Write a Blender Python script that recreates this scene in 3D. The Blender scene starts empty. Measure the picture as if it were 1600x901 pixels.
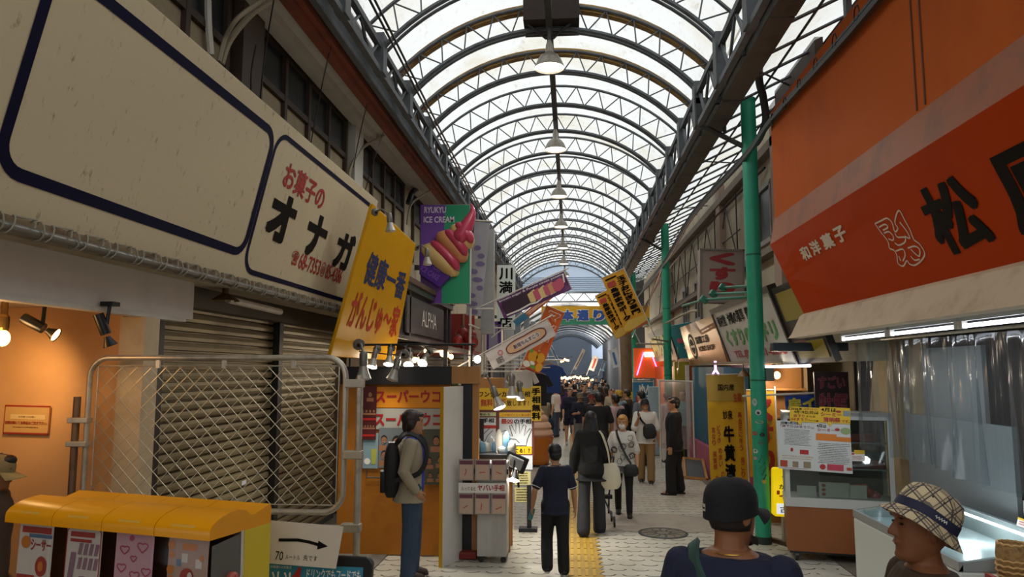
import bpy, math, random
from mathutils import Vector as V, Matrix as M4, noise
PI = math.pi
random.seed(7)
sc = bpy.context.scene
COL = sc.collection

# ---------------------------------------------------------------- camera, world, exposure
FPX, CAMZ = 1150.0, 2.2
YAW, PIT = math.radians(4.6), math.radians(6.27)
FWD = V((-math.sin(YAW)*math.cos(PIT), math.cos(YAW)*math.cos(PIT), math.sin(PIT)))
RGT = V((math.cos(YAW), math.sin(YAW), 0))
UPV = RGT.cross(FWD)
camd = bpy.data.cameras.new('camera')
cam = bpy.data.objects.new('camera', camd)
COL.objects.link(cam)
camd.sensor_width = 36
camd.lens = FPX*36/1600
camd.clip_start, camd.clip_end = 0.05, 500
mw = M4((RGT, UPV, -FWD)).transposed().to_4x4()
mw.translation = V((0, 0, CAMZ))
cam.matrix_world = mw
sc.camera = cam
camd.dof.use_dof = False

sc.view_settings.view_transform = 'Standard'
sc.view_settings.look = 'None'
sc.view_settings.gamma = 1
sc.view_settings.use_curve_mapping = False
sc.view_settings.exposure = 0.0
sc.cycles.use_denoising = True
sc.cycles.max_bounces = 10
sc.cycles.diffuse_bounces = 4
sc.cycles.transparent_max_bounces = 24
sc.cycles.sample_clamp_indirect = 6

world = bpy.data.worlds.new('overcast_sky')
sc.world = world
world.use_nodes = True
bg = world.node_tree.nodes['Background']
bg.inputs[0].default_value = (0.93, 0.97, 1.0, 1)
bg.inputs[1].default_value = 1.75


def P(px, py, X=None, Y=None, Z=None):
    "the point of a known vertical or level plane seen at a pixel of the 1600x901 frame"
    d = FWD*FPX + RGT*(px-800) - UPV*(py-450.5)
    if Y is not None: t = Y/d.y
    elif X is not None: t = X/d.x
    else: t = (Z-CAMZ)/d.z
    return V((0, 0, CAMZ)) + d*t

# ---------------------------------------------------------------- materials
MATS = {}
def lin(h):
    h = h.lstrip('#')
    c = [int(h[i:i+2], 16)/255 for i in (0, 2, 4)]
    return tuple(x/12.92 if x <= .04045 else ((x+.055)/1.055)**2.4 for x in c)+(1,)


def mat(name, col, rough=.6, metal=0, emit=None, es=0, dirt=None, dscale=3., damt=.5, alpha=None, bump=0, bscale=40, spec=None, stretch=(1, 1, 1), trans=None, dlo=.48, dhi=.68):
    if name in MATS: return MATS[name]
    m = bpy.data.materials.new(name); MATS[name] = m
    m.use_nodes = True
    nt = m.node_tree; b = nt.nodes['Principled BSDF']
    b.inputs['Base Color'].default_value = lin(col)
    b.inputs['Roughness'].default_value = rough
    b.inputs['Metallic'].default_value = metal
    if spec is not None: b.inputs['Specular IOR Level'].default_value = spec
    if trans: b.inputs['Transmission Weight'].default_value = trans
    if emit:
        b.inputs['Emission Color'].default_value = lin(emit); b.inputs['Emission Strength'].default_value = es
    if alpha is not None: b.inputs['Alpha'].default_value = alpha
    if dirt or bump:
        tc = nt.nodes.new('ShaderNodeTexCoord'); mp = nt.nodes.new('ShaderNodeMapping')
        mp.inputs['Scale'].default_value = stretch
        nt.links.new(tc.outputs['Object'], mp.inputs[0])
    if dirt:
        n = nt.nodes.new('ShaderNodeTexNoise'); n.inputs['Scale'].default_value = dscale
        n.inputs['Detail'].default_value = 8; n.inputs['Roughness'].default_value = .65
        nt.links.new(mp.outputs[0], n.inputs['Vector'])
        r = nt.nodes.new('ShaderNodeMapRange'); r.inputs[1].default_value = dlo; r.inputs[2].default_value = dhi
        r.inputs[4].default_value = damt
        nt.links.new(n.outputs['Fac'], r.inputs[0])
        mx = nt.nodes.new('ShaderNodeMix'); mx.data_type = 'RGBA'
        mx.inputs[6].default_value = lin(col); mx.inputs[7].default_value = lin(dirt)
        nt.links.new(r.outputs[0], mx.inputs[0]); nt.links.new(mx.outputs[2], b.inputs['Base Color'])
    if bump:
        n2 = nt.nodes.new('ShaderNodeTexNoise'); n2.inputs['Scale'].default_value = bscale
        nt.links.new(mp.outputs[0], n2.inputs['Vector'])
        bp = nt.nodes.new('ShaderNodeBump'); bp.inputs['Strength'].default_value = bump; bp.inputs['Distance'].default_value = .02
        nt.links.new(n2.outputs['Fac'], bp.inputs['Height']); nt.links.new(bp.outputs[0], b.inputs['Normal'])
    return m


def clear_mat(name, tint, fac, rough=.08, milky=0., ior=1.45):
    "thin sheet: mostly see-through, partly glossy, partly milky"
    if name in MATS: return MATS[name]
    m = bpy.data.materials.new(name); MATS[name] = m; m.use_nodes = True
    nt = m.node_tree; nt.nodes.clear()
    out = nt.nodes.new('ShaderNodeOutputMaterial')
    tr = nt.nodes.new('ShaderNodeBsdfTransparent'); tr.inputs[0].default_value = lin(tint)
    gl = nt.nodes.new('ShaderNodeBsdfGlossy'); gl.inputs['Roughness'].default_value = rough
    lw = nt.nodes.new('ShaderNodeLayerWeight'); lw.inputs[0].default_value = .5
    pw = nt.nodes.new('ShaderNodeMath'); pw.operation = 'POWER'; pw.inputs[1].default_value = 4.; nt.links.new(lw.outputs['Facing'], pw.inputs[0])
    fr = nt.nodes.new('ShaderNodeMath'); fr.operation = 'MULTIPLY_ADD'; fr.inputs[1].default_value = (ior-1)*1.3; fr.inputs[2].default_value = (ior-1)*.09; nt.links.new(pw.outputs[0], fr.inputs[0])
    mx = nt.nodes.new('ShaderNodeMixShader'); mx2 = nt.nodes.new('ShaderNodeMixShader')
    df = nt.nodes.new('ShaderNodeBsdfDiffuse'); df.inputs[0].default_value = lin(tint)
    mx2.inputs[0].default_value = milky
    nt.links.new(tr.outputs[0], mx2.inputs[1]); nt.links.new(df.outputs[0], mx2.inputs[2])
    ad = nt.nodes.new('ShaderNodeMath'); ad.operation = 'ADD'; ad.inputs[1].default_value = fac
    nt.links.new(fr.outputs[0], ad.inputs[0]); nt.links.new(ad.outputs[0], mx.inputs[0])
    nt.links.new(mx2.outputs[0], mx.inputs[1]); nt.links.new(gl.outputs[0], mx.inputs[2])
    nt.links.new(mx.outputs[0], out.inputs[0])
    return m


def roof_mat():
    m = bpy.data.materials.new('translucent_roof_sheet'); m.use_nodes = True
    nt = m.node_tree; nt.nodes.clear(); N = nt.nodes.new; L = nt.links.new
    out = N('ShaderNodeOutputMaterial'); tr = N('ShaderNodeBsdfTransparent'); tl = N('ShaderNodeBsdfTranslucent')
    tc = N('ShaderNodeTexCoord'); n1 = N('ShaderNodeTexNoise'); n2 = N('ShaderNodeTexNoise'); mp = N('ShaderNodeMapping')
    n1.inputs['Scale'].default_value = .55; n1.inputs['Detail'].default_value = 10; n1.inputs['Roughness'].default_value = .7
    n2.inputs['Scale'].default_value = 9.; n2.inputs['Detail'].default_value = 8; n2.inputs['Roughness'].default_value = .75
    mp.inputs['Scale'].default_value = (1, .35, 1)
    L(tc.outputs['Object'], n1.inputs[0]); L(tc.outputs['Object'], mp.inputs[0]); L(mp.outputs[0], n2.inputs[0])
    r1 = N('ShaderNodeMapRange'); r1.inputs[1].default_value = .5; r1.inputs[2].default_value = .72; r1.inputs[4].default_value = .8
    r2 = N('ShaderNodeMapRange'); r2.inputs[1].default_value = .55; r2.inputs[2].default_value = .8; r2.inputs[4].default_value = .75
    L(n1.outputs['Fac'], r1.inputs[0]); L(n2.outputs['Fac'], r2.inputs[0])
    a = N('ShaderNodeMix'); a.data_type = 'RGBA'; b = N('ShaderNodeMix'); b.data_type = 'RGBA'
    a.inputs[6].default_value = (.60, .595, .57, 1); a.inputs[7].default_value = (.50, .43, .29, 1)
    b.inputs[7].default_value = (.30, .24, .17, 1)
    L(r1.outputs[0], a.inputs[0]); L(a.outputs[2], b.inputs[6]); L(r2.outputs[0], b.inputs[0])
    L(b.outputs[2], tr.inputs[0]); L(b.outputs[2], tl.inputs[0])
    mx = N('ShaderNodeMixShader'); mx.inputs[0].default_value = .3
    L(tr.outputs[0], mx.inputs[1]); L(tl.outputs[0], mx.inputs[2]); L(mx.outputs[0], out.inputs[0])
    return m

# ---------------------------------------------------------------- mesh builder
TMP = bpy.data.scenes.new('workbench')          # only used while meshes are fused
WL = {}                                   # world location of each root
class MB:
    def __init__(s): s.v = []; s.f = []
    def add(s, vs, fs):
        k = len(s.v); s.v += [V(p) for p in vs]; s.f += [tuple(i+k for i in f) for f in fs]; return s
    def box(s, c, d, R=None):
        c = V(c); h = V(d)/2; R = R or M4.Identity(3)
        vs = [c + R @ V((x*h.x, y*h.y, z*h.z)) for x in (-1, 1) for y in (-1, 1) for z in (-1, 1)]
        return s.add(vs, [(0, 1, 3, 2), (4, 6, 7, 5), (0, 4, 5, 1), (2, 3, 7, 6), (0, 2, 6, 4), (1, 5, 7, 3)])
    def bb(s, x0, x1, y0, y1, z0, z1): return s.box(((x0+x1)/2, (y0+y1)/2, (z0+z1)/2), (x1-x0, y1-y0, z1-z0))
    def loft(s, rings, caps=True, closed=True):
        n = len(rings[0]); vs = [p for r in rings for p in r]; fs = []
        for i in range(len(rings)-1):
            for j in range(n if closed else n-1):
                k = (j+1) % n
                fs.append((i*n+j, i*n+k, (i+1)*n+k, (i+1)*n+j))
        if caps and closed:
            fs.append(tuple(range(n-1, -1, -1))); fs.append(tuple((len(rings)-1)*n+j for j in range(n)))
        return s.add(vs, fs)
    def tube(s, pts, r, n=8, caps=True):
        pts = [V(p) for p in pts]; rs = r if isinstance(r, (list, tuple)) else [r]*len(pts)
        rings = []; ref = None
        for i, p in enumerate(pts):
            a = pts[max(i-1, 0)]; b = pts[min(i+1, len(pts)-1)]
            t = (b-a).normalized() if (b-a).length > 1e-9 else V((0, 0, 1))
            if ref is None: ref = t.orthogonal().normalized()
            ref = (ref - t*ref.dot(t))
            ref = ref.normalized() if ref.length > 1e-6 else t.orthogonal().normalized()
            u = t.cross(ref)
            rings.append([p + (ref*math.cos(2*PI*k/n) + u*math.sin(2*PI*k/n))*rs[i] for k in range(n)])
        return s.loft(rings, caps)
    def capsule(s, pts, rs, n=10):
        "tapered chain with rounded ends"
        pts = [V(p) for p in pts]; rs = list(rs)
        t0 = (pts[0]-pts[1]).normalized(); t1 = (pts[-1]-pts[-2]).normalized()
        A = [(pts[0]+t0*rs[0]*math.sin(a), rs[0]*math.cos(a)) for a in (1.35, .8, .4)]
        B = [(pts[-1]+t1*rs[-1]*math.sin(a), rs[-1]*math.cos(a)) for a in (.4, .8, 1.35)]
        ap = [q for q, _ in A]+pts+[q for q, _ in B]; ar = [q for _, q in A]+rs+[q for _, q in B]
        return s.tube(ap, ar, n)
    def ell(s, c, r, R=None, nu=12, nv=8):
        c = V(c); R = R or M4.Identity(3)
        rings = []
        for i in range(nv+1):
            a = -PI/2 + PI*min(max(i/nv, .02), .98)
            rings.append([c + R @ V((r[0]*math.cos(a)*math.cos(2*PI*k/nu), r[1]*math.cos(a)*math.sin(2*PI*k/nu), r[2]*math.sin(a))) for k in range(nu)])
        return s.loft(rings)
    def lathe(s, c, prof, n=20, ax=None, caps=False):
        "profile of (radius, height) about the vertical, or about ax"
        c = V(c); ax = V(ax or (0, 0, 1)).normalized(); u = ax.orthogonal().normalized(); w = ax.cross(u)
        return s.loft([[c + ax*h + (u*math.cos(2*PI*k/n)+w*math.sin(2*PI*k/n))*r for k in range(n)] for r, h in prof], caps)
    def prism(s, poly, off):
        poly = [V(p) for p in poly]; off = V(off); n = len(poly)
        return s.add(poly+[p+off for p in poly], [tuple(range(n)), tuple(range(2*n-1, n-1, -1))]+[(i, i+n, (i+1) % n+n, (i+1) % n) for i in range(n)])
    def quad(s, a, b, c, d): return s.add([a, b, c, d], [(0, 1, 2, 3)])
    def build(s, name, m, parent=None, smooth=False, bevel=0, remesh=0, smit=2, wob=0, wfreq=9, solid=0, loc=None):
        if parent is not None: L = WL[parent.name]
        elif loc is not None: L = V(loc)
        else:
            xs = [p.x for p in s.v]; ys = [p.y for p in s.v]; zs = [p.z for p in s.v]
            L = V(((min(xs)+max(xs))/2, (min(ys)+max(ys))/2, min(zs)))
        me = bpy.data.meshes.new(name)
        me.from_pydata([p-L for p in s.v], [], s.f)
        o = bpy.data.objects.new(name, me)
        if remesh:
            TMP.collection.objects.link(o)
            md = o.modifiers.new('r', 'REMESH'); md.mode = 'VOXEL'; md.voxel_size = remesh
            if smit:
                sm = o.modifiers.new('s', 'SMOOTH'); sm.factor = .5; sm.iterations = smit
            with bpy.context.temp_override(scene=TMP, view_layer=TMP.view_layers[0]):
                dg = bpy.context.evaluated_depsgraph_get()
                me2 = bpy.data.meshes.new_from_object(o.evaluated_get(dg))
            o.modifiers.clear(); o.data = me2; TMP.collection.objects.unlink(o); bpy.data.meshes.remove(me); me = me2; me.name = name
            smooth = True
            if wob:
                cs = [q.co.copy() for q in me.vertices]; ns = [q.normal.copy() for q in me.vertices]; out = []
                for c, nn in zip(cs, ns):
                    out.extend(c + nn*wob*(noise.noise(V((c.x*wfreq, c.y*wfreq, c.z*wfreq*.55))+L) + .5*noise.noise(V((c.x*wfreq*2, c.y*wfreq*2, c.z*wfreq*1.1)))))
                me.vertices.foreach_set('co', out); me.update()
        COL.objects.link(o)
        me.materials.append(m)
        if smooth:
            me.shade_smooth()
            if not remesh: me.set_sharp_from_angle(angle=math.radians(38))
        if bevel:
            b = o.modifiers.new('bevel', 'BEVEL'); b.width = bevel; b.segments = 2; b.limit_method = 'ANGLE'; b.angle_limit = .6
        if solid:
            b = o.modifiers.new('thick', 'SOLIDIFY'); b.thickness = solid; b.offset = 0
        if parent is not None: o.parent = parent
        else: o.location = L
        WL[o.name] = L
        return o


def tag(o, label=None, cat=None, group=None, kind=None):
    if label: o['label'] = label
    if cat: o['category'] = cat
    if group: o['group'] = group
    if kind: o['kind'] = kind
    return o
def thing(name, label, cat, loc, group=None):
    o = bpy.data.objects.new(name, None); COL.objects.link(o)
    o.empty_display_size = .1
    o.location = V(loc); WL[o.name] = V(loc)
    return tag(o, label, cat, group)
def struct(mb, name, m, label=None, **k):
    o = mb.build(name, m, **k); o['kind'] = 'structure'
    o['label'] = label or name.replace('_', ' '); o['category'] = name.split('_')[0]
    return o
def dup(root, delta=None, label=None, group=None, rotz=0):
    kids = [(c, [(g, list(g.children)) for g in c.children]) for c in root.children]
    r = root.copy(); COL.objects.link(r)
    if delta is not None: r.location = root.location + V(delta)
    WL[r.name] = r.location.copy()
    if rotz: r.rotation_euler.z += rotz
    if label: r['label'] = label
    if group: r['group'] = group
    for c, gs in kids:
        d = c.copy(); COL.objects.link(d); d.parent = r; WL[d.name] = WL[r.name]
        for g, _ in gs:
            e = g.copy(); COL.objects.link(e); e.parent = d; WL[e.name] = WL[r.name]
    return r

# ---------------------------------------------------------------- frames (flat boards) and lettering
class FR:
    "a board's own axes: U to the reader's right, W up, N towards the reader; o is its lower left corner"
    def __init__(s, o, U, W):
        s.o = V(o); s.U = V(U).normalized(); s.W = V(W); s.W = (s.W - s.U*s.W.dot(s.U)).normalized(); s.N = s.U.cross(s.W)
    def p(s, u, w, n=0.): return s.o + s.U*u + s.W*w + s.N*n
def quadframe(bl, br, tl):
    f = FR(bl, V(br)-V(bl), V(tl)-V(bl)); return f, (V(br)-V(bl)).length, (V(tl)-V(bl)).dot(f.W)
def slab(mb, f, u0, u1, w0, w1, n0, n1):
    return mb.prism([f.p(u0, w0, n0), f.p(u1, w0, n0), f.p(u1, w1, n0), f.p(u0, w1, n0)], f.N*(n1-n0))
TC = {}
def glyphs(t, bold):
    k = (t, bold)
    if k not in TC:
        cu = bpy.data.curves.new('t', 'FONT'); cu.body = t; cu.offset = bold; cu.resolution_u = 3
        cu.fill_mode = 'FRONT'
        o = bpy.data.objects.new('t', cu)
        me = o.to_mesh()
        vs = [(q.co.x, q.co.y) for q in me.vertices]; fs = [tuple(p.vertices) for p in me.polygons]
        o.to_mesh_clear(); bpy.data.objects.remove(o); bpy.data.curves.remove(cu)
        TC[k] = (vs, fs)
    return TC[k]
def letters(mb, f, t, u0, u1, w0, w1, n=.003, bold=.012, vert=False, shear=0, rot=0):
    "fits the text t into the rectangle u0..u1, w0..w1 of a board"
    if vert:
        k = len(t); h = (w1-w0)/k
        for i, ch in enumerate(t):
            if ch in ' 　': continue
            a = w1-(i+1)*h
            r = 1 if ch in 'ー〜～-' else 0
            g = .06*h
            if ch in 'っッゃゅょャュョ': letters(mb, f, ch, u0+(u1-u0)*.3, u1, a+g*2, a+h-g*3, n, bold)
            elif ch == '一': letters(mb, f, ch, u0, u1, a+h*.42, a+h*.58, n, bold)
            elif r: letters(mb, f, ch, u0+(u1-u0)*.42, u0+(u1-u0)*.58, a+g, a+h-g, n, bold, rot=1)
            else: letters(mb, f, ch, u0, u1, a+g, a+h-g, n, bold)
        return mb
    base = min(bold, .005); vs, fs = glyphs(t, base)
    if not vs: return mb
    if bold > .009:
        d = bold-.004; nv = len(vs)
        sh = [(d, d), (d, -d), (-d, d), (-d, -d), (0, d), (0, -d), (d, 0), (-d, 0)]
        v0, f0 = vs, fs; vs = list(vs); fs = list(fs)
        for dx, dy in sh:
            k = len(vs); vs += [(x+dx, y+dy) for x, y in v0]; fs += [tuple(i+k for i in q) for q in f0]
    if rot: vs = [(y, -x) for x, y in vs]
    x0 = min(p[0] for p in vs); x1 = max(p[0] for p in vs); y0 = min(p[1] for p in vs); y1 = max(p[1] for p in vs)
    sx = (u1-u0)/max(x1-x0, 1e-6); sy = (w1-w0)/max(y1-y0, 1e-6)
    nv = len(glyphs(t, base)[0])
    mb.add([f.p(u0+(x-x0)*sx+shear*(y-y0)*sy, w0+(y-y0)*sy, n+.00025*(i//nv)) for i, (x, y) in enumerate(vs)], fs)
    return mb
def blob(mb, f, u, w, ru, rw, n=.003, k=20, a0=0, a1=2*PI):
    return mb.add([f.p(u+ru*math.cos(a0+(a1-a0)*i/k), w+rw*math.sin(a0+(a1-a0)*i/k), n) for i in range(k)], [tuple(range(k))])
def rect(mb, f, u0, u1, w0, w1, n=.002):
    return mb.quad(f.p(u0, w0, n), f.p(u1, w0, n), f.p(u1, w1, n), f.p(u0, w1, n))
def stroke(mb, f, pts, wd, n=.003, closed=False):
    "a painted line of even width"
    k = len(pts); q = [V((p[0], p[1], 0)) for p in pts]; L = []; R = []
    for i in range(k):
        a = q[(i-1) % k] if (closed or i) else q[i]; b = q[(i+1) % k] if (closed or i < k-1) else q[i]
        t = (b-a).normalized(); m = V((-t.y, t.x, 0))*wd/2
        L.append(f.p(*(q[i]+m).xy, n)); R.append(f.p(*(q[i]-m).xy, n))
    fs = [(i, k+i, k+(i+1) % k, (i+1) % k) for i in range(k if closed else k-1)]
    return mb.add(L+R, fs)
def curve(pts, n=5, closed=False):
    k = len(pts); q = []
    for i in range(k if closed else k-1):
        p0, p1, p2, p3 = [pts[j % k] if closed else pts[min(max(j, 0), k-1)] for j in (i-1, i, i+1, i+2)]
        for m in range(n):
            t = m/n; q.append(tuple(.5*(2*p1[c]+(p2[c]-p0[c])*t+(2*p0[c]-5*p1[c]+4*p2[c]-p3[c])*t*t+(3*p1[c]-p0[c]-3*p2[c]+p3[c])*t**3) for c in (0, 1)))
    if not closed: q.append(tuple(pts[-1][:2]))
    return q
def rrect(u0, u1, w0, w1, r, k=6):
    pts = []
    for cx, cy, a in ((u1-r, w1-r, 0), (u0+r, w1-r, PI/2), (u0+r, w0+r, PI), (u1-r, w0+r, 1.5*PI)):
        for i in range(k+1): pts.append((cx+r*math.cos(a+PI/2*i/k), cy+r*math.sin(a+PI/2*i/k)))
    return pts
def lines_of_small_print(mb, f, u0, u1, w0, w1, rows, n=.003, seed=1, fill=.55):
    "rows too small to read in the photograph: broken short strokes"
    R = random.Random(seed); h = (w1-w0)/rows
    for i in range(rows):
        y = w1-(i+.5)*h; x = u0+R.random()*.08*(u1-u0); e = u1-R.random()*.15*(u1-u0)
        while x < e:
            l = (u1-u0)*R.uniform(.015, .05); rect(mb, f, x, min(x+l, e), y-h*fill/2*R.uniform(.5, 1), y+h*fill/2*R.uniform(.5, 1), n); x += l+(u1-u0)*.012
    return mb
def ordinal(i): return ['first', 'second', 'third', 'fourth', 'fifth', 'sixth', 'seventh', 'eighth', 'ninth', 'tenth', 'eleventh', 'twelfth'][i]
# ================================================================ STRUCTURE
grey_steel = mat('grey_blue_steel', '#5c6166', .55, .2, dirt='#3a332c', dscale=5, damt=.6)
dark_steel = mat('dark_steel', '#3f4143', .6, .1, dirt='#2c241d', dscale=4, damt=.7)
rust_tan = mat('rust_tan_strip', '#a8854a', .8, dirt='#5a3a20', dscale=3, damt=.8)
white_paint = mat('white_paint', '#cfcabf', .6, dirt='#9b8f7c', dscale=2.2, damt=.5)
black_paint = mat('black_paint', '#16161a', .5)
black_plastic = mat('black_plastic', '#141416', .35)
wood = mat('pale_wood', '#a9763f', .6, dirt='#7a5129', dscale=4, damt=.6, stretch=(1, 1, .15))
steel = mat('galvanised_steel', '#bdb5a6', .38, .6, dirt='#6b6257', dscale=8, damt=.5)

# floor: pale interlocking paving with short dark curved joints
def floor_mat():
    m = bpy.data.materials.new('pale_paving'); m.use_nodes = True
    nt = m.node_tree; b = nt.nodes['Principled BSDF']; N = nt.nodes.new; L = nt.links.new
    def math_(op, a, b=None, v=None):
        q = N('ShaderNodeMath'); q.operation = op
        if isinstance(a, (int, float)): q.inputs[0].default_value = a
        else: L(a, q.inputs[0])
        if b is not None:
            if isinstance(b, (int, float)): q.inputs[1].default_value = b
            else: L(b, q.inputs[1])
        return q.outputs[0]
    tc = N('ShaderNodeTexCoord'); sp = N('ShaderNodeSeparateXYZ'); L(tc.outputs['Object'], sp.inputs[0])
    S = .215
    y = math_('DIVIDE', sp.outputs[1], S); row = math_('FLOOR', y)
    odd = math_('MULTIPLY', math_('MODULO', math_('ABSOLUTE', row), 2.), .5)
    x = math_('ADD', math_('DIVIDE', sp.outputs[0], S*1.15), odd)
    u = math_('SUBTRACT', math_('FRACT', x), .5); v = math_('SUBTRACT', math_('FRACT', y), .72)
    d = math_('SQRT', math_('ADD', math_('MULTIPLY', u, u), math_('MULTIPLY', v, v)))
    arc = math_('LESS_THAN', math_('ABSOLUTE', math_('SUBTRACT', d, .36)), .05)
    low = math_('LESS_THAN', v, -.08)
    n3 = N('ShaderNodeTexNoise'); n3.inputs['Scale'].default_value = 2.3; n3.inputs['Detail'].default_value = 4
    L(tc.outputs['Object'], n3.inputs[0])
    br = math_('GREATER_THAN', n3.outputs['Fac'], .40)
    j = math_('MULTIPLY', math_('MULTIPLY', arc, low), br)
    seam = math_('MULTIPLY', math_('LESS_THAN', math_('ABSOLUTE', math_('SUBTRACT', v, -.30)), .012), math_('GREATER_THAN', math_('ABSOLUTE', u), .34))
    j = math_('MAXIMUM', j, math_('MULTIPLY', seam, .5))
    n = N('ShaderNodeTexNoise'); n.inputs['Scale'].default_value = .9; n.inputs['Detail'].default_value = 8; n.inputs['Roughness'].default_value = .7
    L(tc.outputs['Object'], n.inputs[0])
    r = N('ShaderNodeMapRange'); r.inputs[1].default_value = .45; r.inputs[2].default_value = .72; r.inputs[4].default_value = .75; L(n.outputs['Fac'], r.inputs[0])
    a = N('ShaderNodeMix'); a.data_type = 'RGBA'; a.inputs[6].default_value = lin('#bfbbae'); a.inputs[7].default_value = lin('#9c9484'); L(r.outputs[0], a.inputs[0])
    c = N('ShaderNodeMix'); c.data_type = 'RGBA'; c.inputs[7].default_value = lin('#3a342c'); L(a.outputs[2], c.inputs[6]); L(math_('MULTIPLY', j, .95), c.inputs[0])
    L(c.outputs[2], b.inputs['Base Color']); b.inputs['Roughness'].default_value = .32
    return m
struct(MB().bb(-9, 9, -6, 95, -.2, 0), 'floor', floor_mat(), loc=(0, 0, 0), label='pale paved arcade floor with curved paver joints')
conc = mat('worn_grey_paving', '#6f6a62', .8, dirt='#403a34', dscale=2, damt=.8)
struct(MB().bb(-9, -2.2, -6, 9.6, 0, .012).bb(-9, -1.6, 9.6, 34, 0, .011), 'floor_left', conc, loc=(0, 0, 0), label='worn grey paving in front of the left hand shops')
struct(MB().bb(3.0, 9, -6, 9.7, 0, .012).bb(2.56, 9, 12.5, 34, 0, .014), 'floor_right', mat('brown_grey_tiles', '#6e665c', .6, dirt='#4a4038', dscale=3, damt=.7), loc=(0, 0, 0), label='brown grey tiled strip in front of the right hand shops')
# patch of newer mortar near the manhole
mb = MB(); R = random.Random(3)
pts = []
for i in range(26):
    a = 2*PI*i/26; pts.append((1.1+1.35*math.cos(a)*R.uniform(.85, 1.1), 11.05+.72*math.sin(a)*R.uniform(.8, 1.15), .004))
mb.add(pts, [tuple(range(26))])
tag(mb.build('mortar_patch', mat('grey_mortar', '#9a9184', .7, dirt='#7d7264', dscale=3)), 'grey mortar repair patch in the paving beyond the manhole', 'paving patch')
# tactile strip with toothed edge
mb = MB(); poly = [(-.06, 1.5), (.30, 1.5)]
yy = 1.5
while yy < 40:
    poly += [(.29, yy+.02), (.345, yy+.10), (.29, yy+.17)]; yy += .2
poly += [(-.06, yy)]
mb.add([(x, y, .006) for x, y in poly], [tuple(range(len(poly)))])
strip = mb.build('tactile_strip', mat('yellow_paving', '#a58432', .6, dirt='#7a6430', dscale=2.5, damt=.8), loc=(.1, 1.5, 0))
tag(strip, 'yellow tactile guide strip with toothed edge running along the floor', 'tactile paving')
mb = MB()
yy = 1.6
while yy < 26:
    for k in range(4): mb.bb(-.03+.08*k, .005+.08*k, yy, yy+.27, .006, .012)
    yy += .3
mb.build('raised_bar', mat('yellow_paving_bar', '#b08d36', .55), strip)
# manhole
mh = thing('manhole_cover', 'round cast iron manhole cover set in the pale paving', 'manhole', (1.212, 10.37, 0))
f = FR((1.212, 10.37, .004), (1, 0, 0), (0, 1, 0))
mb = MB().lathe((1.212, 10.37, 0), [(.33, .001), (.33, .010), (.29, .010)], 40); mb.build('ring', dark_steel, mh)
MB().lathe((1.212, 10.37, 0), [(.288, .001), (.288, .008), (.002, .009)], 40).build('lid', mat('cast_iron', '#7f7667', .5, .3, dirt='#4e463c', dscale=9), mh)
mb = MB()
for k in range(12):
    a = 2*PI*k/12
    stroke(mb, f, [(.1*math.cos(a), .1*math.sin(a)), (.19*math.cos(a+.15), .19*math.sin(a+.15)), (.27*math.cos(a), .27*math.sin(a))], .022, .0065)
stroke(mb, f, [(.1*math.cos(2*PI*i/20), .1*math.sin(2*PI*i/20)) for i in range(20)], .018, .0065, True)
mb.build('relief', dark_steel, mh)

# ---------------- vaulted roof
CX, HW, ZS, ZA = -.27, 2.06, 6.05, 7.01
RAD = (HW*HW+(ZA-ZS)**2)/(2*(ZA-ZS)); ZC = ZA-RAD; AMAX = math.asin(HW/RAD)
def arcp(r, a, y): return V((CX+r*math.sin(a), y, ZC+r*math.cos(a)))
Y0, Y1 = -4.0, 34.3
mb = MB(); n = 28; ro = RAD+.40
prof = [(CX-HW-.12, 6.0)]+[(CX+ro*math.sin(-AMAX+2*AMAX*i/n), ZC+ro*math.cos(-AMAX+2*AMAX*i/n)) for i in range(n+1)]+[(CX+HW+.12, 6.0)]
for (xa, za), (xb, zb) in zip(prof, prof[1:]):
    mb.quad((xa, Y0, za), (xb, Y0, zb), (xb, Y1, zb), (xa, Y1, za))
struct(mb, 'ceiling', roof_mat(), loc=(0, 0, 0), label='translucent white vaulted arcade roof stained with dirt', smooth=True)

def arch(tan):
    y = 0
    t = thing('arch_truss', 'grey steel arch truss spanning the vault under the translucent roof', 'arch truss', (CX, y, ZS), 'arch trusses of the vaulted roof')
    n = 26
    lo = [arcp(RAD, -AMAX+2*AMAX*i/n, y) for i in range(n+1)]
    up = [arcp(RAD+.34, -AMAX+2*AMAX*i/n, y) for i in range(n+1)]
    MB().tube([lo[0]-V((0, 0, .1))]+lo+[lo[-1]-V((0, 0, .1))], .034, 6).build('lower_chord', grey_steel, t, smooth=True)
    MB().tube([up[0]-V((0, 0, .4))]+up+[up[-1]-V((0, 0, .4))], .026, 6).build('upper_chord', grey_steel, t, smooth=True)
    MB().tube([p+V((0, .16, .02)) for p in lo], .022, 6).build('tie_chord', grey_steel, t, smooth=True)
    mb = MB(); k = 13
    for i in range(k):
        a0 = -AMAX+2*AMAX*i/k; a1 = -AMAX+2*AMAX*(i+1)/k; am = (a0+a1)/2
        mb.tube([arcp(RAD, a0, y), arcp(RAD+.34, am, y)], .011, 5); mb.tube([arcp(RAD+.34, am, y), arcp(RAD, a1, y)], .011, 5)
    mb.build('web_bar', grey_steel, t)
    if tan:
        mb = MB()
        mb.loft([[p+V((0, .02, .06)), p+V((0, .14, .06)), p+V((0, .14, -.05)), p+V((0, .02, -.05))] for p in up])
        mb.build('tan_strip', rust_tan, t)
    return t
a_plain = arch(False); a_tan = arch(True)
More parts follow.
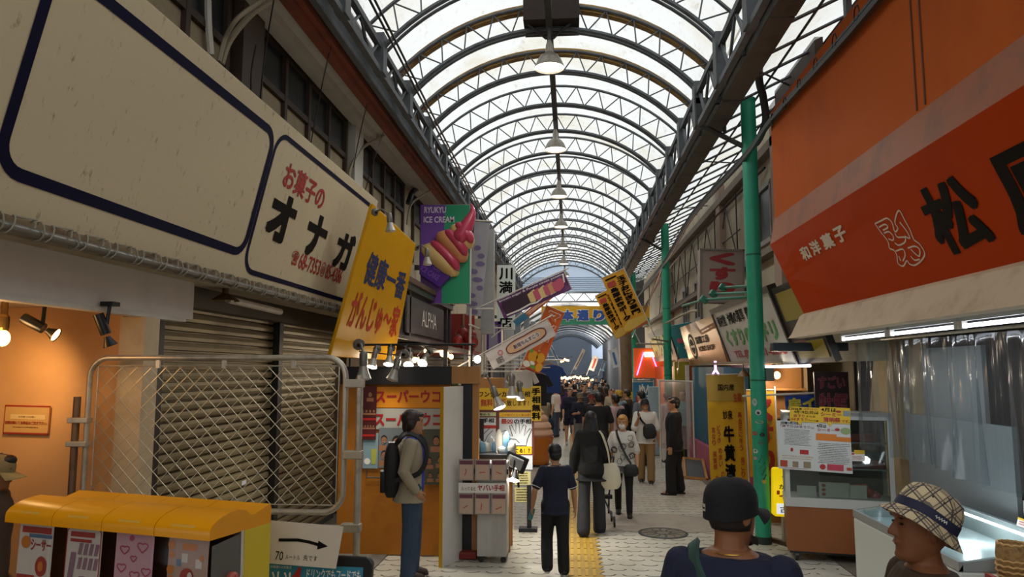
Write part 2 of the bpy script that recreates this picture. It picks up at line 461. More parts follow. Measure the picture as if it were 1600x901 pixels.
for i in range(-8, 17):
    src = a_tan if i in (0, 1) else a_plain
    if i == 16: a_plain.location.y = 10+1.5*i; WL[a_plain.name] = a_plain.location.copy()
    elif i == 1:
        a_tan.location.y = 11.5; a_tan['label'] = 'second arch truss with a tan stained strip, just beyond the first pendant lamp'
        a_tan['group'] = 'tan stained arch trusses'
    elif i == 0:
        o = dup(a_tan, (0, 10, 0), 'arch truss with tan stained strip and a dark box at its crown', 'tan stained arch trusses')
    else:
        dup(a_plain, (0, 10+1.5*i, 0))
# ridge member and conduit
MB().bb(CX-.045, CX+.045, -4, 34, ZA-.06, ZA+.04).build('ridge_rail', dark_steel)
tag(bpy.data.objects['ridge_rail'], 'dark steel rail running along the crown of the vaulted roof', 'rail')
mb = MB().bb(CX-.36, CX+.42, 9.75, 10.3, ZA+.02, ZA+.36)
bx_ = thing('junction_box', 'dark rusty box at the crown of the roof above the first lamp', 'box', (CX, 10, ZA))
mb.build('housing', mat('dark_rust', '#2e211a', .8, dirt='#150f0c', dscale=4), bx_)
mb = MB()
for s in (-1, 1): mb.tube([(CX+s*.3, 9.9, ZA+.02), (CX+s*.1, 10.0, ZA-.1), (CX+s*.05, 10.1, ZA-.1)], .02, 6)
mb.build('pipe_stub', dark_steel, bx_)

# pendant lamps along the ridge
lamp_glow = mat('lamp_glow', '#ffffff', emit='#fff6e4', es=6)
shade_m = mat('lamp_shade_grey', '#8c857a', .4, .5, dirt='#5a5046', dscale=6)
def pendant():
    t = thing('pendant_lamp', 'x', 'lamp', (CX, 0, 6.36), 'pendant lamps along the roof ridge')
    c = V((CX, 0, 6.36))
    MB().lathe(c, [(.205, 0), (.205, .02), (.19, .06), (.165, .12), (.12, .18), (.06, .225), (.055, .235), (.05, .33), (.035, .38), (.03, .40)], 28).build('lamp_shade', shade_m, t, smooth=True)
    MB().lathe(c, [(.001, .015), (.1, .012), (.19, .022), (.2, .03)], 28).build('diffuser', lamp_glow, t, smooth=True)
    MB().tube([c+V((0, 0, .39)), c+V((0, 0, .7))], .022, 8).build('stem', dark_steel, t)
    return t
pl = pendant()
for i in range(8):
    lab = ordinal(i)+' pendant lamp from the camera end, grey bell shade glowing white under the roof ridge'
    yy = 10.0+3.85*i-.15
    if i == 0: pl.location.y = yy; pl['label'] = 'nearest and largest pendant lamp, grey bell shade hanging below the dark box'; WL[pl.name] = pl.location.copy()
    else: dup(pl, (0, yy-(10-.15), 0), lab)
    ld = bpy.data.lights.new('pendant_light', 'SPOT'); ld.energy = 110; ld.color = (1, .95, .85); ld.spot_size = 2.4; ld.shadow_soft_size = .15
    lo = bpy.data.objects.new('pendant_light', ld); COL.objects.link(lo); lo.location = (CX, yy, 6.33)

# ---------------- box girders either side
def girder(name, label, x0, x1, z0, z1, plate, side):
    t = thing(name, label, 'girder', ((x0+x1)/2, 15, z0))
    for x in (x0, x1):
        for z in (z0, z1): MB().bb(x-.035, x+.035, -4, 34.3, z-.035, z+.035).build('chord', grey_steel, t)
    mb = MB(); xi = x1 if side < 0 else x0; y = -4; up = True
    while y < 34:
        mb.tube([(xi, y, z0 if up else z1), (xi, y+.375, z1 if up else z0)], .02, 5)
        y += .375; up = not up
    mb.build('lattice', grey_steel, t)
    for i in range(25): MB().bb(xi-.06, xi+.06, -2+1.5*i-.09, -2+1.5*i+.09, z0-.02, z1+.16).build('gusset', grey_steel, t)
    if plate:
        mb = MB()
        for i in range(18): mb.bb(x0+.1, x1+.03, -4+2.15*i, -4+2.15*i+2.12, z0-.055, z0-.03)
        mb.build('soffit_plate', mat('brown_grey_plate', '#55504a', .7, dirt='#2f241b', dscale=2.5, damt=.8), t)
        MB().bb(x1-.01, x1+.02, -4, 34.3, z0, z1).build('side_plate', mat('brown_grey_plate', '#55504a'), t)
    else:
        MB().bb(x0-.02, x0+.01, -4, 34.3, z0, z1+.1).build('side_plate', mat('blue_grey_plate', '#4a4f54', .6, dirt='#2d2a28', dscale=3), t)
    return t
girder('lattice_girder', 'grey steel lattice girder carrying the left springing of the roof', -2.48, -2.30, 5.80, 6.12, False, -1)
girder('lattice_girder', 'dark steel box girder carrying the right springing on green posts', 1.77, 2.08, 5.52, 5.98, True, 1)

# ---------------- right hand lean-to roof
mb = MB().quad((2.1, -4, 5.72), (4.2, -4, 6.75), (4.2, 34, 6.75), (2.1, 34, 5.72))
m2 = MATS['translucent_roof_sheet'] if 'translucent_roof_sheet' in MATS else bpy.data.materials['translucent_roof_sheet']
struct(mb, 'ceiling_right', m2, loc=(0, 0, 0), label='translucent lean-to roof between the right girder and the shops')
t = thing('lean_to_frame', 'thin steel rafters and braces under the right hand translucent lean-to roof', 'roof frame', (3, 15, 5.7))
for i in range(48):
    y = -3+.75*i
    MB().tube([(2.08, y, 5.68), (4.1, y, 6.65)], .02, 5).build('rafter', dark_steel, t)
for x in (2.55, 3.1, 3.65): MB().tube([(x, -4, 5.66+(x-2.1)*.49), (x, 34, 5.66+(x-2.1)*.49)], .016, 5).build('purlin', dark_steel, t)
for i in range(10):
    y = -3+3.75*i
    MB().tube([(2.1, y, 5.6), (4.1, y+3.7, 6.55)], .013, 5).build('brace', dark_steel, t)

# ---------------- left building
plaster = mat('aged_cream_plaster', '#b3a88f', .8, dirt='#8a7c62', dscale=2, damt=.7)
soffit_m = mat('pale_grey_soffit', '#b9b6ae', .7, dirt='#8e887c', dscale=1.5)
brown_wood = mat('dark_brown_wood', '#3b2a1d', .6)
struct(MB().bb(-3.4, -3.15, -4, 34, 2.95, 5.9), 'wall_left', plaster, loc=(0, 0, 0), label='cream upper wall of the left hand building')
struct(MB().bb(-8, -2.72, -4, 34, 5.72, 5.80), 'ceiling_left', soffit_m, loc=(0, 0, 0), label='pale soffit under the left eave')
struct(MB().bb(-9, -2.72, -4, 34, 5.80, 6.6), 'wall_left_top', plaster, loc=(0, 0, 0), label='top of the left hand building')
redbrown = mat('red_brown_paint', '#81402a', .6, dirt='#4c2b20', dscale=2, damt=.8)
struct(MB().bb(-2.72, -2.62, -4, 34, 5.66, 6.5).bb(-2.62, -2.56, -4, 34, 5.74, 5.95), 'trim_1', redbrown, loc=(0, 0, 0), label='red brown fascia beam along the left eave')
struct(MB().bb(-3.05, -2.88, -4, 34, 5.62, 5.72), 'trim_2', soffit_m, loc=(0, 0, 0), label='pale soffit batten along the left eave')
glass_d = mat('dusty_dark_glass', '#23292c', .25, dirt='#353b3c', dscale=3)
cream_panel = mat('cream_panel', '#9b8f74', .8, dirt='#7d7056', dscale=3)
def window(k, y0, y1, n, label):
    x = -3.15
    mb = MB()
    for i in range(n+1):
        y = y0+(y1-y0)*i/n; mb.bb(x, x+.06, y-.035, y+.035, 4.3, 5.66)
    for z in (5.14, 5.66): mb.bb(x, x+.055, y0-.03, y1+.03, z-.035, z+.035)
    w = mb.build('window_%d' % k, brown_wood, loc=(x, y0, 4.3)); tag(w, label, 'window', kind='structure')
    for i in range(n):
        a = y0+(y1-y0)*i/n+.035; b = y0+(y1-y0)*(i+1)/n-.035
        MB().bb(x-.02, x+.015, a, b, 5.17, 5.63).build('pane', glass_d, w)
        MB().bb(x-.02, x+.012, a, b, 4.3, 5.1).build('lower_panel', cream_panel, w)
window(1, 3.4, 6.2, 4, 'dusty upper window strip above the blank sign')
window(2, 6.85, 9.75, 4, 'dusty upper window strip left of the pale pilaster')
window(3, 10.4, 13.3, 4, 'dusty upper window strip right of the pale pilaster')
window(4, 14.2, 17.5, 4, 'dusty upper window strip behind the ice cream sign')
struct(MB().bb(-3.15, -3.0, 9.85, 10.25, 4.3, 5.72), 'trim_3', soffit_m, label='pale pilaster between upper windows')
struct(MB().bb(-3.15, -3.0, 6.3, 6.75, 4.3, 5.72), 'trim_4', brown_wood, label='dark pilaster between upper windows')
# pipes and cables on the left wall
pale_pipe = mat('pale_conduit', '#8f856f', .6)
def cable(pts, r, m, label, cat='cable', name='cable', n=6):
    P_ = [V(p) for p in pts]; q = []
    for i in range(len(P_)-1):
        p0 = P_[max(i-1, 0)]; p1 = P_[i]; p2 = P_[i+1]; p3 = P_[min(i+2, len(P_)-1)]
        for k in range(6):
            t = k/6; q.append(.5*((2*p1)+(p2-p0)*t+(2*p0-5*p1+4*p2-p3)*t*t+(3*p1-p0-3*p2+p3)*t**3))
    q.append(P_[-1])
    return tag(MB().tube(q, r, n).build(name, m, smooth=True), label, cat)
cable([P(430, 0, X=-2.7), P(395, 20, X=-2.85), P(360, 62, X=-3.0), P(346, 100, X=-3.05)], .028, pale_pipe, 'thick pale cable curving down from the eave onto the first upper window', n=8)
cable([P(410, 0, X=-2.75), P(372, 28, X=-2.85), P(352, 60, X=-3.0), P(342, 96, X=-3.03)], .02, pale_pipe, 'thinner pale cable beside the thick one above the blank sign')
cable([P(325, 0, X=-3.08), P(326, 40, X=-3.08), P(330, 85, X=-3.08)], .03, white_paint, 'white pipe running down the wall above the blank sign', 'pipe', 'pipe')
cable([P(620, 160, X=-2.55), P(628, 180, X=-2.55), P(600, 210, X=-2.8), P(565, 232, X=-3.0), P(548, 262, X=-3.0), P(546, 282, X=-2.95)], .022, pale_pipe, 'pale cable looping from the red brown beam down to the white sign')
cable([P(680, 258, X=-2.55), P(688, 285, X=-2.6), P(660, 305, X=-2.8), P(642, 320, X=-2.95), P(636, 350, X=-3.0)], .02, pale_pipe, 'pale cable looping beside the ice cream sign')
cable([P(656, 293, X=-2.95), P(645, 300, X=-2.95), P(638, 318, X=-3.0)], .055, black_plastic, 'black pipe elbow on the wall beside the ice cream sign', 'pipe', 'pipe', 8)
for i, (a, b) in enumerate([((400, 70), (392, 140)), ((428, 0), (406, 160)), ((525, 40), (485, 228)), ((585, 120), (552, 262)), ((600, 205), (570, 300))]):
    cable([P(*a, X=-2.58), P((a[0]+b[0])/2-3, (a[1]+b[1])/2+4, X=-2.7), P(*b, X=-2.9)], .007, black_plastic, ['thin black wire dropping to the blank sign beside the pale cables', 'long thin black wire dropping past the first window strip', 'thin black wire dropping to the middle of the white sign', 'thin black wire dropping past the pale pilaster', 'thin black wire dropping to the top corner of the yellow sign'][i], 'wire', 'wire')
# overhead wires left of the vault
for i in range(2):
    cable([(-1.98+.05*i, -2, 5.75), (-1.98+.05*i, 5, 5.9), (-2.0+.05*i, 14, 5.75), (-2.0+.05*i, 30, 5.8)], .014, black_plastic, 'black overhead cable under the left side of the vault, '+['outer', 'inner'][i]+' of the pair')
t = thing('cable_bracket', 'dark bracket and floodlight fixed on the left girder above the red beam', 'bracket', P(618, 145, X=-2.5))
b0 = P(618, 145, X=-2.5)
MB().box(b0, (.12, .28, .07)).build('floodlight_body', black_paint, t, bevel=.01); MB().tube([b0, b0+V((.02, 0, .3))], .02).build('arm', dark_steel, t)

# lower left: shutter bay
struct(MB().bb(-3.75, -3.62, 11.0, 34, 0, 3.3), 'wall_left_lower', mat('dark_brown_shop_wall', '#54493f', .8, dirt='#362c25', dscale=1), loc=(0, 0, 0), label='shop wall low on the left')  # dark brown wall with random darker patches
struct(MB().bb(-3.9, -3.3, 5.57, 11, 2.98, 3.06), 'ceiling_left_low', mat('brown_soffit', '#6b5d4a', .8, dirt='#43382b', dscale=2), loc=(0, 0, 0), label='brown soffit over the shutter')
sh_m = mat('khaki_shutter', '#8d8062', .45, .35, dirt='#5f5540', dscale=1.6, damt=.7)
def shutter(y0, y1, label):
    prof = []; z = .03
    while z < 2.75:
        prof += [(-3.63, z), (-3.583, z+.006), (-3.578, z+.038), (-3.583, z+.070), (-3.63, z+.076)]; z += .090
    rings = [[V((x, y, zz)) for x, zz in prof] for y in (y0, y1)]
    mb = MB().loft(rings, caps=False, closed=False)
    t = thing('roller_shutter', label, 'shutter', (-3.6, (y0+y1)/2, 0))
    mb.build('curtain', sh_m, t)
    MB().bb(-3.64, -3.55, y0, y1, .012, .07).build('bottom_bar', dark_steel, t)
    return t
s1 = shutter(6.1, 8.62, 'khaki roller shutter behind the wire mesh fence, left of the dark post')
s2 = shutter(8.74, 11.0, 'khaki roller shutter right of the dark post')
mb = MB().bb(-3.62, -3.5, 8.62, 8.74, 0, 2.98); tag(mb.build('shutter_post', mat('black_brown_post', '#1d1917', .5)), 'black post between the two roller shutters', 'post')
tag(MB().bb(-3.64, -3.5, 5.6, 6.1, 0, 2.75).build('shutter_guide', mat('black_brown_post', '#1d1917')), 'black shutter guide beside the orange lit shop', 'post')
f = FR((-3.58, 7.9, .95), (0, 1, 0), (0, 0, 1))
mb = MB(); rect(mb, f, 0, .12, 0, .045, .004); tag(mb.build('sticker', mat('pale_sticker', '#c4c4cc', .5)), 'small pale sticker on the shutter behind the fence', 'sticker')
tag(MB().bb(-3.62, -3.42, 5.62, 11.2, 2.76, 2.975).build('shutter_housing', mat('dark_housing', '#4a4236', .6)), 'dark shutter box under the soffit', 'shutter box')
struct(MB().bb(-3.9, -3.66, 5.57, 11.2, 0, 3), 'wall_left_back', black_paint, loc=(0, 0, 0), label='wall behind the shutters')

# orange lit shop at the far left
orange_w = mat('warm_cream_wall', '#cf9a63', .75, dirt='#bb8650', dscale=1.2)
struct(MB().bb(-7, -3.44, 5.4, 5.56, 0, 3), 'wall_shop_end', orange_w, loc=(0, 0, 0), label='warm lit end wall of the left shop')
struct(MB().bb(-3.44, -3.24, 5.37, 5.57, .0, 2.6), 'trim_5', mat('cream_jamb', '#c4ae8c', .6, dirt='#9c8768', dscale=3), loc=(0, 0, 0), label='cream jamb at the corner of the left shop')
struct(MB().bb(-7.1, -7, 0, 5.5, 0, 3), 'wall_shop_back', orange_w, loc=(0, 0, 0), label='back wall of the left shop')
struct(MB().bb(-7, -3.36, -1, 5.5, 2.68, 2.76), 'ceiling_shop', mat('cream_ceiling', '#c9b99c', .7), loc=(0, 0, 0), label='ceiling of the left shop')
t = thing('fascia_board', 'plain grey white fascia board hanging over the left shop front', 'fascia board', (-3.3, 3, 2.62))
MB().bb(-3.34, -3.28, -1, 6.15, 2.63, 2.985).build('panel', mat('grey_white_board', '#cfc8c0', .6, dirt='#bdb6ae', dscale=2), t)
MB().bb(-3.36, -3.26, -1, 6.0, 2.60, 2.63).build('bottom_rail', white_paint, t)
# notice on the shop wall
f, w, h = quadframe(P(5, 677, Y=5.38), P(76, 679, Y=5.38), P(8, 632, Y=5.38))
t = thing('notice', 'cream notice with red lines on the warm lit shop wall', 'notice', f.p(w/2, 0))
mb = MB(); slab(mb, f, 0, w, 0, h, 0, .004); mb.build('sheet', mat('cream_paper', '#c99a58', .7), t)
mb = MB(); rect(mb, f, 0, w, h-.012, h, .006); rect(mb, f, 0, w, 0, .012, .006); rect(mb, f, 0, .006, 0, h, .006); rect(mb, f, w-.006, w, 0, h, .006)
letters(mb, f, '店頭店舗にて当商品はご注文下さい。', .03*w, .96*w, .34*h, .45*h, .006, .01)
mb.build('red_lettering', mat('deep_red', '#9c2a14', .6), t)
mb = MB(); rect(mb, f, .14*w, .9*w, .52*h, .68*h, .0055); mb.build('white_band', mat('pale_band', '#ddb97c', .6), t)
mb = MB(); letters(mb, f, 'お客様へのお願い', .32*w, .7*w, .57*h, .63*h, .007, .005); lines_of_small_print(mb, f, .2*w, .85*w, .2*h, .28*h, 1, .006); mb.build('small_lettering', mat('brown_ink', '#6a4220', .6), t)
warm = mat('warm_bulb', '#ffd28a', emit='#ffb45e', es=14)
# bulb pendant in the left shop
b0 = P(4, 528, Y=4.6)
t = thing('bulb_pendant', 'bare round warm bulb hanging at the left shop ceiling', 'lamp', b0)
MB().ell(b0, (.045, .045, .055)).build('bulb', warm, t, smooth=True)
MB().lathe(b0+V((0, 0, .05)), [(.03, 0), (.034, .02), (.034, .09), (.02, .11)], 14).build('socket', mat('brass', '#8a6a3a', .3, .8), t)
MB().tube([b0+V((0, 0, .15)), V((b0.x, b0.y, 2.68))], .02).build('rod', mat('brass', '#8a6a3a'), t)
def pt(loc, e, c, r=.05):
    ld = bpy.data.lights.new('point_light', 'POINT'); ld.energy = e; ld.color = c; ld.shadow_soft_size = r
    lo = bpy.data.objects.new('point_light', ld); COL.objects.link(lo); lo.location = loc
def spot(loc, tgt, e, c, ang, blend=.6, r=.05):
    ld = bpy.data.lights.new('spot_light', 'SPOT'); ld.energy = e; ld.color = c; ld.spot_size = ang; ld.spot_blend = blend; ld.shadow_soft_size = r
    lo = bpy.data.objects.new('spot_light', ld); COL.objects.link(lo); lo.location = loc
    lo.rotation_euler = (V(tgt)-V(loc)).to_track_quat('-Z', 'Y').to_euler()
pt(b0+V((0, -.12, -.02)), 5, (1, .6, .25))
def track_lamp(top, d1, tip, label, tgt, e):
    t = thing('track_spotlight', label, 'spotlight', top)
    top = V(top); d1 = V(d1); tip = V(tip)
    MB().box(top-V((0, 0, .015)), (.09, .09, .03)).build('mount', black_plastic, t)
    MB().tube([top, d1], .013).build('stem', black_plastic, t)
    ax = (tip-d1).normalized()
    MB().tube([d1-ax*.14, d1+ax*.01], .036, 14).build('canister', black_plastic, t, smooth=True)
    MB().lathe(tip, [(.02, -.07), (.026, -.05), (.05, 0), (.046, -.004)], 16, ax).build('reflector', black_plastic, t, smooth=True)
    MB().lathe(tip, [(.001, -.006), (.044, -.006)], 16, ax).build('lens', warm, t)
    spot(tip+ax*.02, tgt, e, (1, .62, .27), 1.5, .9)
tp = P(70, 482, Y=4.7); q = P(66, 512, Y=4.7)
track_lamp((tp.x, tp.y, 2.67), q, q+V((.09, .02, -.05)), 'black track spotlight nearer the bulb in the warm lit shop', P(40, 600, Y=5.4), 0)
tp = P(171, 495, Y=4.9); q = P(165, 520, Y=4.9)
track_lamp((tp.x, tp.y, 2.67), q, q+V((.03, .02, -.09)), 'black track spotlight nearer the jamb in the warm lit shop', P(150, 700, Y=5.4), 4)
spot(P(25, 540, Y=4.8), P(30, 620, Y=5.4), 26, (1, .68, .33), 1.7, 1.)
pt((-4.6, 3.6, 2.3), 8, (1, .6, .28), .15)

# right building: facade above the shops and an added unseen rear wall that blocks sky light
struct(MB().bb(3.35, 3.6, 8.7, 34, 2.3, 6.3), 'wall_right', mat('aged_beige_wall', '#b9ae98', .8, dirt='#8d806a', dscale=1.3), loc=(0, 0, 0), label='beige upper wall of the right hand buildings')
struct(MB().bb(4.2, 4.4, -5, 34, 0, 6.8), 'wall_right_back', mat('aged_beige_wall', '#b9ae98'), loc=(0, 0, 0), label='back wall on the right')
struct(MB().bb(-9, 9, -6.2, -6, 0, 3.4), 'wall_rear', mat('light_block_grey', '#6b655c', .9), loc=(0, 0, 0), label='unseen added wall behind the camera blocking sky light')
for k, (y, z0, z1, w_, lab) in enumerate([(13.1, 4.35, 5.3, 1.7, 'upper window on the beige right wall behind the grey box sign'), (19.5, 3.5, 4.5, .8, 'narrow upper window on the beige right wall, nearer of two'), (21.6, 3.5, 4.5, .8, 'narrow upper window on the beige right wall, further of two'), (10.2, 4.5, 5.5, 1.0, 'upper window on the beige right wall behind the green post')]):
    mb = MB()
    for z in (z0, z1): mb.bb(3.29, 3.36, y-w_/2-.04, y+w_/2+.04, z-.04, z+.04)
    for yy in (y-w_/2, y, y+w_/2): mb.bb(3.29, 3.36, yy-.03, yy+.03, z0, z1)
    w = mb.build('window_%d' % (5+k), mat('grey_frame', '#8d8a84', .5, .3)); tag(w, lab, 'window', kind='structure')
    MB().bb(3.33, 3.352, y-w_/2, y+w_/2, z0, z1).build('pane', glass_d, w)
struct(MB().bb(3.2, 3.36, 11.4, 11.8, 2.3, 6.4), 'trim_6', mat('pinkish_pilaster', '#9c8678', .8), loc=(0, 0, 0), label='pinkish pilaster on the right wall')

# far end of the vault: gable sheet, then the lower arcade beyond
gm = mat('blue_grey_gable', '#8b97a6', .6, stretch=(1, 1, 1), dirt='#76828f', dscale=2)
mb = MB(); n = 20
mb.add([(CX-HW, 34.2, 5.75)]+[tuple(arcp(RAD+.3, -AMAX+2*AMAX*i/n, 34.2)) for i in range(n+1)]+[(CX+HW, 34.2, 5.75)], [tuple(range(n+3))])
for i in range(14): mb.bb(CX-HW, CX+HW, 34.1, 34.16, 5.8+i*.09, 5.83+i*.09) if i < 8 else None
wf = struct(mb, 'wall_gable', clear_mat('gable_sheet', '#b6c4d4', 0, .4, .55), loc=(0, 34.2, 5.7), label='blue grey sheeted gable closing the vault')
t = thing('cross_truss', 'flat lattice truss crossing the street under the gable', 'truss', (CX, 33.9, 5.3))
for z in (5.3, 5.72): MB().tube([(-2.4, 33.9, z), (2.1, 33.9, z)], .04).build('chord', grey_steel, t)
mb = MB()
for i in range(12): x = -2.4+4.5*i/12; mb.tube([(x, 33.9, 5.3 if i % 2 else 5.72), (x+4.5/12, 33.9, 5.72 if i % 2 else 5.3)], .022, 5)
mb.build('lattice', grey_steel, t)
mb = MB(); n = 14
pr = [(-2.6+5.0*i/n, 4.2+1.15*math.sin(PI*i/n)**.8) for i in range(n+1)]
for (xa, za), (xb, zb) in zip(pr, pr[1:]): mb.quad((xa, 35, za), (xb, 35, zb), (xb, 72, zb), (xa, 72, za))
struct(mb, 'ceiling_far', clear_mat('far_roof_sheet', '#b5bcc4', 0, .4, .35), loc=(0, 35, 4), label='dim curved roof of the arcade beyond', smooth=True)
q0 = P(925, 560, Y=71.8); q1 = P(968, 537, Y=71.8)
struct(MB().bb(q0.x, q1.x, 71.85, 71.95, q0.z, q1.z), 'window_20', mat('sky_opening', '#c4d0e0', .8, emit='#c0cfe6', es=.75), loc=(0, 72, 0), label='pale daylit opening at the far end of the arcade')
t = thing('far_roof_frame', 'row of dim arched ribs beyond the yellow banner', 'roof frame', (0, 36, 4))
for k in range(12): MB().tube([(x, 36+3*k, z-.08) for x, z in pr], .06, 6).build('rib', grey_steel, t)
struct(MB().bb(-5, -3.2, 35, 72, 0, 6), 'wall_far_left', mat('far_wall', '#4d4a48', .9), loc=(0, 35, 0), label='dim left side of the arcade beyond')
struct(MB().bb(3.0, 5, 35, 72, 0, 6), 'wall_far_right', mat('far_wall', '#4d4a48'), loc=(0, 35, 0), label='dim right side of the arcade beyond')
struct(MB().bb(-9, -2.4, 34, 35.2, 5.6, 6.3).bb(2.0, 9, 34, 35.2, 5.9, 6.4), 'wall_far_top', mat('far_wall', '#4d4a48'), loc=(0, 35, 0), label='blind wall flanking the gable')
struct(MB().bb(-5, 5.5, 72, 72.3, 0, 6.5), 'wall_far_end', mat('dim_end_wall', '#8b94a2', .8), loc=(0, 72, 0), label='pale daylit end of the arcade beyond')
col_m = mat('blue_grey_column', '#7d8791', .5, .2)
ci = 0
for y in (24, 29, 34, 39.5, 45, 52):
    t = thing('steel_column', 'pale blue grey steel column on the left of the street, %s from the banner' % ordinal(ci), 'column', (-1.75, y, 0), 'left steel columns'); ci += 1
    MB().bb(-1.86, -1.64, y-.11, y+.11, 0, 4.4).build('shaft', col_m, t, bevel=.01); MB().bb(-1.95, -1.55, y-.2, y+.2, 0, .05).build('base_plate', col_m, t)

struct(MB().bb(2.95, 3.05, 8.75, 10.5, 5.15, 6.18), 'wall_right_gable', mat('dark_brown_board', '#3a2a20', .8, dirt='#221812', dscale=2), loc=(0, 0, 0), label='dark brown board wall above the end of the orange awning')
t = thing('support_lattice', 'thin dark pipe lattice fixed along the beige right wall above the signs', 'lattice', (3.28, 15, 4.2))
for k in range(6):
    y = 14.6+2.2*k
    MB().tube([(3.29, y, 4.25), (3.29, y+1.1, 5.6)], .014, 5).build('strut', dark_steel, t); MB().tube([(3.29, y+1.1, 5.6), (3.29, y+2.2, 4.25)], .014, 5).build('strut', dark_steel, t)
    MB().tube([(3.27, y, 4.2), (3.27, y, 5.7)], .014, 5).build('upright', dark_steel, t)
for z in (4.25, 4.9, 5.6): MB().tube([(3.28, 14.4, z), (3.28, 28, z)], .016, 5).build('rail', dark_steel, t)
struct(MB().bb(3.15, 3.36, 8.8, 33, 4.05, 4.16).bb(3.2, 3.36, 8.8, 33, 5.75, 5.9), 'trim_7', mat('grey_brown_ledge', '#7d7264', .8, dirt='#4d4338', dscale=3), loc=(0, 0, 0), label='grey brown ledges along the right wall')
for k, (y, wd) in enumerate(((16.2, .4), (24.5, .4))):
    struct(MB().bb(3.22, 3.36, y-wd/2, y+wd/2, 2.3, 6.2), 'trim_%d' % (8+k), mat('pinkish_pilaster', '#9c8678'), loc=(0, 0, 0), label='pinkish pilaster further along the right wall')
for k in range(2): MB().bb(2.9+.3*k, 2.96+.3*k, 7.6, 7.68, 5.2, 6.5).build('roof_post', dark_steel); tag(bpy.data.objects['roof_post' + ('' if k == 0 else '.001')], ['left', 'right'][k]+' short dark steel post above the orange awning', 'post')
# ================================================================ LEFT SIDE OBJECTS
def uv(f, px, py):
    d = FWD*FPX + RGT*(px-800) - UPV*(py-450.5); o = V((0, 0, CAMZ))
    t = (f.o-o).dot(f.N)/d.dot(f.N); q = o+d*t-f.o
    return q.dot(f.U), q.dot(f.W)
def pxbox(f, x0, y0, x1, y1):
    "board coordinates of the box with lower-left and upper-right corners seen at these pixels"
    a = uv(f, x0, y0); b = uv(f, x1, y1); return a[0], b[0], a[1], b[1]
navy = mat('navy_paint', '#0e1030', .6, spec=.1)
ink = mat('black_ink', '#120f0c', .6, spec=.1)
red_paint = mat('red_paint', '#a82320', .5)
blue_ink = mat('blue_ink', '#23305e', .5)
white_ink = mat('white_ink', '#e6e2da', .5)
yel = mat('yellow_sheet', '#d9b21a', .45, dirt='#b8920f', dscale=2)

# big white sign
f = FR((-3.05, 1.2, 3.02), (0, 1, 0), (.36, 0, 1.53)); SW, SH = 8.78, 1.575
t = thing('shop_sign', 'huge leaning white shop sign with navy rounded borders, weathered, over the left shutters', 'sign', (-3.05, 5.6, 3.02))
mb = MB(); slab(mb, f, 0, SW, 0, SH, -.09, 0)
mb.build('panel', mat('weathered_white', '#cfc1a2', .6, spec=.2, dirt='#6e5a3c', dscale=16, damt=.8, stretch=(1, 1, .45), dlo=.60, dhi=.74), t, bevel=.01)
u0 = uv(f, 35, 120)[0]
mb = MB()
stroke(mb, f, rrect(u0, 5.25, .24, 1.39, .17), .075, .004, True)
stroke(mb, f, rrect(5.32, 8.66, .10, 1.44, .2), .05, .004, True)
mb.build('border', navy, t)
mb = MB()
letters(mb, f, 'お菓子の', 5.66, 6.82, .99, 1.26, .004, .022)
letters(mb, f, '68-7353', 6.57, 7.23, .29, .47, .004, .011)
letters(mb, f, '85-4386', 7.45, 8.06, .29, .47, .004, .011)
letters(mb, f, '☎', 6.34, 6.53, .30, .46, .004, .012)
letters(mb, f, '自', 7.30, 7.38, .33, .43, .004, .01)
stroke(mb, f, [(7.34+.07*math.cos(k*PI/8), .38+.085*math.sin(k*PI/8)) for k in range(16)], .014, .004, True)
mb.build('red_lettering', red_paint, t)
mb = MB()
letters(mb, f, 'オ', 5.55, 6.18, .46, .95, .004, .05)
letters(mb, f, 'ナ', 6.56, 7.18, .46, .95, .004, .05)
letters(mb, f, 'ガ', 7.58, 8.27, .46, .95, .004, .045)
mb.build('black_lettering', ink, t)
# rope-lashed pipe under the sign
t = thing('lashed_pipe', 'grey pipe lashed with loops of rope under the big white sign', 'pipe', (-3.02, 5, 2.95))
MB().tube([(-3.0, 1.2, 2.96), (-3.0, 9.9, 2.96)], .028, 10).build('pipe', mat('grey_pipe', '#77746e', .4, .4), t, smooth=True)
y = 1.4; rope_m = mat('grey_rope', '#8f8a78', .8)
while y < 9.8:
    mb = MB()
    q = [V((-3.0, y, 2.975))+V((.036*math.cos(a), .012*a+.02*math.sin(a*.5), .056*math.sin(a))) for a in [2*PI*i/10 for i in range(24)]]
    mb.tube(q+[V((-2.975, y+.33, 3.03))], .0055, 4); mb.build('rope_loop', rope_m, t)
    y += .30
# rusty lower edge
tag(MB().bb(-3.09, -3.02, 1.2, 9.9, 2.985, 3.03).build('sign_bottom_rail', mat('rusty_rail', '#8d7a5e', .7, dirt='#4d2f1d', dscale=7, damt=.9)), 'rusty rail along the lower edge of the big white sign', 'rail')
# old lamp over the shutter
b0 = P(352, 470, X=-3.2)
t = thing('dish_lamp', 'old brown dish lamp hanging over the shutter from the lashed pipe', 'lamp', b0)
MB().lathe(b0, [(.13, 0), (.11, .02), (.03, .07), (.03, .12)], 18).build('lamp_shade', mat('brown_metal', '#6b5338', .4, .5), t, smooth=True)
MB().tube([b0+V((0, 0, .11)), b0+V((.05, 0, .35)), (-3.0, b0.y, 2.94)], .016).build('arm', dark_steel, t)
MB().tube([b0+V((0, .05, .02)), b0+V((0, 1.3, -.0))], .035, 8).build('tube_fitting', white_paint, t)

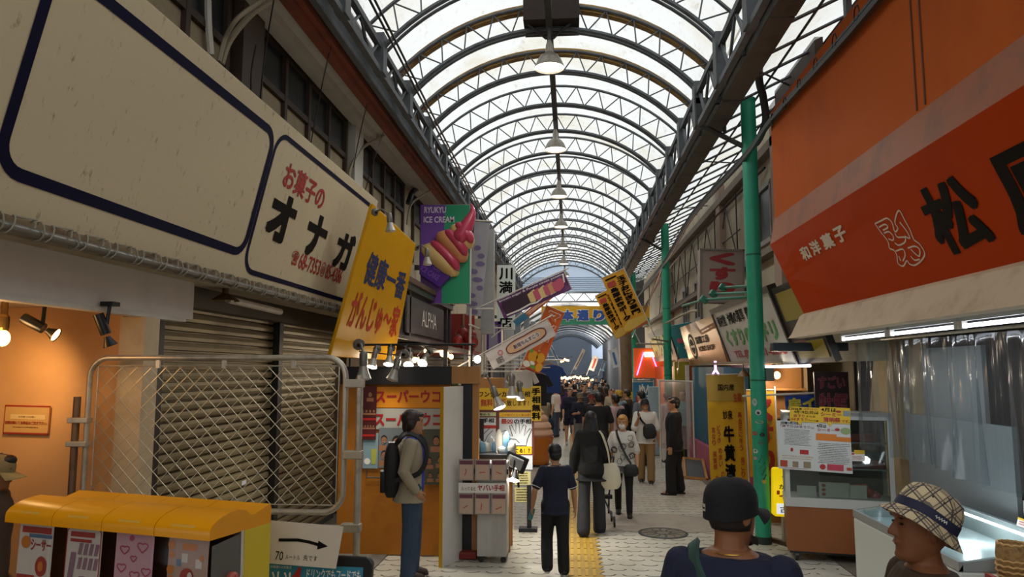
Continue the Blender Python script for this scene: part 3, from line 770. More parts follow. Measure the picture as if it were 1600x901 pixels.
# yellow hanging sign
f, w, h = quadframe(P(517, 556, X=-2.78), P(611, 562, X=-2.78), P(517, 340, X=-2.78))
bl = P(516, 557, Y=8.35); br = P(618, 563, Y=9.75); tl = P(583, 318, Y=8.7); tr = P(651, 381, Y=10.0)
f, w, h = quadframe(bl, br, tl)
t = thing('yellow_sign', 'glossy yellow leaning signboard with blue and red lettering beside the white sign', 'sign', bl)
c4 = [uv(f, 516, 557), uv(f, 616, 563), uv(f, 650, 381), uv(f, 583, 318)]
mb = MB(); mb.prism([f.p(*q, -.05) for q in c4], f.N*.05)
mb.build('panel', mat('glossy_yellow', '#d39a12', .22, dirt='#c08a10', dscale=1.5), t, bevel=.008)
def bil(s_, r_):
    a = [c4[0][i]*(1-s_)+c4[1][i]*s_ for i in (0, 1)]; b = [c4[3][i]*(1-s_)+c4[2][i]*s_ for i in (0, 1)]
    return [a[i]*(1-r_)+b[i]*r_ for i in (0, 1)]
def bil_text(mb, s, bx, bold, n=.004):
    vs, fs = glyphs(s, .004); x0 = min(p[0] for p in vs); x1 = max(p[0] for p in vs); y0 = min(p[1] for p in vs); y1 = max(p[1] for p in vs)
    for q_, (dx, dy) in enumerate(((0, 0), (.024, 0), (-.024, 0), (0, .022), (0, -.022), (.017, .017), (-.017, -.017))): mb.add([f.p(*bil(bx[0]+(x+dx-x0)/(x1-x0)*(bx[1]-bx[0]), bx[2]+(y+dy-y0)/(y1-y0)*(bx[3]-bx[2])), n+.0004*q_) for x, y in vs], fs)
mb = MB(); bil_text(mb, '健康一番', (.17, .93, .50, .72), .03); mb.build('blue_lettering', blue_ink, t)
mb = MB(); bil_text(mb, 'がんじゅ～家', (.10, .94, .19, .44), .03); mb.build('red_lettering', mat('vermilion', '#b5361c', .5), t)
# spot lamps on bent arms
bulb_w = mat('white_bulb', '#fff6e8', emit='#fff1da', es=22)
sock = mat('lamp_socket_grey', '#77736c', .4, .5)
refl = mat('reflector_grey', '#a9a59c', .35, .4)
def arm_spot(a, b, tip_dir, label, on=True, group=None, e=0, s=1.):
    a, b = V(a), V(b); ax = V(tip_dir).normalized()
    t = thing('arm_spotlight', label, 'spotlight', a, group)
    mid = (a+b)/2+V((0, 0, .05))
    MB().lathe(a, [(.001, -.01), (.045*s, -.008), (.05*s, .02), (.02*s, .035)], 12, (b-a)).build('mount', sock, t)
    MB().tube([a, mid, b], .011*s, 7).build('arm', sock, t)
    MB().lathe(b, [(.02*s, -.02), (.032*s, 0), (.034*s, .08*s), (.03*s, .10*s)], 14, ax, True).build('socket', sock, t, smooth=True)
    MB().lathe(b, [(.03*s, .10*s), (.04*s, .14*s), (.062*s, .20*s), (.060*s, .205*s)], 16, ax).build('reflector', refl, t, smooth=True)
    MB().lathe(b, [(.060*s, .203*s), (.04*s, .213*s), (.001, .216*s)], 16, ax).build('lens', bulb_w if on else mat('dead_lens', '#b8b2a4', .3), t, smooth=True)
    if e: spot(b+ax*.25*s, b+ax*2, e*3, (1, .93, .8), 1.9, .8)
    return t
arm_spot(P(585, 331, Y=8.6), P(608, 335, Y=8.45), (.1, 0, -1), 'unlit spotlight on a bent arm at the top of the yellow sign', False)
arm_spot(P(650, 386, Y=9.9), P(667, 390, Y=9.75), (.05, 0, -1), 'unlit spotlight on a bent arm at the right edge of the yellow sign', False)
arm_spot(P(560, 537, Y=8.3), P(568, 552, Y=8.1), (.02, 0, -1), 'unlit spotlight with large socket at the bottom of the yellow sign', False, s=1.4)
arm_spot(P(590, 545, Y=8.7), P(587, 548, Y=8.6), (-.1, -.3, -.8), 'lit spotlight just right of the large unlit one over the booth', e=18)
arm_spot(P(612, 543, Y=8.9), P(610, 545, Y=8.8), (0, -.35, -.8), 'brightly lit spotlight in the middle over the booth', e=18)
arm_spot(P(632, 552, Y=8.7), P(622, 562, Y=8.5), (-.25, -.2, -1), 'unlit spotlight tilted to the left in front of the black beam', False, s=1.2)
arm_spot(P(640, 548, Y=9.2), P(641, 552, Y=9.1), (.05, -.6, -.6), 'lit spotlight over the right half of the black beam', e=10)
arm_spot(P(672, 550, Y=9.4), P(667, 553, Y=9.3), (-.1, -.7, -.5), 'lit spotlight pointing at the street above the pale beam end', e=10)

# chain-link fence gate
FY = 5.2
pl_ = lambda x, y: P(x, y, Y=FY)
x0 = pl_(140, 600).x; x1 = pl_(540, 600).x; z1 = 2.285; z0 = 1.2
t = thing('mesh_gate', 'galvanised chain link gate panel with rounded tube frame before the shutter', 'gate', ((x0+x1)/2, FY, 0))
r = .14; q = rrect(x0, x1, z0, z1, r, 6)
mb = MB(); pts = [V((a, FY, b)) for a, b in q]; mb.tube(pts+[pts[0], pts[1]], .021, 10); mb.build('tube_frame', steel, t, smooth=True)
def clipseg(a, b):
    lo, hi = 0., 1.; X0, X1, Z0, Z1 = x0+.06, x1-.05, z0+.05, z1-.06
    for d0, dd, mn, mx in ((a[0], b[0]-a[0], X0, X1), (a[1], b[1]-a[1], Z0, Z1)):
        u, v = (mn-d0)/dd, (mx-d0)/dd
        lo = max(lo, min(u, v)); hi = min(hi, max(u, v))
    return (lo, hi) if lo < hi else None
mb = MB(); D = .112; H_ = z1-z0
k = -12
while k*D < (x1-x0)+H_+1:
    for sgn in (1, -1):
        a = (x0+k*D-(H_ if sgn > 0 else 0), z0); b = (a[0]+sgn*H_*.98, z1) if sgn > 0 else (a[0]-H_*.98, z1)
        cs = clipseg(a, b)
        if cs:
            A = V((a[0]+(b[0]-a[0])*cs[0], FY, a[1]+(b[1]-a[1])*cs[0])); B = V((a[0]+(b[0]-a[0])*cs[1], FY, a[1]+(b[1]-a[1])*cs[1]))
            if (A-B).length > .03: mb.tube([A+V((0, .003*sgn, 0)), B+V((0, .003*sgn, 0))], .0028, 4)
    k += 1
mb.build('chain_link', mat('bright_wire', '#b0a78f', .35, .7), t)
mb = MB()
for zz in (z0+.05, z1-.06): mb.tube([(x0+.06, FY, zz), (x1-.05, FY, zz)], .005, 5)
mb.tube([(x1-.05, FY, z0+.05), (x1-.05, FY, z1-.06)], .005, 5); mb.tube([(x0+.06, FY, z0+.05), (x0+.06, FY, z1-.06)], .005, 5)
mb.build('edge_wire', steel, t)
for fx in (.27, .53, .8): MB().bb(x0+fx*(x1-x0)-.014, x0+fx*(x1-x0)+.014, FY-.01, FY+.01, z1-.075, z1-.015).build('clip', steel, t)
MB().tube([(x0+.3, FY+.03, 1.09), (x1-.02, FY+.03, 1.09)], .02, 8).build('lower_rail', steel, t)
xp = pl_(556, 700).x
t2 = thing('gate_post', 'galvanised tall thin post at the right end of the mesh gate', 'post', (xp+.02, FY, 0))
MB().tube([(xp+.02, FY, .012), (xp+.02, FY, 2.16)], .024, 10).build('shaft', steel, t2, smooth=True)
for zz in (2.1, 1.6, 1.1): MB().bb(xp-.09, xp+.05, FY-.03, FY+.03, zz-.03, zz+.03).build('clamp', steel, t2, bevel=.008)
MB().tube([(xp+.02, FY, .012), (xp+.02, FY, .03)], .07, 14).build('base_plate', steel, t2)
xq = pl_(116, 700).x
t3 = thing('gate_post', 'short rusty post clamped beside the left end of the mesh gate', 'post', (xq, FY, 0))
MB().tube([(xq, FY, .012), (xq, FY, 2.0)], .026, 10).build('shaft', mat('rusty_steel', '#7a6350', .5, .5, dirt='#4a3324', dscale=8), t3, smooth=True)
for zz in (1.83, 1.66, 1.22): MB().bb(xq-.05, x0+.02, FY-.035, FY+.035, zz-.02, zz+.02).build('clamp', steel, t3, bevel=.006)

# capsule toy machines
yp = mat('machine_yellow', '#e89a06', .28, spec=.3); yp2 = mat('machine_lemon', '#d8bb1c', .35)
dark_in = mat('machine_inside', '#3a1f18', .5)
acr = clear_mat('acrylic_pane', '#f2f2f0', -.01, .06, 0, 1.25)
GA, GB = V((-2.84, 3.58, 0)), V((-1.61, 3.26, 0))
GU = (GB-GA).normalized(); GD = V((-GU.y, GU.x, 0)); GW = (GB-GA).length/4
def gp(u, d, z): return GA+GU*u+GD*d+V((0, 0, z))
def gbox(mb, u0, u1, d0, d1, z0, z1): return mb.prism([gp(u0, d0, z0), gp(u1, d0, z0), gp(u1, d1, z0), gp(u0, d1, z0)], (0, 0, z1-z0))
def capsule_machine(i, label, paper, deco):
    a = GW*i; b = a+GW-.004
    t = thing('capsule_machine', label, 'capsule toy machine', gp((a+b)/2, .21, .012), 'capsule toy machines')
    zf, zt = 1.46, 1.545
    pr = [(.0, zf)]+[(.19*(1-math.cos(PI/2*k/8))*.98, zf+.012+(zt-zf-.012)*math.sin(PI/2*k/8)) for k in range(9)]+[(.24, zt-.012), (.27, zt-.038), (.30, zt-.042), (.42, zt-.012), (.43, zt-.03), (.43, zf-.02), (.0, zf-.02)]
    mb = MB(); mb.prism([gp(a, d, z) for d, z in pr], GU*(b-a)); mb.build('hood', yp, t, smooth=True)
    gbox(MB(), a, b, .235, .43, .012, zf-.02).build('body', yp2, t)
    gbox(gbox(MB(), a, b, .015, .235, .012, 1.10), a, b, .0, .235, 1.10, 1.125).build('lower_body', yp, t)
    gbox(MB(), a+.004, b-.004, .17, .232, 1.125, zf-.02).build('inside', dark_in, t)
    q = [(.012-.02*math.sin(PI*k/8), zf-.02-.315*k/8) for k in range(9)]
    MB().loft([[gp(xx, d, z) for d, z in q] for xx in (a+.004, b-.004)], caps=False, closed=False).build('window', acr, t)
    f = FR(gp(a+.03, .055, 1.13), GU, (GD*.03+V((0, 0, 1)))); W_, H2 = GW*.72, .305
    mb = MB(); slab(mb, f, 0, W_, 0, H2, -.002, 0); pp = mb.build('poster', paper, t)
    deco(f, W_, H2, pp)
    mb = MB(); g = FR(gp(a+.09, .006, zf+.02), GU, V((0, 0, 1))+GD*.45); rect(mb, g, 0, GW*.42, 0, .02, .004); mb.build('strip_label', mat('hood_label', '#dba63c', .4), t)
    MB().lathe(gp((a+b)/2, .02, .9), [(.001, .03), (.045, .03), (.05, 0)], 16, -GD).build('knob', white_paint, t)
    return t
pinkm = mat('paper_pink', '#c79aa3', .6); redm = mat('paper_red', '#a3352a', .6); purp = mat('paper_mauve', '#8d6a78', .6); paperw = mat('paper_white', '#cfc6bd', .6)
tanm = mat('paper_tan', '#b08f80', .6); blu = mat('paper_blue', '#55708f', .6); orng = mat('paper_orange', '#c8742a', .6); magenta = mat('paper_magenta', '#b0446a', .6)
def d0(f, w, h, p):
    mb = MB(); rect(mb, f, .08*w, .95*w, .83*h, .93*h); letters(mb, f, 'シーサー', .38*w, .97*w, .56*h, .74*h, .002, .02); blob(mb, f, .72*w, .32*h, .17*w, .16*h); rect(mb, f, .02*w, .55*w, .1*h, .17*h); mb.build('red_print', redm, p)
    mb = MB(); rect(mb, f, .3*w, .98*w, .76*h, .82*h); mb.build('blue_print', blu, p)
    mb = MB(); blob(mb, f, .22*w, .68*h, .14*w, .1*h); blob(mb, f, .72*w, .32*h, .08*w, .08*h, .005); mb.build('orange_print', orng, p)
def d1(f, w, h, p):
    mb = MB(); rect(mb, f, .12*w, .8*w, .84*h, .92*h); rect(mb, f, .12*w, .72*w, .76*h, .81*h); stroke(mb, f, rrect(.02*w, .97*w, .02*h, .97*h, .02), .006, .002, True); mb.build('red_print', redm, p)
    mb = MB()
    for k in range(4):
        for j in range(2): q = [(.36*w+k*.15*w, .35*h+j*.22*h), (.46*w+k*.15*w, .35*h+j*.22*h), (.50*w+k*.15*w, .53*h+j*.22*h), (.40*w+k*.15*w, .53*h+j*.22*h)]; mb.add([f.p(*c, .003) for c in q], [(0, 1, 2, 3)])
    mb.add([f.p(*c, .003) for c in ((.1*w, .12*h), (.25*w, .12*h), (.32*w, .6*h), (.17*w, .6*h))], [(0, 1, 2, 3)]); blob(mb, f, .55*w, .16*h, .2*w, .09*h); mb.build('mauve_print', purp, p)
def d2(f, w, h, p):
    mb = MB()
    for i, (cx, cy, s) in enumerate([(.25, .72, .12), (.72, .78, .14), (.2, .45, .12), (.55, .35, .13), (.85, .42, .12), (.5, .6, .08)]):
        q = [(cx*w+s*w*math.sin(a)**3, cy*h+s*h*.5*(math.cos(a)-.35*math.cos(2*a)-.12*math.cos(3*a))) for a in [2*PI*k/18 for k in range(18)]]; stroke(mb, f, q, .006, .003, True)
    for c in ((.1, .2), (.8, .12), (.42, .9), (.62, .12)): blob(mb, f, c[0]*w, c[1]*h, .06*w, .045*h)
    mb.build('heart_print', magenta, p)
def d3(f, w, h, p):
    mb = MB()
    for c in ((.08, .86, .09), (.1, .72, .07), (.08, .5, .09), (.1, .35, .09), (.85, .7, .06), (.8, .3, .07)): blob(mb, f, c[0]*w, c[1]*h, c[2]*w, c[2]*h*.75)
    mb.add([f.p(c, d, .003) for c, d in rrect(.35*w, .72*w, .8*h, .9*h, .01)], [tuple(range(28))]); mb.build('orange_print', orng, p)
    mb = MB(); blob(mb, f, .5*w, .42*h, .17*w, .12*h); mb.build('red_print', redm, p)
    mb = MB(); blob(mb, f, .58*w, .43*h, .06*w, .06*h, .005); rect(mb, f, .35*w, .5*w, .62*h, .75*h); rect(mb, f, .7*w, .85*w, .55*h, .68*h); mb.build('white_print', paperw, p)
    mb = MB(); blob(mb, f, .7*w, .15*h, .12*w, .09*h); rect(mb, f, .22*w, .34*w, .56*h, .66*h); mb.build('blue_print', blu, p)
    mb = MB(); blob(mb, f, .3*w, .15*h, .13*w, .09*h); mb.build('pink_print', magenta, p)
labs = ['leftmost yellow capsule toy machine, its poster red, blue and white', 'yellow capsule toy machine with a pale poster of mauve items, second from the left', 'yellow capsule toy machine with a pink heart poster', 'yellow capsule toy machine with a tan poster, at the right end of the row']
for i, (pm, dc) in enumerate([(paperw, d0), (paperw, d1), (pinkm, d2), (tanm, d3)]): cm = capsule_machine(i, labs[i], pm, dc)
# side window and capsules at the right end of the row
f = FR(gp(GW*4-.003, .012, 1.125), GD, (0, 0, 1))
mb = MB(); mb.add([f.p(*q, .004) for q in ((.0, .02), (.16, .0), (.20, .12), (.20, .31), (.0, .29))], [(0, 1, 2, 3, 4)]); mb.build('side_window', mat('smoky_window', '#5d5852', .2), cm)
mb = MB(); stroke(mb, f, [(.20, .32), (.205, .12), (.15, -.02), (.0, -.02)], .02, .006); mb.build('window_trim', white_paint, cm)
for (u, w_, m_) in ((.035, .08, mat('capsule_blue', '#2d6f8f', .3)), (.08, .095, mat('capsule_navy', '#4a4a78', .3)), (.13, .12, mat('capsule_red', '#a5473c', .3))):
    c = f.p(u, w_, .012); tag(MB().ell(c, (.032, .032, .032)).build('toy_capsule', m_, smooth=True), {'capsule_blue': 'blue', 'capsule_navy': 'violet', 'capsule_red': 'red'}[m_.name]+' toy capsule in the side window of the end capsule machine', 'toy capsule', 'toy capsules')

# stand signboard with black frame and paper arrow
f, w, h = quadframe(P(366, 1250, Y=4.0), P(569, 1256, Y=4.0), P(366, 869, Y=4.05))
f = FR((-1.84, 4.0, .03), (.727, -.02, -.008), (0, .12, 1)); w, h = .727, 1.16
t = thing('stand_sign', 'blue poster stand with a black rounded frame at the bottom edge of the view', 'sign', f.p(w/2, 0))
mb = MB(); mb.prism([f.p(a, b, -.03) for a, b in rrect(0, w, 0, h, .045)], f.N*.04); mb.build('frame', black_plastic, t, bevel=.008)
mb = MB(); rect(mb, f, .05, w-.05, .05, h-.055, .0125); mb.build('poster', mat('poster_cyan', '#2a7f98', .5, dirt='#2f8ea5', dscale=3), t)
mb = MB(); letters(mb, f, 'ドリンクでもフードでも', .36, w-.06, h-.125, h-.072, .015, .012); letters(mb, f, 'どいい!', .055, .27, h-.155, h-.085, .015, .02); letters(mb, f, '国際通りと市場通りの交差点', .07, .27, h-.078, h-.063, .015, .004); mb.build('white_lettering', white_ink, t)
mb = MB(); letters(mb, f, '4', .265, .335, h-.19, h-.068, .015, .03); mb.build('red_numeral', mat('bright_red', '#b3241f', .5), t)
for sx in (.06, w-.06): MB().tube([f.p(sx, .03, -.02), V((f.p(sx, 0).x, 4.4, .013))], .012).build('leg', black_plastic, t)
g, w, h = quadframe(P(400, 878, Y=3.97), P(525, 888, Y=3.97), P(418, 812, Y=4.0))
t = thing('paper_sign', 'white paper sheet with a hand drawn arrow propped on the blue poster stand', 'sign', g.p(w/2, 0))
cs = [uv(g, 400, 878), uv(g, 525, 888), uv(g, 537, 822), uv(g, 418, 812)]
mb = MB(); mb.prism([g.p(a, b, 0) for a, b in cs], g.N*.004); mb.build('sheet', mat('cream_white_paper', '#c9bcaa', .7), t)
mb = MB(); a0 = uv(g, 436, 843); a1 = uv(g, 466, 843); a2 = uv(g, 500, 851); tip = uv(g, 513, 853)
stroke(mb, g, [a0, a1, ((a1[0]+a2[0])/2, (a1[1]+a2[1])/2+.003), a2], .016, .006)
mb.add([g.p(*uv(g, 498, 844), .006), g.p(*tip, .006), g.p(*uv(g, 496, 858), .006)], [(0, 2, 1)])
b = pxbox(g, 430, 874, 444, 861); letters(mb, g, '70', *b, .006, .004)
b = pxbox(g, 446, 873, 470, 867); letters(mb, g, 'メートル', *b, .006, .002)
b = pxbox(g, 474, 875, 497, 868); letters(mb, g, '先です', *b, .006, .002)
mb.build('ink_marks', ink, t)

# yellow booth
BY = 8.9
or_ply = mat('orange_ply', '#ad690c', .6, dirt='#85490a', dscale=1.6, damt=.8)
bx0, bx1 = -2.83, -1.47
t = thing('booth', 'orange painted plywood booth front with black header beam beside the shutter', 'booth', (-2.1, BY, 0))
MB().bb(bx0, bx1, BY, BY+.06, .012, 2.02).build('front_panel', or_ply, t)
MB().bb(-2.80, -1.44, BY-.06, BY+.06, 2.02, 2.235).build('header_beam', mat('black_beam', '#141318', .5), t)
MB().bb(-1.44, -1.10, BY-.062, BY+.06, 2.03, 2.235).build('beam_end', wood, t)
MB().bb(-1.33, -1.19, BY-.03, BY+.05, 0, 2.03).build('black_post', mat('black_beam', '#141318'), t)
MB().bb(-1.19, -1.115, BY-.03, BY+.05, 0, 2.03).build('wood_post', wood, t)
# white door leaf with yellow edge
a = V((-1.46, 8.42, 0)); b = V((-1.30, 8.84, 0))
t = thing('door_leaf', 'white board door standing out from the booth, yellow along its near edge', 'door leaf', (a+b)/2)
mb = MB(); d = (b-a).normalized(); nn = V((-d.y, d.x, 0))
mb.prism([a, b, b+nn*.04, a+nn*.04], (0, 0, 2.0)); mb.build('face', mat('panel_white', '#dcd9d2', .6, dirt='#c9c5bd', dscale=2), t)
mb = MB(); a2_ = a-d*.012; mb.prism([a2_, a, a+nn*.04, a2_+nn*.04], (0, 0, 2.0)); mb.build('edge', mat('edge_yellow', '#c9960f', .5), t)
f = FR((bx0, BY, 0), (1, 0, 0), (0, 0, 1))
orb = mat('banner_orange', '#d9860f', .5); crim = mat('crimson', '#a81d1d', .5); gw = mat('grey_white_banner', '#a8a499', .6)
t = thing('booth_banner', 'orange strip banner with red characters across the top of the booth', 'banner', f.p(.9, 1.75, .01))
mb = MB(); slab(mb, f, .38, 1.34, 1.74, 1.99, .003, .012); mb.build('sheet', orb, t)
mb = MB(); letters(mb, f, 'スーパーウコン', .45, 1.40, 1.80, 1.95, .015, .03); mb.build('lettering', crim, t)
t = thing('booth_banner', 'grey white strip banner with red characters under the orange one', 'banner', f.p(.9, 1.5, .01))
mb = MB(); slab(mb, f, .40, 1.34, 1.48, 1.73, .003, .012); mb.build('sheet', gw, t)
mb = MB(); letters(mb, f, 'スーパーウコン', .44, 1.42, 1.52, 1.68, .015, .03); mb.build('lettering', crim, t)
skinp = mat('poster_skin', '#9c6a4c', .6); dkred = mat('poster_dark_red', '#4a1214', .5); greyp = mat('poster_grey', '#6d7478', .5); hairp = mat('poster_hair', '#1c1615', .6)
def faces(f, parent, pts, s):
    mb = MB(); m2_ = MB(); m3 = MB()
    for (u, w_) in pts:
        m2_.add([f.p(u+s*.55*math.cos(a), w_+s*.2+s*.72*math.sin(a), .004) for a in [2*PI*k/16 for k in range(16)]], [tuple(range(16))])
        blob(mb, f, u, w_, s*.46, s*.62, .006); rect(mb, f, u-s*.9, u+s*.9, w_-s*1.7, w_-s*.8, .0035)
        for sx in (-1, 1): blob(m3, f, u+sx*s*.18, w_+s*.08, s*.1, s*.05, .007, 8)
        blob(m3, f, u, w_-s*.3, s*.16, s*.04, .007, 8)
    mb.build('portrait', skinp, parent); m2_.build('portrait_hair', hairp, parent); m3.build('portrait_features', hairp, parent)
def poster(x0, y0, x1, y1, m, name, label, n=.02, tilt=0):
    u0, u1, w0, w1 = pxbox(f, x0, y1, x1, y0)
    g = FR(f.p(u0, w0, n), f.U+f.W*tilt, f.W)
    t = thing(name, label, 'poster', g.p((u1-u0)/2, 0))
    mb = MB(); slab(mb, g, 0, u1-u0, 0, w1-w0, 0, .003); mb.build('sheet', m, t)
    return t, g, u1-u0, w1-w0
t, g, w, h = poster(563, 603, 590, 686, dkred, 'fight_poster', 'dark red poster with rows of portraits behind the gate post', .03)
faces(g, t, [(w*.6, h*.84)], w*.24); faces(g, t, [(w*(.16+.23*k), h*.53) for k in range(4)], w*.13); faces(g, t, [(w*(.16+.17*k), h*.25) for k in range(5)], w*.1)
mb = MB(); rect(mb, g, 0, w, h*.36, h*.40, .005); rect(mb, g, .05*w, .95*w, h*.06, h*.1, .005); mb.build('red_band', crim, t)
t, g, w, h = poster(567, 676, 592, 731, mat('poster_pale_blue', '#7f98a0', .5), 'drink_poster', 'pale blue poster with a yellow drink at the left of the booth', .015)
mb = MB(); mb.add([g.p(*q, .005) for q in ((.58*w, .12*h), (.85*w, .12*h), (.92*w, .55*h), (.55*w, .55*h))], [(0, 1, 2, 3)]); mb.build('drink', mat('poster_lime', '#a7ab4a', .5), t)
mb = MB(); blob(mb, g, .3*w, .2*h, .2*w, .09*h, .005); mb.build('cloud', white_ink, t)
t, g, w, h = poster(592, 668, 660, 730, greyp, 'portrait_poster', 'grey poster of large portraits left of the backpack man', .02)
faces(g, t, [(w*.42, h*.60)], h*.23); faces(g, t, [(w*.12, h*.68), (w*.13, h*.30), (w*.33, h*.2), (w*.78, h*.65)], h*.15)
mb = MB(); R = random.Random(2)
stroke(mb, g, [(w*(.62+.3*math.sin(k*1.7)*.5), h*(.45+.06*k)) for k in range(7)], .012, .006); mb.build('scrawl', white_ink, t)
t, g, w, h = poster(662, 670, 698, 756, mat('poster_olive', '#4a4a3e', .5), 'portrait_poster', 'olive dark poster of portraits right of the backpack man', .02)
faces(g, t, [(w*.55, h*.78)], w*.28); faces(g, t, [(w*.25, h*.42), (w*.72, h*.44)], w*.2); faces(g, t, [(w*.3, h*.16), (w*.7, h*.16)], w*.16)
t = thing('leaflet_rail', 'thin black rail on the orange booth under the posters', 'rail', P(590, 745, Y=BY-.02))
a, b = P(573, 733, Y=BY-.02), P(605, 746, Y=BY-.02)
mb = MB(); mb.tube([a, V((a.x, a.y, b.z)), b, V((b.x, b.y, a.z))], .008, 6); mb.build('bar', dark_steel, t)
# odds and ends beside the booth: crates
t = thing('wooden_crate', 'pale wooden crate on the floor between the booth and the palm cards', 'crate', (-1.17, 9.05, 0))
mb = MB(); 
for z in (.1, .3, .5): mb.bb(-1.3, -1.02, 9.0, 9.03, z, z+.09)
mb.build('slat', wood, t); MB().bb(-1.3, -1.27, 9.03, 9.3, 0, .62).bb(-1.05, -1.02, 9.03, 9.3, 0, .62).build('side', wood, t); MB().bb(-1.29, -1.03, 9.03, 9.3, .02, .05).build('floor_board', wood, t)
tag(MB().bb(-1.32, -1.12, 8.75, 8.97, 0.012, .09).build('red_box', mat('red_box', '#7a1f1a', .5), bevel=.01), 'low dark red box on the floor in front of the wooden crate', 'box')

# palm reading stall
cab_m = mat('washed_white_board', '#b5b1aa', .6, dirt='#8f8a82', dscale=6, stretch=(1, 1, .2))
t = thing('card_stand', 'narrow white cabinet on casters carrying two rows of palm cards', 'stand', (-.93, 8.75, 0))
MB().bb(-1.10, -.76, 8.66, 8.98, .07, 1.12).build('cabinet', cab_m, t, bevel=.008)
for dx in (-1.06, -.80):
    for dy in (8.70, 8.94): MB().lathe((dx, dy-.01, .035), [(.001, 0), (.034, 0), (.034, .025), (.001, .025)], 14, (0, 1, 0)).build('caster', black_plastic, t)
MB().bb(-1.3, -.74, 8.62, 8.66, 1.0, 1.06).build('rail', black_paint, t)
f = FR((-1.31, 8.61, 0), (1, 0, 0), (0, 0, 1))
cardm = mat('palm_card', '#c3a68f', .5); plum = mat('plum_band', '#6d3b4c', .5); fr_ = mat('card_frame', '#9a958d', .4)
t = thing('title_card', 'white strip card between the two rows of palm cards', 'card', f.p(.28, .84))
mb = MB(); slab(mb, f, 0, .56, .79, .90, 0, .006); mb.build('sheet', white_ink, t)
mb = MB(); letters(mb, f, 'ヤバい手相', .22, .53, .815, .885, .008, .025); mb.build('red_lettering', crim, t)
mb = MB(); letters(mb, f, '入ってると', .03, .2, .815, .86, .008, .012); mb.build('olive_lettering', mat('olive_ink', '#7f7a1c', .5), t)
for r_ in range(2):
    for c_ in range(3):
        u0 = .0+.19*c_; w0 = .93 if r_ == 0 else .55; hh = .24
        t = thing('palm_card', ['left', 'middle', 'right'][c_]+' palm card of the '+['upper', 'lower'][r_]+' row on the white card stand', 'card', f.p(u0+.085, w0), 'palm cards')
        mb = MB(); slab(mb, f, u0, u0+.175, w0, w0+hh, 0, .012); mb.build('frame', fr_, t)
        mb = MB(); rect(mb, f, u0+.012, u0+.163, w0+.012, w0+hh-.012, .014); mb.build('photo', cardm, t)
        mb = MB(); rect(mb, f, u0+.012, u0+.163, w0+hh-.06, w0+hh-.015, .015); mb.build('heading', plum, t)
        mb = MB(); q = [[(.07, .06), (.09, .1), (.08, .13)], [(.05, .09), (.12, .095)], [(.06, .1), (.1, .08), (.12, .085)], [(.06, .07), (.11, .1)], [(.07, .05), (.08, .12)], [(.05, .06), (.12, .09)]][r_*3+c_]
        stroke(mb, f, [(u0+a, w0+b) for a, b in q], .01, .016); mb.build('mark', mat('card_red', '#b04a30', .5), t)
# big palm boards
f = FR(P(748, 800, Y=10.3), (1, .08, 0), (0, .06, 1))
t = thing('palm_board', 'large upright yellow and white palm reading board on a black stand', 'signboard', V((f.o.x+.4, 10.3, 0)))
def bx(x0, y0, x1, y1): return pxbox(f, x0, y1, x1, y0)
u0, u1, w0, w1 = bx(742, 606, 834, 712)
mb = MB(); slab(mb, f, u0, u1, w0, w1, -.03, 0); mb.build('panel', mat('board_brown_red', '#5f2a22', .5), t)
mb = MB(); rect(mb, f, *bx(746, 606, 832, 640)); rect(mb, f, *bx(748, 697, 831, 709)); rect(mb, f, *bx(780, 644, 831, 651)); mb.build('yellow_panel', yel, t)
mb = MB(); rect(mb, f, *bx(780, 652, 831, 697)); rect(mb, f, *bx(746, 652, 775, 697)); mb.build('white_panel', mat('board_white', '#c4cbd2', .5), t)
mb = MB(); rect(mb, f, *bx(746, 644, 775, 650)); mb.build('pale_panel', mat('board_pale_green', '#b6bd92', .5), t)
mb = MB(); letters(mb, f, 'ワンナンカラー手相', *bx(748, 611, 828, 620), .004, .02); letters(mb, f, '致します！', *bx(792, 625, 826, 634), .004, .012)
letters(mb, f, 'の手相', *bx(803, 654, 830, 662), .004, .025); letters(mb, f, 'の手相', *bx(746, 653, 772, 660), .004, .025); letters(mb, f, '入ってる！？', *bx(790, 700, 828, 707), .004, .015); letters(mb, f, '深める', *bx(748, 645, 766, 649), .004, .01); mb.build('black_lettering', ink, t)
mb = MB(); letters(mb, f, '無料診断', *bx(751, 623, 790, 635), .005, .02); letters(mb, f, '最凶', *bx(783, 654, 801, 662), .004, .03); rect(mb, f, *bx(747, 664, 775, 669), .004); letters(mb, f, 'この線が入ると要注意！', *bx(784, 646, 829, 650), .004, .006); mb.build('red_lettering', mat('brick_red', '#a8321f', .5), t)
hand = [(790, 672), (783, 674), (788, 682), (798, 690), (801, 696), (822, 696), (824, 686), (831, 670), (828, 669), (819, 680), (822, 665), (818, 663), (812, 677), (811, 661), (806, 661), (806, 677), (799, 663), (796, 665), (801, 681), (795, 678)]
hq = [uv(f, *q) for q in hand]
mb = MB(); stroke(mb, f, hq, .012, .006, True); stroke(mb, f, [uv(f, 797, 685), uv(f, 806, 686), uv(f, 812, 692)], .008, .006); stroke(mb, f, [uv(f, 749, 690), uv(f, 757, 676), uv(f, 765, 669)], .01, .006); stroke(mb, f, [uv(f, 757, 690), uv(f, 762, 680), uv(f, 770, 672)], .01, .006); mb.build('hand_outline', mat('grey_ink', '#4c4845', .5), t)
MB().bb(f.o.x, f.o.x+.06, 10.3, 10.36, 0, w1*.9).build('stand_leg', black_paint, t); MB().bb(f.o.x+.66, f.o.x+.72, 10.33, 10.39, 0, .62).build('stand_leg', black_paint, t)
MB().bb(f.o.x+.55, f.o.x+.8, 10.28, 10.45, 0, .05).build('stand_base', black_paint, t)
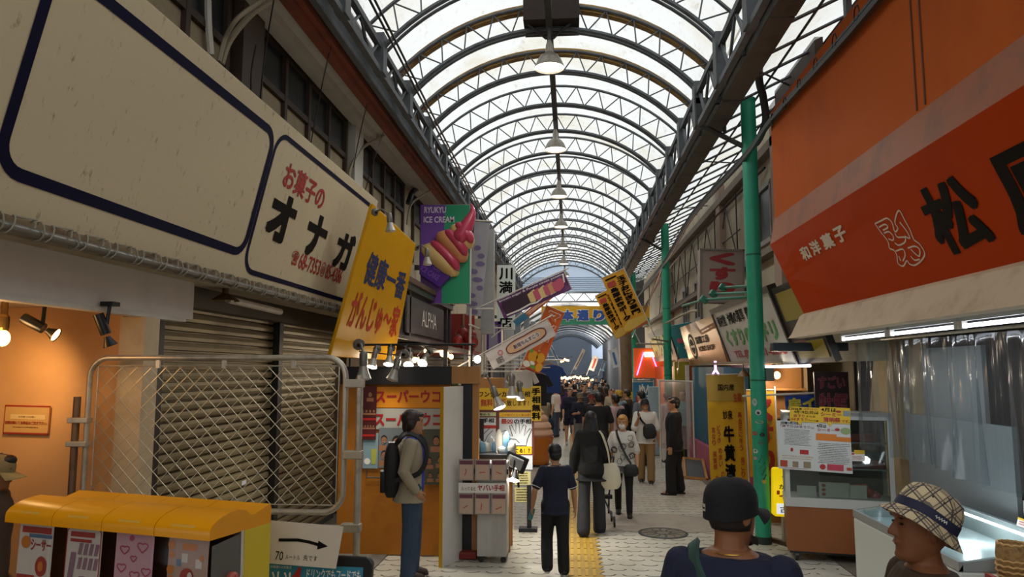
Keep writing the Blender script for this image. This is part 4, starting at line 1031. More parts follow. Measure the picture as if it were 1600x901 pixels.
t = thing('vertical_sign', 'narrow vertical yellow sign with black characters at the edge of the palm board', 'sign', f.p(u1-.05, w1-.6, .03))
mb = MB(); slab(mb, f, *bx(830, 603, 845, 657), .01, .03); mb.build('panel', yel, t)
mb = MB(); letters(mb, f, '手相無料', *bx(831, 605, 844, 656), .033, .04, True); mb.build('lettering', ink, t)
g2 = FR(f.o, f.U, f.W)
t = thing('lower_card', 'white card with dark characters under the palm board', 'card', f.p(.55, .5))
mb = MB(); slab(mb, f, *bx(800, 711, 832, 733), .0, .01); mb.build('sheet', mat('board_white', '#c4cbd2'), t)
mb = MB(); letters(mb, f, 'には', *bx(806, 717, 822, 724), .012, .03); mb.build('lettering', blue_ink, t)
for k, (a, b) in enumerate(((735, 758), (760, 785))):
    t = thing('lower_card', ['upper', 'lower'][k]+' pale yellow bordered card of small print beside the card stand', 'card', f.p(.55, .3-.2*k))
    mb = MB(); slab(mb, f, *bx(803, a, 830, b), .0, .01); mb.build('border', mat('grey_blue_border', '#6f7683', .5), t)
    q = bx(804, a+1, 829, b-1); mb = MB(); rect(mb, f, *q, .012); mb.build('sheet', mat('pale_yellow_card', '#c6bf86', .5), t)
    mb = MB(); lines_of_small_print(mb, f, q[0]+.02, q[1]-.02, q[2]+.01, q[3]-.01, 5, .014, k); mb.build('print', ink, t)
# work lamp, clutter on the little table
t = thing('table', 'small brown wooden table with a black top behind the palm cards', 'table', (-.95, 9.4, 0))
MB().bb(-1.28, -.72, 9.15, 9.6, 1.12, 1.16).build('table_top', black_paint, t); MB().bb(-1.24, -.76, 9.2, 9.56, .95, 1.12).build('apron', mat('brown_apron', '#5c3722', .6), t)
for xx in (-1.22, -.78):
    for yy in (9.2, 9.54): MB().bb(xx-.02, xx+.02, yy-.02, yy+.02, 0, .95).build('leg', wood, t)
R = random.Random(11)
for i in range(9):
    c = V((-1.2+.055*i, 9.25+R.uniform(0, .25), 1.165)); hh = R.uniform(.08, .3)
    mcol = ['bag_clear', 'bag_blue', 'bag_white'][i % 3]; mm = mat(mcol, ['#9fa6a8', '#5f86a0', '#b9b4a8'][i % 3], .15)
    mb = MB(); mb.loft([[c+V((math.cos(2*PI*k/8)*.05*s*R.uniform(.8, 1.2), math.sin(2*PI*k/8)*.04*s, z)) for k in range(8)] for s, z in ((.9, 0), (1.1, hh*.4), (.9, hh*.8), (.25, hh))])
    tag(mb.build('plastic_bag', mm, smooth=True), '%s glossy plastic bag on the little table, %s from the left' % (['clear', 'pale blue', 'whitish'][i % 3], ordinal(i)), 'bag', 'plastic bags on the palm reading table')
c = P(802, 750, Y=9.0)
t = thing('lamp_head', 'silver reflector lamp bent low beside the palm cards', 'lamp', c)
MB().lathe(c, [(.02, -.14), (.05, -.12), (.06, -.02), (.075, 0)], 16, (-.1, -.4, -.8)).build('reflector', mat('chrome', '#c8c8c8', .15, 1), t, smooth=True)
MB().lathe(c, [(.07, .0), (.001, .002)], 16, (-.1, -.4, -.8)).build('lens', bulb_w, t)
MB().tube([c+V((0, 0, .1)), c+V((.02, .1, .3)), c+V((-.1, .3, .2)), (-.95, 9.35, 1.17)], .012).build('arm', black_plastic, t)
t = thing('tablet_stand', 'black device wrapped in clear foil on a bent stand beside the table', 'device', P(808, 740, Y=9.1))
c = P(806, 722, Y=9.1); MB().box(c, (.28, .03, .2), M4.Rotation(.4, 3, 'Y')).build('body', black_plastic, t, bevel=.02); MB().box(c-V((.01, .03, 0)), (.2, .03, .14), M4.Rotation(.4, 3, 'Y')).build('foil', mat('foil', '#b8b8b8', .2, .6), t, bevel=.02)
MB().tube([c, c+V((.03, .05, -.3)), (c.x, 9.2, .95), (c.x-.3, 9.3, .9)], .014).build('arm', black_plastic, t)
# clip lamps
arm_spot(P(755, 585, Y=9.3), P(770, 606, Y=9.3), (.35, -.2, -.9), 'large white clip spotlight hanging before the yellow palm board', True, e=25, s=1.3)
arm_spot(P(798, 590, Y=10.1), P(799, 588, Y=9.9), (.05, -.1, -1), 'bright clip spotlight at the top centre of the palm board', True, e=25, s=1.3)
arm_spot(P(812, 600, Y=10.1), P(811, 600, Y=9.95), (.1, .1, -1), 'bright clip spotlight at the top right of the palm board', True, e=12)
# giant ice cream cone
t = thing('cone_statue', 'big soft serve ice cream statue in an orange cup standing on the street', 'statue', (-.83, 17.3, 0))
c = V((-.83, 17.3, 0))
MB().lathe(c, [(.27, .02), (.30, .1), (.40, .62), (.41, .66)], 24, None, True).build('cup', mat('orange_cup', '#c8701c', .4), t, smooth=True)
MB().lathe(c, [(.36, .64), (.40, .72), (.37, .80), (.34, .83), (.36, .88), (.32, .97), (.27, 1.0), (.28, 1.05), (.24, 1.13), (.19, 1.16), (.19, 1.21), (.13, 1.28), (.09, 1.31), (.07, 1.4), (.01, 1.52)], 24).build('ice_cream', mat('peach_cream', '#d2a284', .5), t, smooth=True)
MB().lathe(c, [(.32, 0), (.34, .04), (.001, .045)], 24).build('base', black_plastic, t)
# ================================================================ LEFT SIGNS FURTHER ALONG
# ALPHA shop front
ax0, ax1 = 9.9, 14.6
def onX(px, py, x): return P(px, py, X=x)
t = thing('shop_fascia', 'dark grey panelled shop fascia with thin white lettering beyond the yellow sign', 'shop fascia', (-2.45, 12, 2.5))
zb = 2.62; zt = 3.42
MB().bb(-2.9, -2.45, ax0, ax1, zb, zt).build('body', mat('charcoal_paint', '#2c2a2b', .45), t)
mb = MB()
for z, h in ((zb, .07), (zt-.05, .1)): mb.bb(-2.47, -2.36, ax0, ax1, z, z+h)
for y in (ax0, ax0+.9, ax1-.5, ax1-.1): mb.bb(-2.46, -2.40, y, y+.1, zb, zt)
mb.build('moulding', mat('charcoal_trim', '#393536', .4), t, bevel=.008)
f = FR((-2.44, 0, 0), (0, 1, 0), (0, 0, 1))
a = uv(f, 632, 480); b = uv(f, 690, 510)
mb = MB(); slab(mb, f, a[0], b[0], zb+.12, zt-.12, 0, .04); mb.build('name_plate', mat('slate_plate', '#4b4848', .5), t, bevel=.01)
q0 = uv(f, 655, 500)[0]; q1 = uv(f, 678, 505)[0]; zc = uv(f, 666, 500)[1]
mb = MB(); letters(mb, f, 'ALPHA', q0, q1, zc-.13, zc+.13, .046, .0); mb.build('lettering', white_ink, t)
tag(MB().bb(-2.95, -2.33, ax0, ax1, zt+.05, zt+.13).build('fascia_ledge', mat('rusty_ledge', '#5a4335', .8, dirt='#33261e', dscale=5)), 'rusty brown ledge on top of the dark shop fascia', 'ledge')
# ice cream sign
iy = 12.6
bl = P(657, 474, Y=iy); br = P(734, 474, Y=iy); tl = P(657, 320, Y=iy)
f, w, h = quadframe(bl, br, tl)
t = thing('ice_cream_sign', 'tall purple and green projecting sign with a huge swirled ice cream cone', 'sign', f.p(w/2, 0))
mb = MB(); slab(mb, f, 0, w, 0, h, -.14, 0); mb.build('box', mat('sign_side_white', '#b9b6b0', .5), t)
mb = MB(); q = [uv(f, 657, 474), uv(f, 657, 320), uv(f, 696, 320), uv(f, 692, 400), uv(f, 690, 474)]; mb.add([f.p(*c, .004) for c in q], [tuple(range(5))]); mb.build('purple_half', mat('sign_purple', '#6a3f97', .35), t)
mb = MB(); q = [uv(f, 690, 474), uv(f, 692, 400), uv(f, 696, 320), uv(f, 734, 320), uv(f, 734, 474)]; mb.add([f.p(*c, .004) for c in q], [tuple(range(5))]); mb.build('green_half', mat('sign_green', '#1f9368', .35), t)
def bxx(f, x0, y0, x1, y1): return pxbox(f, x0, y1, x1, y0)
mb = MB(); letters(mb, f, 'RYUKYU', *bxx(f, 663, 323, 697, 333), .008, .02); letters(mb, f, 'ICE CREAM', *bxx(f, 662, 338, 710, 348), .008, .02); mb.build('lettering', mat('pale_lilac', '#ded2e2', .4), t)
def swirl(mb, pts, n): mb.add([f.p(*uv(f, *p), n) for p in pts], [tuple(range(len(pts)))])
def solid(pts, n0, n1, m, name, parent, f_=None, bev=.02):
    g = f_ or f
    mb = MB(); c = [g.p(*uv(g, *p), n0) for p in pts]; mb.prism(c, g.N*(n1-n0)); return mb.build(name, m, parent, smooth=False, bevel=bev)
cup_m = mat('cup_purple', '#4a1a80', .35); cream1 = mat('cream_yellow', '#d8b878', .35); pink1 = mat('swirl_pink', '#b83c58', .3); orange1 = mat('swirl_orange', '#c98a5a', .35)
solid([(657, 395), (664, 396), (706, 433), (688, 451), (657, 430)], .01, .12, cup_m, 'cup', t)
mb = MB(); g = FR(f.p(*uv(f, 661, 410), .122), (f.U-f.W*.62), f.W+f.U*.62); letters(mb, g, 'VERY CUP', .0, .40, .0, .10, .004, .02); letters(mb, g, 'ICE CAKE', .05, .42, -.14, -.04, .004, .02); mb.build('cup_lettering', mat('cup_lilac', '#7c4cb8', .4), t)
def lobe(x0, y0, x1, y1, wpx, m, name, n0, dep):
    a = V(uv(f, x0, y0)).to_3d(); b = V(uv(f, x1, y1)).to_3d(); L_ = (b-a).length/2; c_ = (a+b)/2; dr = (b-a).normalized(); pr = V((-dr.y, dr.x, 0)); wd = wpx*iy/1150
    mb = MB(); rings = []
    for i in range(13):
        s_ = -1+2*i/12; r_ = max(1-abs(s_)**2.6, .02)**.5; bend = .10*L_*(1-s_*s_)
        ctr = c_+dr*(L_*s_)+pr*bend
        rings.append([f.p(*(ctr+pr*(wd*r_*math.cos(q)))[:2], n0+dep*(.15+r_*math.sin(q)) if math.sin(q) > 0 else n0) for q in [2*PI*k/16 for k in range(16)]])
    mb.loft(rings); return mb.build(name, m, t, True)
lobe(661, 385, 716, 430, 17, cream1, 'cream_swirl', .02, .20); lobe(676, 379, 719, 424, 10, pink1, 'pink_swirl', .12, .14)
lobe(685, 365, 729, 409, 16, orange1, 'cream_swirl', .05, .22); lobe(699, 362, 731, 402, 10, pink1, 'pink_swirl', .16, .16)
lobe(708, 354, 738, 389, 14, cream1, 'cream_swirl', .10, .20); lobe(716, 352, 741, 383, 9, pink1, 'pink_swirl', .22, .14)
mb = MB(); tipq = [(724, 372, 13), (732, 358, 11), (738, 346, 8), (742, 336, 5), (741, 327, 2.5), (738, 323, 1)]
mb.capsule([f.p(*uv(f, x, y), .26) for x, y, _ in tipq], [r*iy/1150 for _, _, r in tipq], 12); mb.build('pink_tip', pink1, t, True)
MB().bb(f.o.x-.5, f.o.x+.05, iy+.03, iy+.1, f.o.z+.3, f.o.z+.36).build('wall_bracket', dark_steel, t)
# silver banner and grey post behind it
t = thing('swirl_banner', 'hanging silver banner with wavy purple pattern just behind the ice cream sign', 'banner', P(743, 490, Y=14))
g, w, h = quadframe(P(728, 492, Y=14), P(752, 494, Y=14), P(728, 345, Y=14))
mb = MB(); slab(mb, g, 0, w, 0, h, 0, .01); mb.build('sheet', mat('silver_sheet', '#a7a4ab', .25, .2, dirt='#8a858c', dscale=2), t)
mb = MB(); R = random.Random(9)
for k in range(9):
    c = (w*R.uniform(.2, .8), h*(.04+.085*k)); blob(mb, g, c[0], c[1], w*R.uniform(.2, .45), h*.028, .014, 14)
mb.build('wavy_print', mat('wavy_mauve', '#6d5f86', .4), t)
MB().tube([g.p(-.3, h+.02, 0), g.p(w+.05, h+.02, 0)], .02).build('rod', steel, t)
tag(MB().bb(P(760, 430, Y=14.6).x-.1, P(760, 430, Y=14.6).x+.16, 14.5, 14.7, 2.9, 5.0).build('grey_box_post', mat('pale_grey_metal', '#9a9a98', .5, .3)), 'tall pale grey metal casing right of the silver banner', 'casing')
# 川満 sign
sy = 19
g, w, h = quadframe(P(776, 515, Y=sy), P(804, 515, Y=sy), P(776, 414, Y=sy))
t = thing('vertical_shop_sign', 'white vertical sign with big black characters behind the purple ice cream flag', 'sign', g.p(w/2, 0))
mb = MB(); slab(mb, g, 0, w, 0, h, -.2, 0); mb.build('box', mat('lit_white_sign', '#c9d2cc', .4), t)
mb = MB(); letters(mb, g, '川満', w*.12, w*.88, h*.55, h*.97, .004, .025, True); letters(mb, g, '店', w*.12, w*.88, h*.02, h*.2, .004, .025); mb.build('lettering', ink, t)
MB().bb(g.o.x-.5, g.o.x, sy+.05, sy+.12, g.o.z+.3, g.o.z+.38).build('wall_bracket', dark_steel, t)

# ---------------- flags on poles (nobori)
def flag(name, label, quad_px, y, m, decorate, pole=(0, 3), rod=True, ext=.12, dy=0):
    "quad_px: lower-left, lower-right, upper-right, upper-left of the cloth as a tilted rectangle"
    pts = [P(*p, Y=y) for p in quad_px]
    g, w, h = quadframe(pts[0], pts[1], pts[3])
    t = thing(name, label, 'flag', pts[0])
    mb = MB(); nx, ny = 6, 14; vs = []; fs = []
    for j in range(ny+1):
        for i in range(nx+1): vs.append(g.p(w*i/nx, h*j/ny, .012*math.sin(i*1.4+j*.7)))
    for j in range(ny):
        for i in range(nx): a = j*(nx+1)+i; fs.append((a, a+1, a+nx+2, a+nx+1))
    mb.add(vs, fs); mb.build('cloth', m, t, smooth=True)
    decorate(g, w, h, t)
    a, b = {'L': (g.p(-.012, -.35, 0), g.p(-.012, h+.06, 0)), 'R': (g.p(w+.012, -.35, 0), g.p(w+.012, h+.06, 0)), 'T': (g.p(-.55, h+.02, 0), g.p(w+.12, h+.02, 0)), 'B': (g.p(-.3, -.02), g.p(w+.1, -.02))}[pole]
    MB().tube([a, b], .013, 6).build('pole', white_paint, t, smooth=True)
    MB().tube([g.p(0, h+.01, 0), g.p(w, h+.01, 0)] if pole in 'LR' else [g.p(w+.01, 0), g.p(w+.01, h)], .009, 6).build('cross_rod', white_paint, t)
    return t, g, w, h
fpurple = mat('flag_purple', '#5f2a63', .6); fwhite = mat('flag_white', '#c9c2bf', .6); forange = mat('flag_orange', '#cc5a12', .6); dpl = mat('flag_dark_plum', '#2f1226', .6)
def dec_purple(g, w, h, t):   # text along the length; the flag lies sideways so its length is U
    mb = MB(); stroke(mb, g, [(w*.98, h*.9), (w*.95, h*.5), (w*.86, h*.28), (w*.75, h*.2), (w*.6, h*.22), (w*.5, h*.1), (w*.4, h*.16), (w*.25, h*.1), (w*.05, h*.12)], .03, .016); mb.build('white_outline', white_ink, t)
    mb = MB(); mb.add([g.p(*q, .015) for q in ((w*.05, h*.14), (w*.4, h*.18), (w*.48, h*.78), (w*.05, h*.8))], [(0, 1, 2, 3)]); mb.build('dark_patch', dpl, t)
    for k, (m_, u0, u1) in enumerate(((cream1, .42, .54), (pink1, .5, .6), (cream1, .58, .68), (pink1, .65, .75), (orange1, .72, .80), (pink1, .78, .93))):
        mb = MB(); q = [(u0*w, .22*h), (u0*w+.5*(u1-u0)*w, .16*h), (u1*w, .3*h), (u1*w+.02*w, .6*h), (u1*w-.01*w, .78*h), (u0*w, .66*h)]; mb.add([g.p(*c, .016+.001*k) for c in q], [tuple(range(6))]); mb.build('swirl_print', m_, t)
    mb = MB(); letters(mb, g, 'brown sugar & Purple sweet potato', w*.03, w*.97, h*.82, h*.95, .02, .012); mb.build('lettering', white_ink, t)
flag('purple_flag', 'purple flag printed with a swirled ice cream, slanting up to the right', [(788, 498), (893, 452), (882, 410), (775, 470)], 14.0, fpurple, dec_purple, 'T')
def dec_white(g, w, h, t):
    mb = MB(); q = []
    for k in range(40):
        a = 2*PI*k/40; c_ = math.cos(a); q.append((w*.60+w*.31*c_, h*.52+h*.40*math.copysign(abs(math.sin(a))**.8, math.sin(a))*(.72+.28*abs(c_))))
    mb.add([g.p(*c, .015) for c in q], [tuple(range(40))]); mb.build('tan_emblem', mat('emblem_tan', '#d0a57e', .6), t)
    q2 = [(w*.62+(c[0]-w*.62)*.7, h*.52+(c[1]-h*.52)*.6) for c in q]
    mb = MB(); mb.add([g.p(*c, .018) for c in q2], [tuple(range(40))]); mb.build('pale_centre', fwhite, t)
    mb = MB(); stroke(mb, g, q, .02, .02, True); letters(mb, g, '新垣ちんすこう', w*.40, w*.80, h*.40, h*.64, .02, .02); mb.build('maroon_print', mat('maroon_ink', '#5a2a30', .6), t)
    mb = MB(); letters(mb, g, '新垣菓子店', w*.10, w*.2, h*.1, h*.45, .02, .01); mb.build('small_lettering', ink, t)
    mb = MB(); stroke(mb, g, [(w*.2+.04*math.cos(k*PI/5), h*.62+.04*math.sin(k*PI/5)) for k in range(10)], .02, .02, True); mb.build('pink_ring', mat('pink_ring', '#b06a72', .6), t)
flag('white_flag', 'white flag with a tan rounded emblem, slanting below the purple flag', [(771, 577), (868, 524), (839, 486), (750, 556)], 13.2, fwhite, dec_white, 'T')
def dec_mango(g, w, h, t):
    mb = MB(); letters(mb, g, 'マンゴー', w*.22, w*.88, h*.30, h*.97, .016, .09, True); mb.build('lettering_outline', white_ink, t)
    mb = MB(); letters(mb, g, 'マンゴー', w*.25, w*.85, h*.31, h*.96, .02, .05, True); mb.build('lettering', mat('mango_letter', '#c9601a', .6), t)
    mb = MB(); blob(mb, g, w*.35, h*.2, w*.25, h*.09, .016); blob(mb, g, w*.75, h*.22, w*.22, h*.08, .016); blob(mb, g, w*.85, h*.08, w*.18, h*.07, .016); mb.build('fruit_print', mat('fruit_yellow', '#d99a1c', .6), t)
    mb = MB(); blob(mb, g, w*.2, h*.06, w*.2, h*.05, .017); blob(mb, g, w*.45, h*.1, w*.15, h*.03, .017); mb.build('pale_print', white_ink, t)
    mb = MB(); blob(mb, g, w*.55, h*.05, w*.15, h*.03, .018); blob(mb, g, w*.18, h*.27, w*.1, h*.03, .018); mb.build('leaf_print', mat('leaf_green', '#6f9a3c', .6), t)
flag('orange_flag', 'orange mango flag with fruit print leaning behind the white flag', [(815, 571), (843, 583), (883, 490), (855, 478)], 14.6, forange, dec_mango, 'L')
def dec_plain(g, w, h, t):
    mb = MB(); rect(mb, g, 0, w*.3, 0, h, .016); mb.build('blue_end', mat('flag_blue', '#3a7a9a', .6), t)
    mb = MB(); lines_of_small_print(mb, g, w*.32, w*.95, h*.2, h*.8, 2, .016, 4); mb.build('print', white_ink, t)
flag('small_flag', 'narrow orange and blue flag tucked between purple and white flags', [(808, 510), (868, 462), (873, 452), (802, 502)], 14.9, mat('flag_apricot', '#cf7f4a', .6), dec_plain, 'T')
fy = mat('flag_yellow', '#d99a10', .55, dirt='#c4880c', dscale=2)
def dec_yellow(g, w, h, t):
    mb = MB(); letters(mb, g, '玉子おにぎり専門', w*.55, w*.92, h*.22, h*.92, .016, .05, True); letters(mb, g, '島豚まきポーク', w*.12, w*.46, h*.18, h*.78, .016, .05, True); rect(mb, g, w*.1, w*.6, h*.93, h*.955, .016); mb.build('lettering', ink, t)
    mb = MB(); mb.add([g.p(*c, .015) for c in rrect(w*.1, w*.46, h*.80, h*.89, .03)], [tuple(range(28))]); mb.build('red_seal', mat('seal_red', '#b33a24', .6), t)
    mb = MB(); mb.add([g.p(*c, .015) for c in ((w*.0, .02*h), (w*.8, .0), (w, .06*h), (w, .16*h), (w*.3, .18*h), (0, .1*h))], [tuple(range(6))]); mb.build('food_print', mat('food_yellow', '#d6b04a', .6), t)
    mb = MB(); mb.add([g.p(*c, .017) for c in ((w*.2, .0), (w, .0), (w, .06*h), (w*.6, .03*h))], [tuple(range(4))]); mb.build('food_print_brown', mat('food_brown', '#a5542c', .6), t)  # brown printed patch below the food print
flag('yellow_flag', 'larger yellow flag with black vertical characters leaning on the right of the street', [(978, 520), (1013, 505), (972, 420), (942, 434)], 17.0, fy, dec_yellow, 'R')
flag('yellow_flag', 'smaller yellow flag with black vertical characters left of the larger one', [(963, 530), (990, 517), (955, 452), (929, 463)], 18.2, fy, dec_yellow, 'R')

# overhead street banner
g, w, h = quadframe(P(846, 507, Y=26), P(1015, 507, Y=26), P(846, 478, Y=26))
t = thing('street_banner', 'yellow and green banner with big blue characters hung across the street', 'banner', g.p(w/2, 0))
mb = MB(); slab(mb, g, 0, w, h*.36, h, -.05, 0); mb.build('yellow_band', mat('banner_yellow', '#d3a21a', .5), t)
mb = MB(); slab(mb, g, 0, w, 0, h*.36, -.05, 0); mb.build('green_band', mat('banner_green', '#2f8a6c', .5), t)
mb = MB(); letters(mb, g, '市場', *pxbox(g, 824+25, 503, 877, 483), .004, .08) if False else None
for ch, x in (('本', 887), ('通', 911), ('り', 936)):
    letters(mb, g, ch, *pxbox(g, x-10, 502, x+10, 483), .008, .10)
mb.build('lettering_outline', white_ink, t)
mb = MB()
for ch, x in (('本', 887), ('通', 911), ('り', 936)):
    letters(mb, g, ch, *pxbox(g, x-9, 501, x+9, 484), .016, .055)
mb.build('lettering', mat('banner_blue', '#2850a0', .5), t)
for px in (846, 1015):
    for s in (0,): MB().tube([g.p(uv(g, px, 490)[0], h), g.p(uv(g, px, 490)[0], h)+V((0, 0, .9))], .012).build('hanger', dark_steel, t)
# left shops beyond: open stalls with goods
shelfm = mat('stall_dark', '#2e2723', .7)
stall_cols = [('white_tee', '#c9c6c0'), ('black_tee', '#1b1b1f'), ('blue_tee', '#24407a'), ('red_tee', '#8c2a24'), ('grey_tee', '#77777a')]
def shirt(c, m, label, ang=0, s=1.):
    "a tee shirt on a hanger, c at the collar"
    c = V(c); t = thing('hanging_shirt', label, 'shirt', c, 'shirts hung at the left stalls')
    R3 = M4.Rotation(ang, 3, 'Z')
    pr = [(-.11, 0), (.11, 0), (.26, -.06), (.36, -.25), (.25, -.30), (.22, -.2), (.22, -.68), (-.22, -.68), (-.22, -.2), (-.25, -.30), (-.36, -.25), (-.26, -.06)]
    mb = MB(); mb.prism([c+R3 @ V((x*s, -.03, z*s)) for x, z in pr], R3 @ V((0, .06, 0))); mb.build('cloth', m, t, bevel=.015)
    MB().tube([c+R3 @ V((-.2*s, 0, -.03)), c+V((0, 0, .04)), c+R3 @ V((.2*s, 0, -.03))], .008).build('hanger', wood, t)
    MB().tube([c+V((0, 0, .03)), c+V((0, 0, .12))], .005).build('hook', steel, t)
    return t
sx = [(816, 600, 15.5, 'white_tee', 'white'), (838, 605, 15.7, 'black_tee', 'black printed'), (862, 592, 18, 'blue_tee', 'navy blue'), (822, 592, 21, 'red_tee', 'red'), (850, 585, 22.5, 'grey_tee', 'grey')]
for px, py, y, mc, lab in sx:
    shirt(P(px, py-22, Y=y), mat(mc, dict(stall_cols)[mc], .8), lab+' tee shirt hanging at a stall on the left under the flags')
for k, (px, py, y, mc, lab) in enumerate(sx):
    q = P(px, py-22, Y=y); MB().tube([(-3.62, y, q.z+.12), (q.x+.3, y, q.z+.12)], .012, 6).build('shirt_rail', steel); tag(bpy.data.objects['shirt_rail' + ('.%03d' % k if k else '')], 'thin steel rail carrying the %s tee shirt' % lab, 'rail')
def stall(y0, y1, wallcol, label, k, top=2.5):
    t = thing('market_stall', label, 'stall', (-2.9, (y0+y1)/2, 0))
    MB().bb(-3.6, -2.5, y0, y1, .012, .75).build('counter', mat('counter_%d' % k, ['#7a5a38', '#8c8478', '#5b4a3c', '#7d3a2c'][k % 4], .6), t, bevel=.01)
    MB().bb(-3.55, -2.45, y0-.02, y1+.02, .75, .79).build('counter_top', mat('counter_top', '#8f8779', .5), t)
    MB().bb(-3.6, -3.5, y0, y1, .79, top).build('back_board', mat('stall_back_%d' % k, wallcol, .7), t)
    for z in (1.25, 1.7): MB().bb(-3.5, -3.1, y0+.05, y1-.05, z, z+.03).build('shelf', wood, t)
    MB().bb(-3.6, -1.9, y0, y1, top, top+.06).build('awning_board', mat('awning_%d' % k, ['#4a3a2e', '#8c2f26', '#3a3d44', '#a98a5a'][k % 4], .6), t)
    for yy in (y0+.05, y1-.05): MB().bb(-1.98, -1.92, yy-.03, yy+.03, 0.012, top).build('post', dark_steel, t)
    R = random.Random(k)
    gcol = [('goods_red', '#a03428'), ('goods_yellow', '#c79a2c'), ('goods_blue', '#2f5a8c'), ('goods_white', '#c7c3ba'), ('goods_green', '#4a7a4a'), ('goods_pink', '#b3707c')]
    for z in (.79, 1.28, 1.73):
        y = y0+.12; n = 0
        while y < y1-.3 and n < 6:
            wd = R.uniform(.16, .28); hh = R.uniform(.14, .34); nm, cc = gcol[R.randrange(6)]
            d = .55 if z < 1 else .25
            o = MB().bb(-3.45+(.5 if z < 1 else 0), -3.45+(.5 if z < 1 else 0)+d*.7, y, y+wd, z, z+hh).build('souvenir_box', mat(nm, cc, .5), bevel=.008)
            tag(o, '%s souvenir box, %s along the %s of the %s left stall' % (nm.split('_')[1], ordinal(n), {.79: 'counter', 1.28: 'lower shelf', 1.73: 'upper shelf'}[z], ordinal(k)), 'box', 'souvenir boxes at the left stalls'); n += 1
            y += wd+R.uniform(.06, .2)
stall(11.3, 13.6, '#5a4636', 'souvenir stall just beyond the palm reading board, wooden counter', 0)
stall(14.2, 16.8, '#8a857b', 'souvenir stall with pale counter under a red board, behind the flags', 1)
stall(17.5, 20.4, '#3f3834', 'dark souvenir stall under a grey board further along the left', 2)
stall(21.2, 23.6, '#6a5138', 'furthest souvenir stall on the left before the steel columns', 3)
# red lantern sign, purple frame, mascot-free sign boards between
t = thing('red_sign_panel', 'red shop panel with a cluster of red paper lanterns right of the dark fascia', 'sign', P(722, 555, Y=15.2))
g, w, h = quadframe(P(704, 552, Y=15.3), P(741, 552, Y=15.3), P(704, 490, Y=15.3))
mb = MB(); slab(mb, g, 0, w, 0, h, -.05, 0); mb.build('panel', mat('panel_red', '#a8403a', .5, dirt='#92352f', dscale=2), t)
mb = MB(); slab(mb, g, w*.52, w*.58, 0, h, 0, .04); mb.build('post', mat('cream_post', '#b39a74', .6), t)
for k, (px, py, r_) in enumerate([(722, 523, .17), (736, 526, .15), (716, 533, .13), (740, 534, .12)]):
    c = P(px, py, Y=15.05-.12*k)
    l = thing('paper_lantern', 'red paper lantern on the red panel, %s of four' % ['upper left', 'upper right', 'lower left', 'lower right'][k], 'lantern', c, 'red paper lanterns')
    MB().ell(c, (r_*.8, r_*.8, r_)).build('shade', mat('lantern_red', '#96281f', .5), l, smooth=True)
    MB().lathe(c, [(r_*.35, -r_*1.08), (r_*.35, -r_*.95)], 12, None, True).lathe(c, [(r_*.35, r_*.95), (r_*.35, r_*1.08)], 12, None, True).build('cap', mat('lantern_grey', '#8c8884', .4), l)
    MB().lathe(c, [(r_*.62, -r_*.25), (r_*.82, -.0), (r_*.62, r_*.25)], 6, (.2, -1, 0)).build('white_print', white_ink, l)
t = thing('purple_frame_sign', 'purple framed pale shop window sign beside the red panel', 'sign', P(770, 560, Y=17))
g, w, h = quadframe(P(759, 556, Y=17), P(783, 556, Y=17), P(759, 502, Y=17))
mb = MB(); slab(mb, g, 0, w, 0, h, -.06, 0); mb.build('panel', mat('panel_lilac', '#8d8ba0', .4), t)
mb = MB(); 
for q in ((0, w, 0, .06), (0, w, h-.06, h), (0, .07, 0, h), (w-.07, w, 0, h)): slab(mb, g, q[0], q[1], q[2], q[3], 0, .03)
mb.build('frame', mat('frame_purple', '#4b2a78', .4), t)
tag(MB().bb(P(750, 540, Y=16).x-.13, P(750, 540, Y=16).x+.13, 15.9, 16.1, 2.0, 3.3).build('corrugated_panel', mat('cream_corrugated', '#b8b0a0', .5)), 'cream ribbed panel between the red panel and the purple frame', 'panel')
t = thing('wooden_cabinet', 'pale wooden cabinet top showing above the palm board', 'cabinet', (P(767, 590, Y=12).x, 12, 0))
MB().bb(P(749, 590, Y=12).x, P(785, 590, Y=12).x, 11.95, 12.4, 1.86, 2.06).build('top_board', wood, t, bevel=.006); MB().bb(P(751, 590, Y=12).x, P(783, 590, Y=12).x, 12.0, 12.35, 0.012, 1.86).build('body', mat('cabinet_brown', '#5c4630', .6), t)
# globes and string lights along the left stalls and far end
def bulb(c, r, label, group, m=None):
    tag(MB().ell(c, (r, r, r*1.1), nu=10, nv=6).build('light_bulb', m or warm_s, smooth=True), label, 'light bulb', group)
warm_s = mat('warm_globe', '#ffd9a0', emit='#ffc980', es=5); cool_s = mat('cool_globe', '#ffffff', emit='#eaf2ff', es=9)
for k, (px, py, y, r, m_) in enumerate([(648, 562, 9.6, .035, warm_s), (692, 552, 11.5, .05, warm_s), (698, 554, 11.8, .045, warm_s), (705, 557, 12, .04, warm_s), (652, 560, 10.6, .03, warm_s), (746, 561, 12.4, .06, cool_s), (665, 548, 11, .03, warm_s)]):
    c = P(px, py, Y=y); bulb(c, r, '%s small %s bulb glowing over the booth, counted from the left' % (ordinal([0, 3, 4, 5, 1, 6, 2][k]), 'white' if m_ is cool_s else 'warm'), 'bulbs over the booth', m_)
    if k in (0, 1, 5): pt(c+V((0, -.15, -.05)), 6, (1, .8, .55))
R = random.Random(21)
n = 0
for (xa, xb, py, y, cnt) in ((873, 892, 590, 36, 9), (896, 910, 590, 40, 6), (912, 926, 592, 44, 5), (877, 888, 563, 38, 5)):
    for k in range(cnt):
        bulb(P(xa+(xb-xa)*k/(cnt-1), py+R.uniform(-2, 2), Y=y), .055, 'tiny warm globe light glowing in the dim arcade beyond the columns', 'globe lights at the far left', warm_s); n += 1
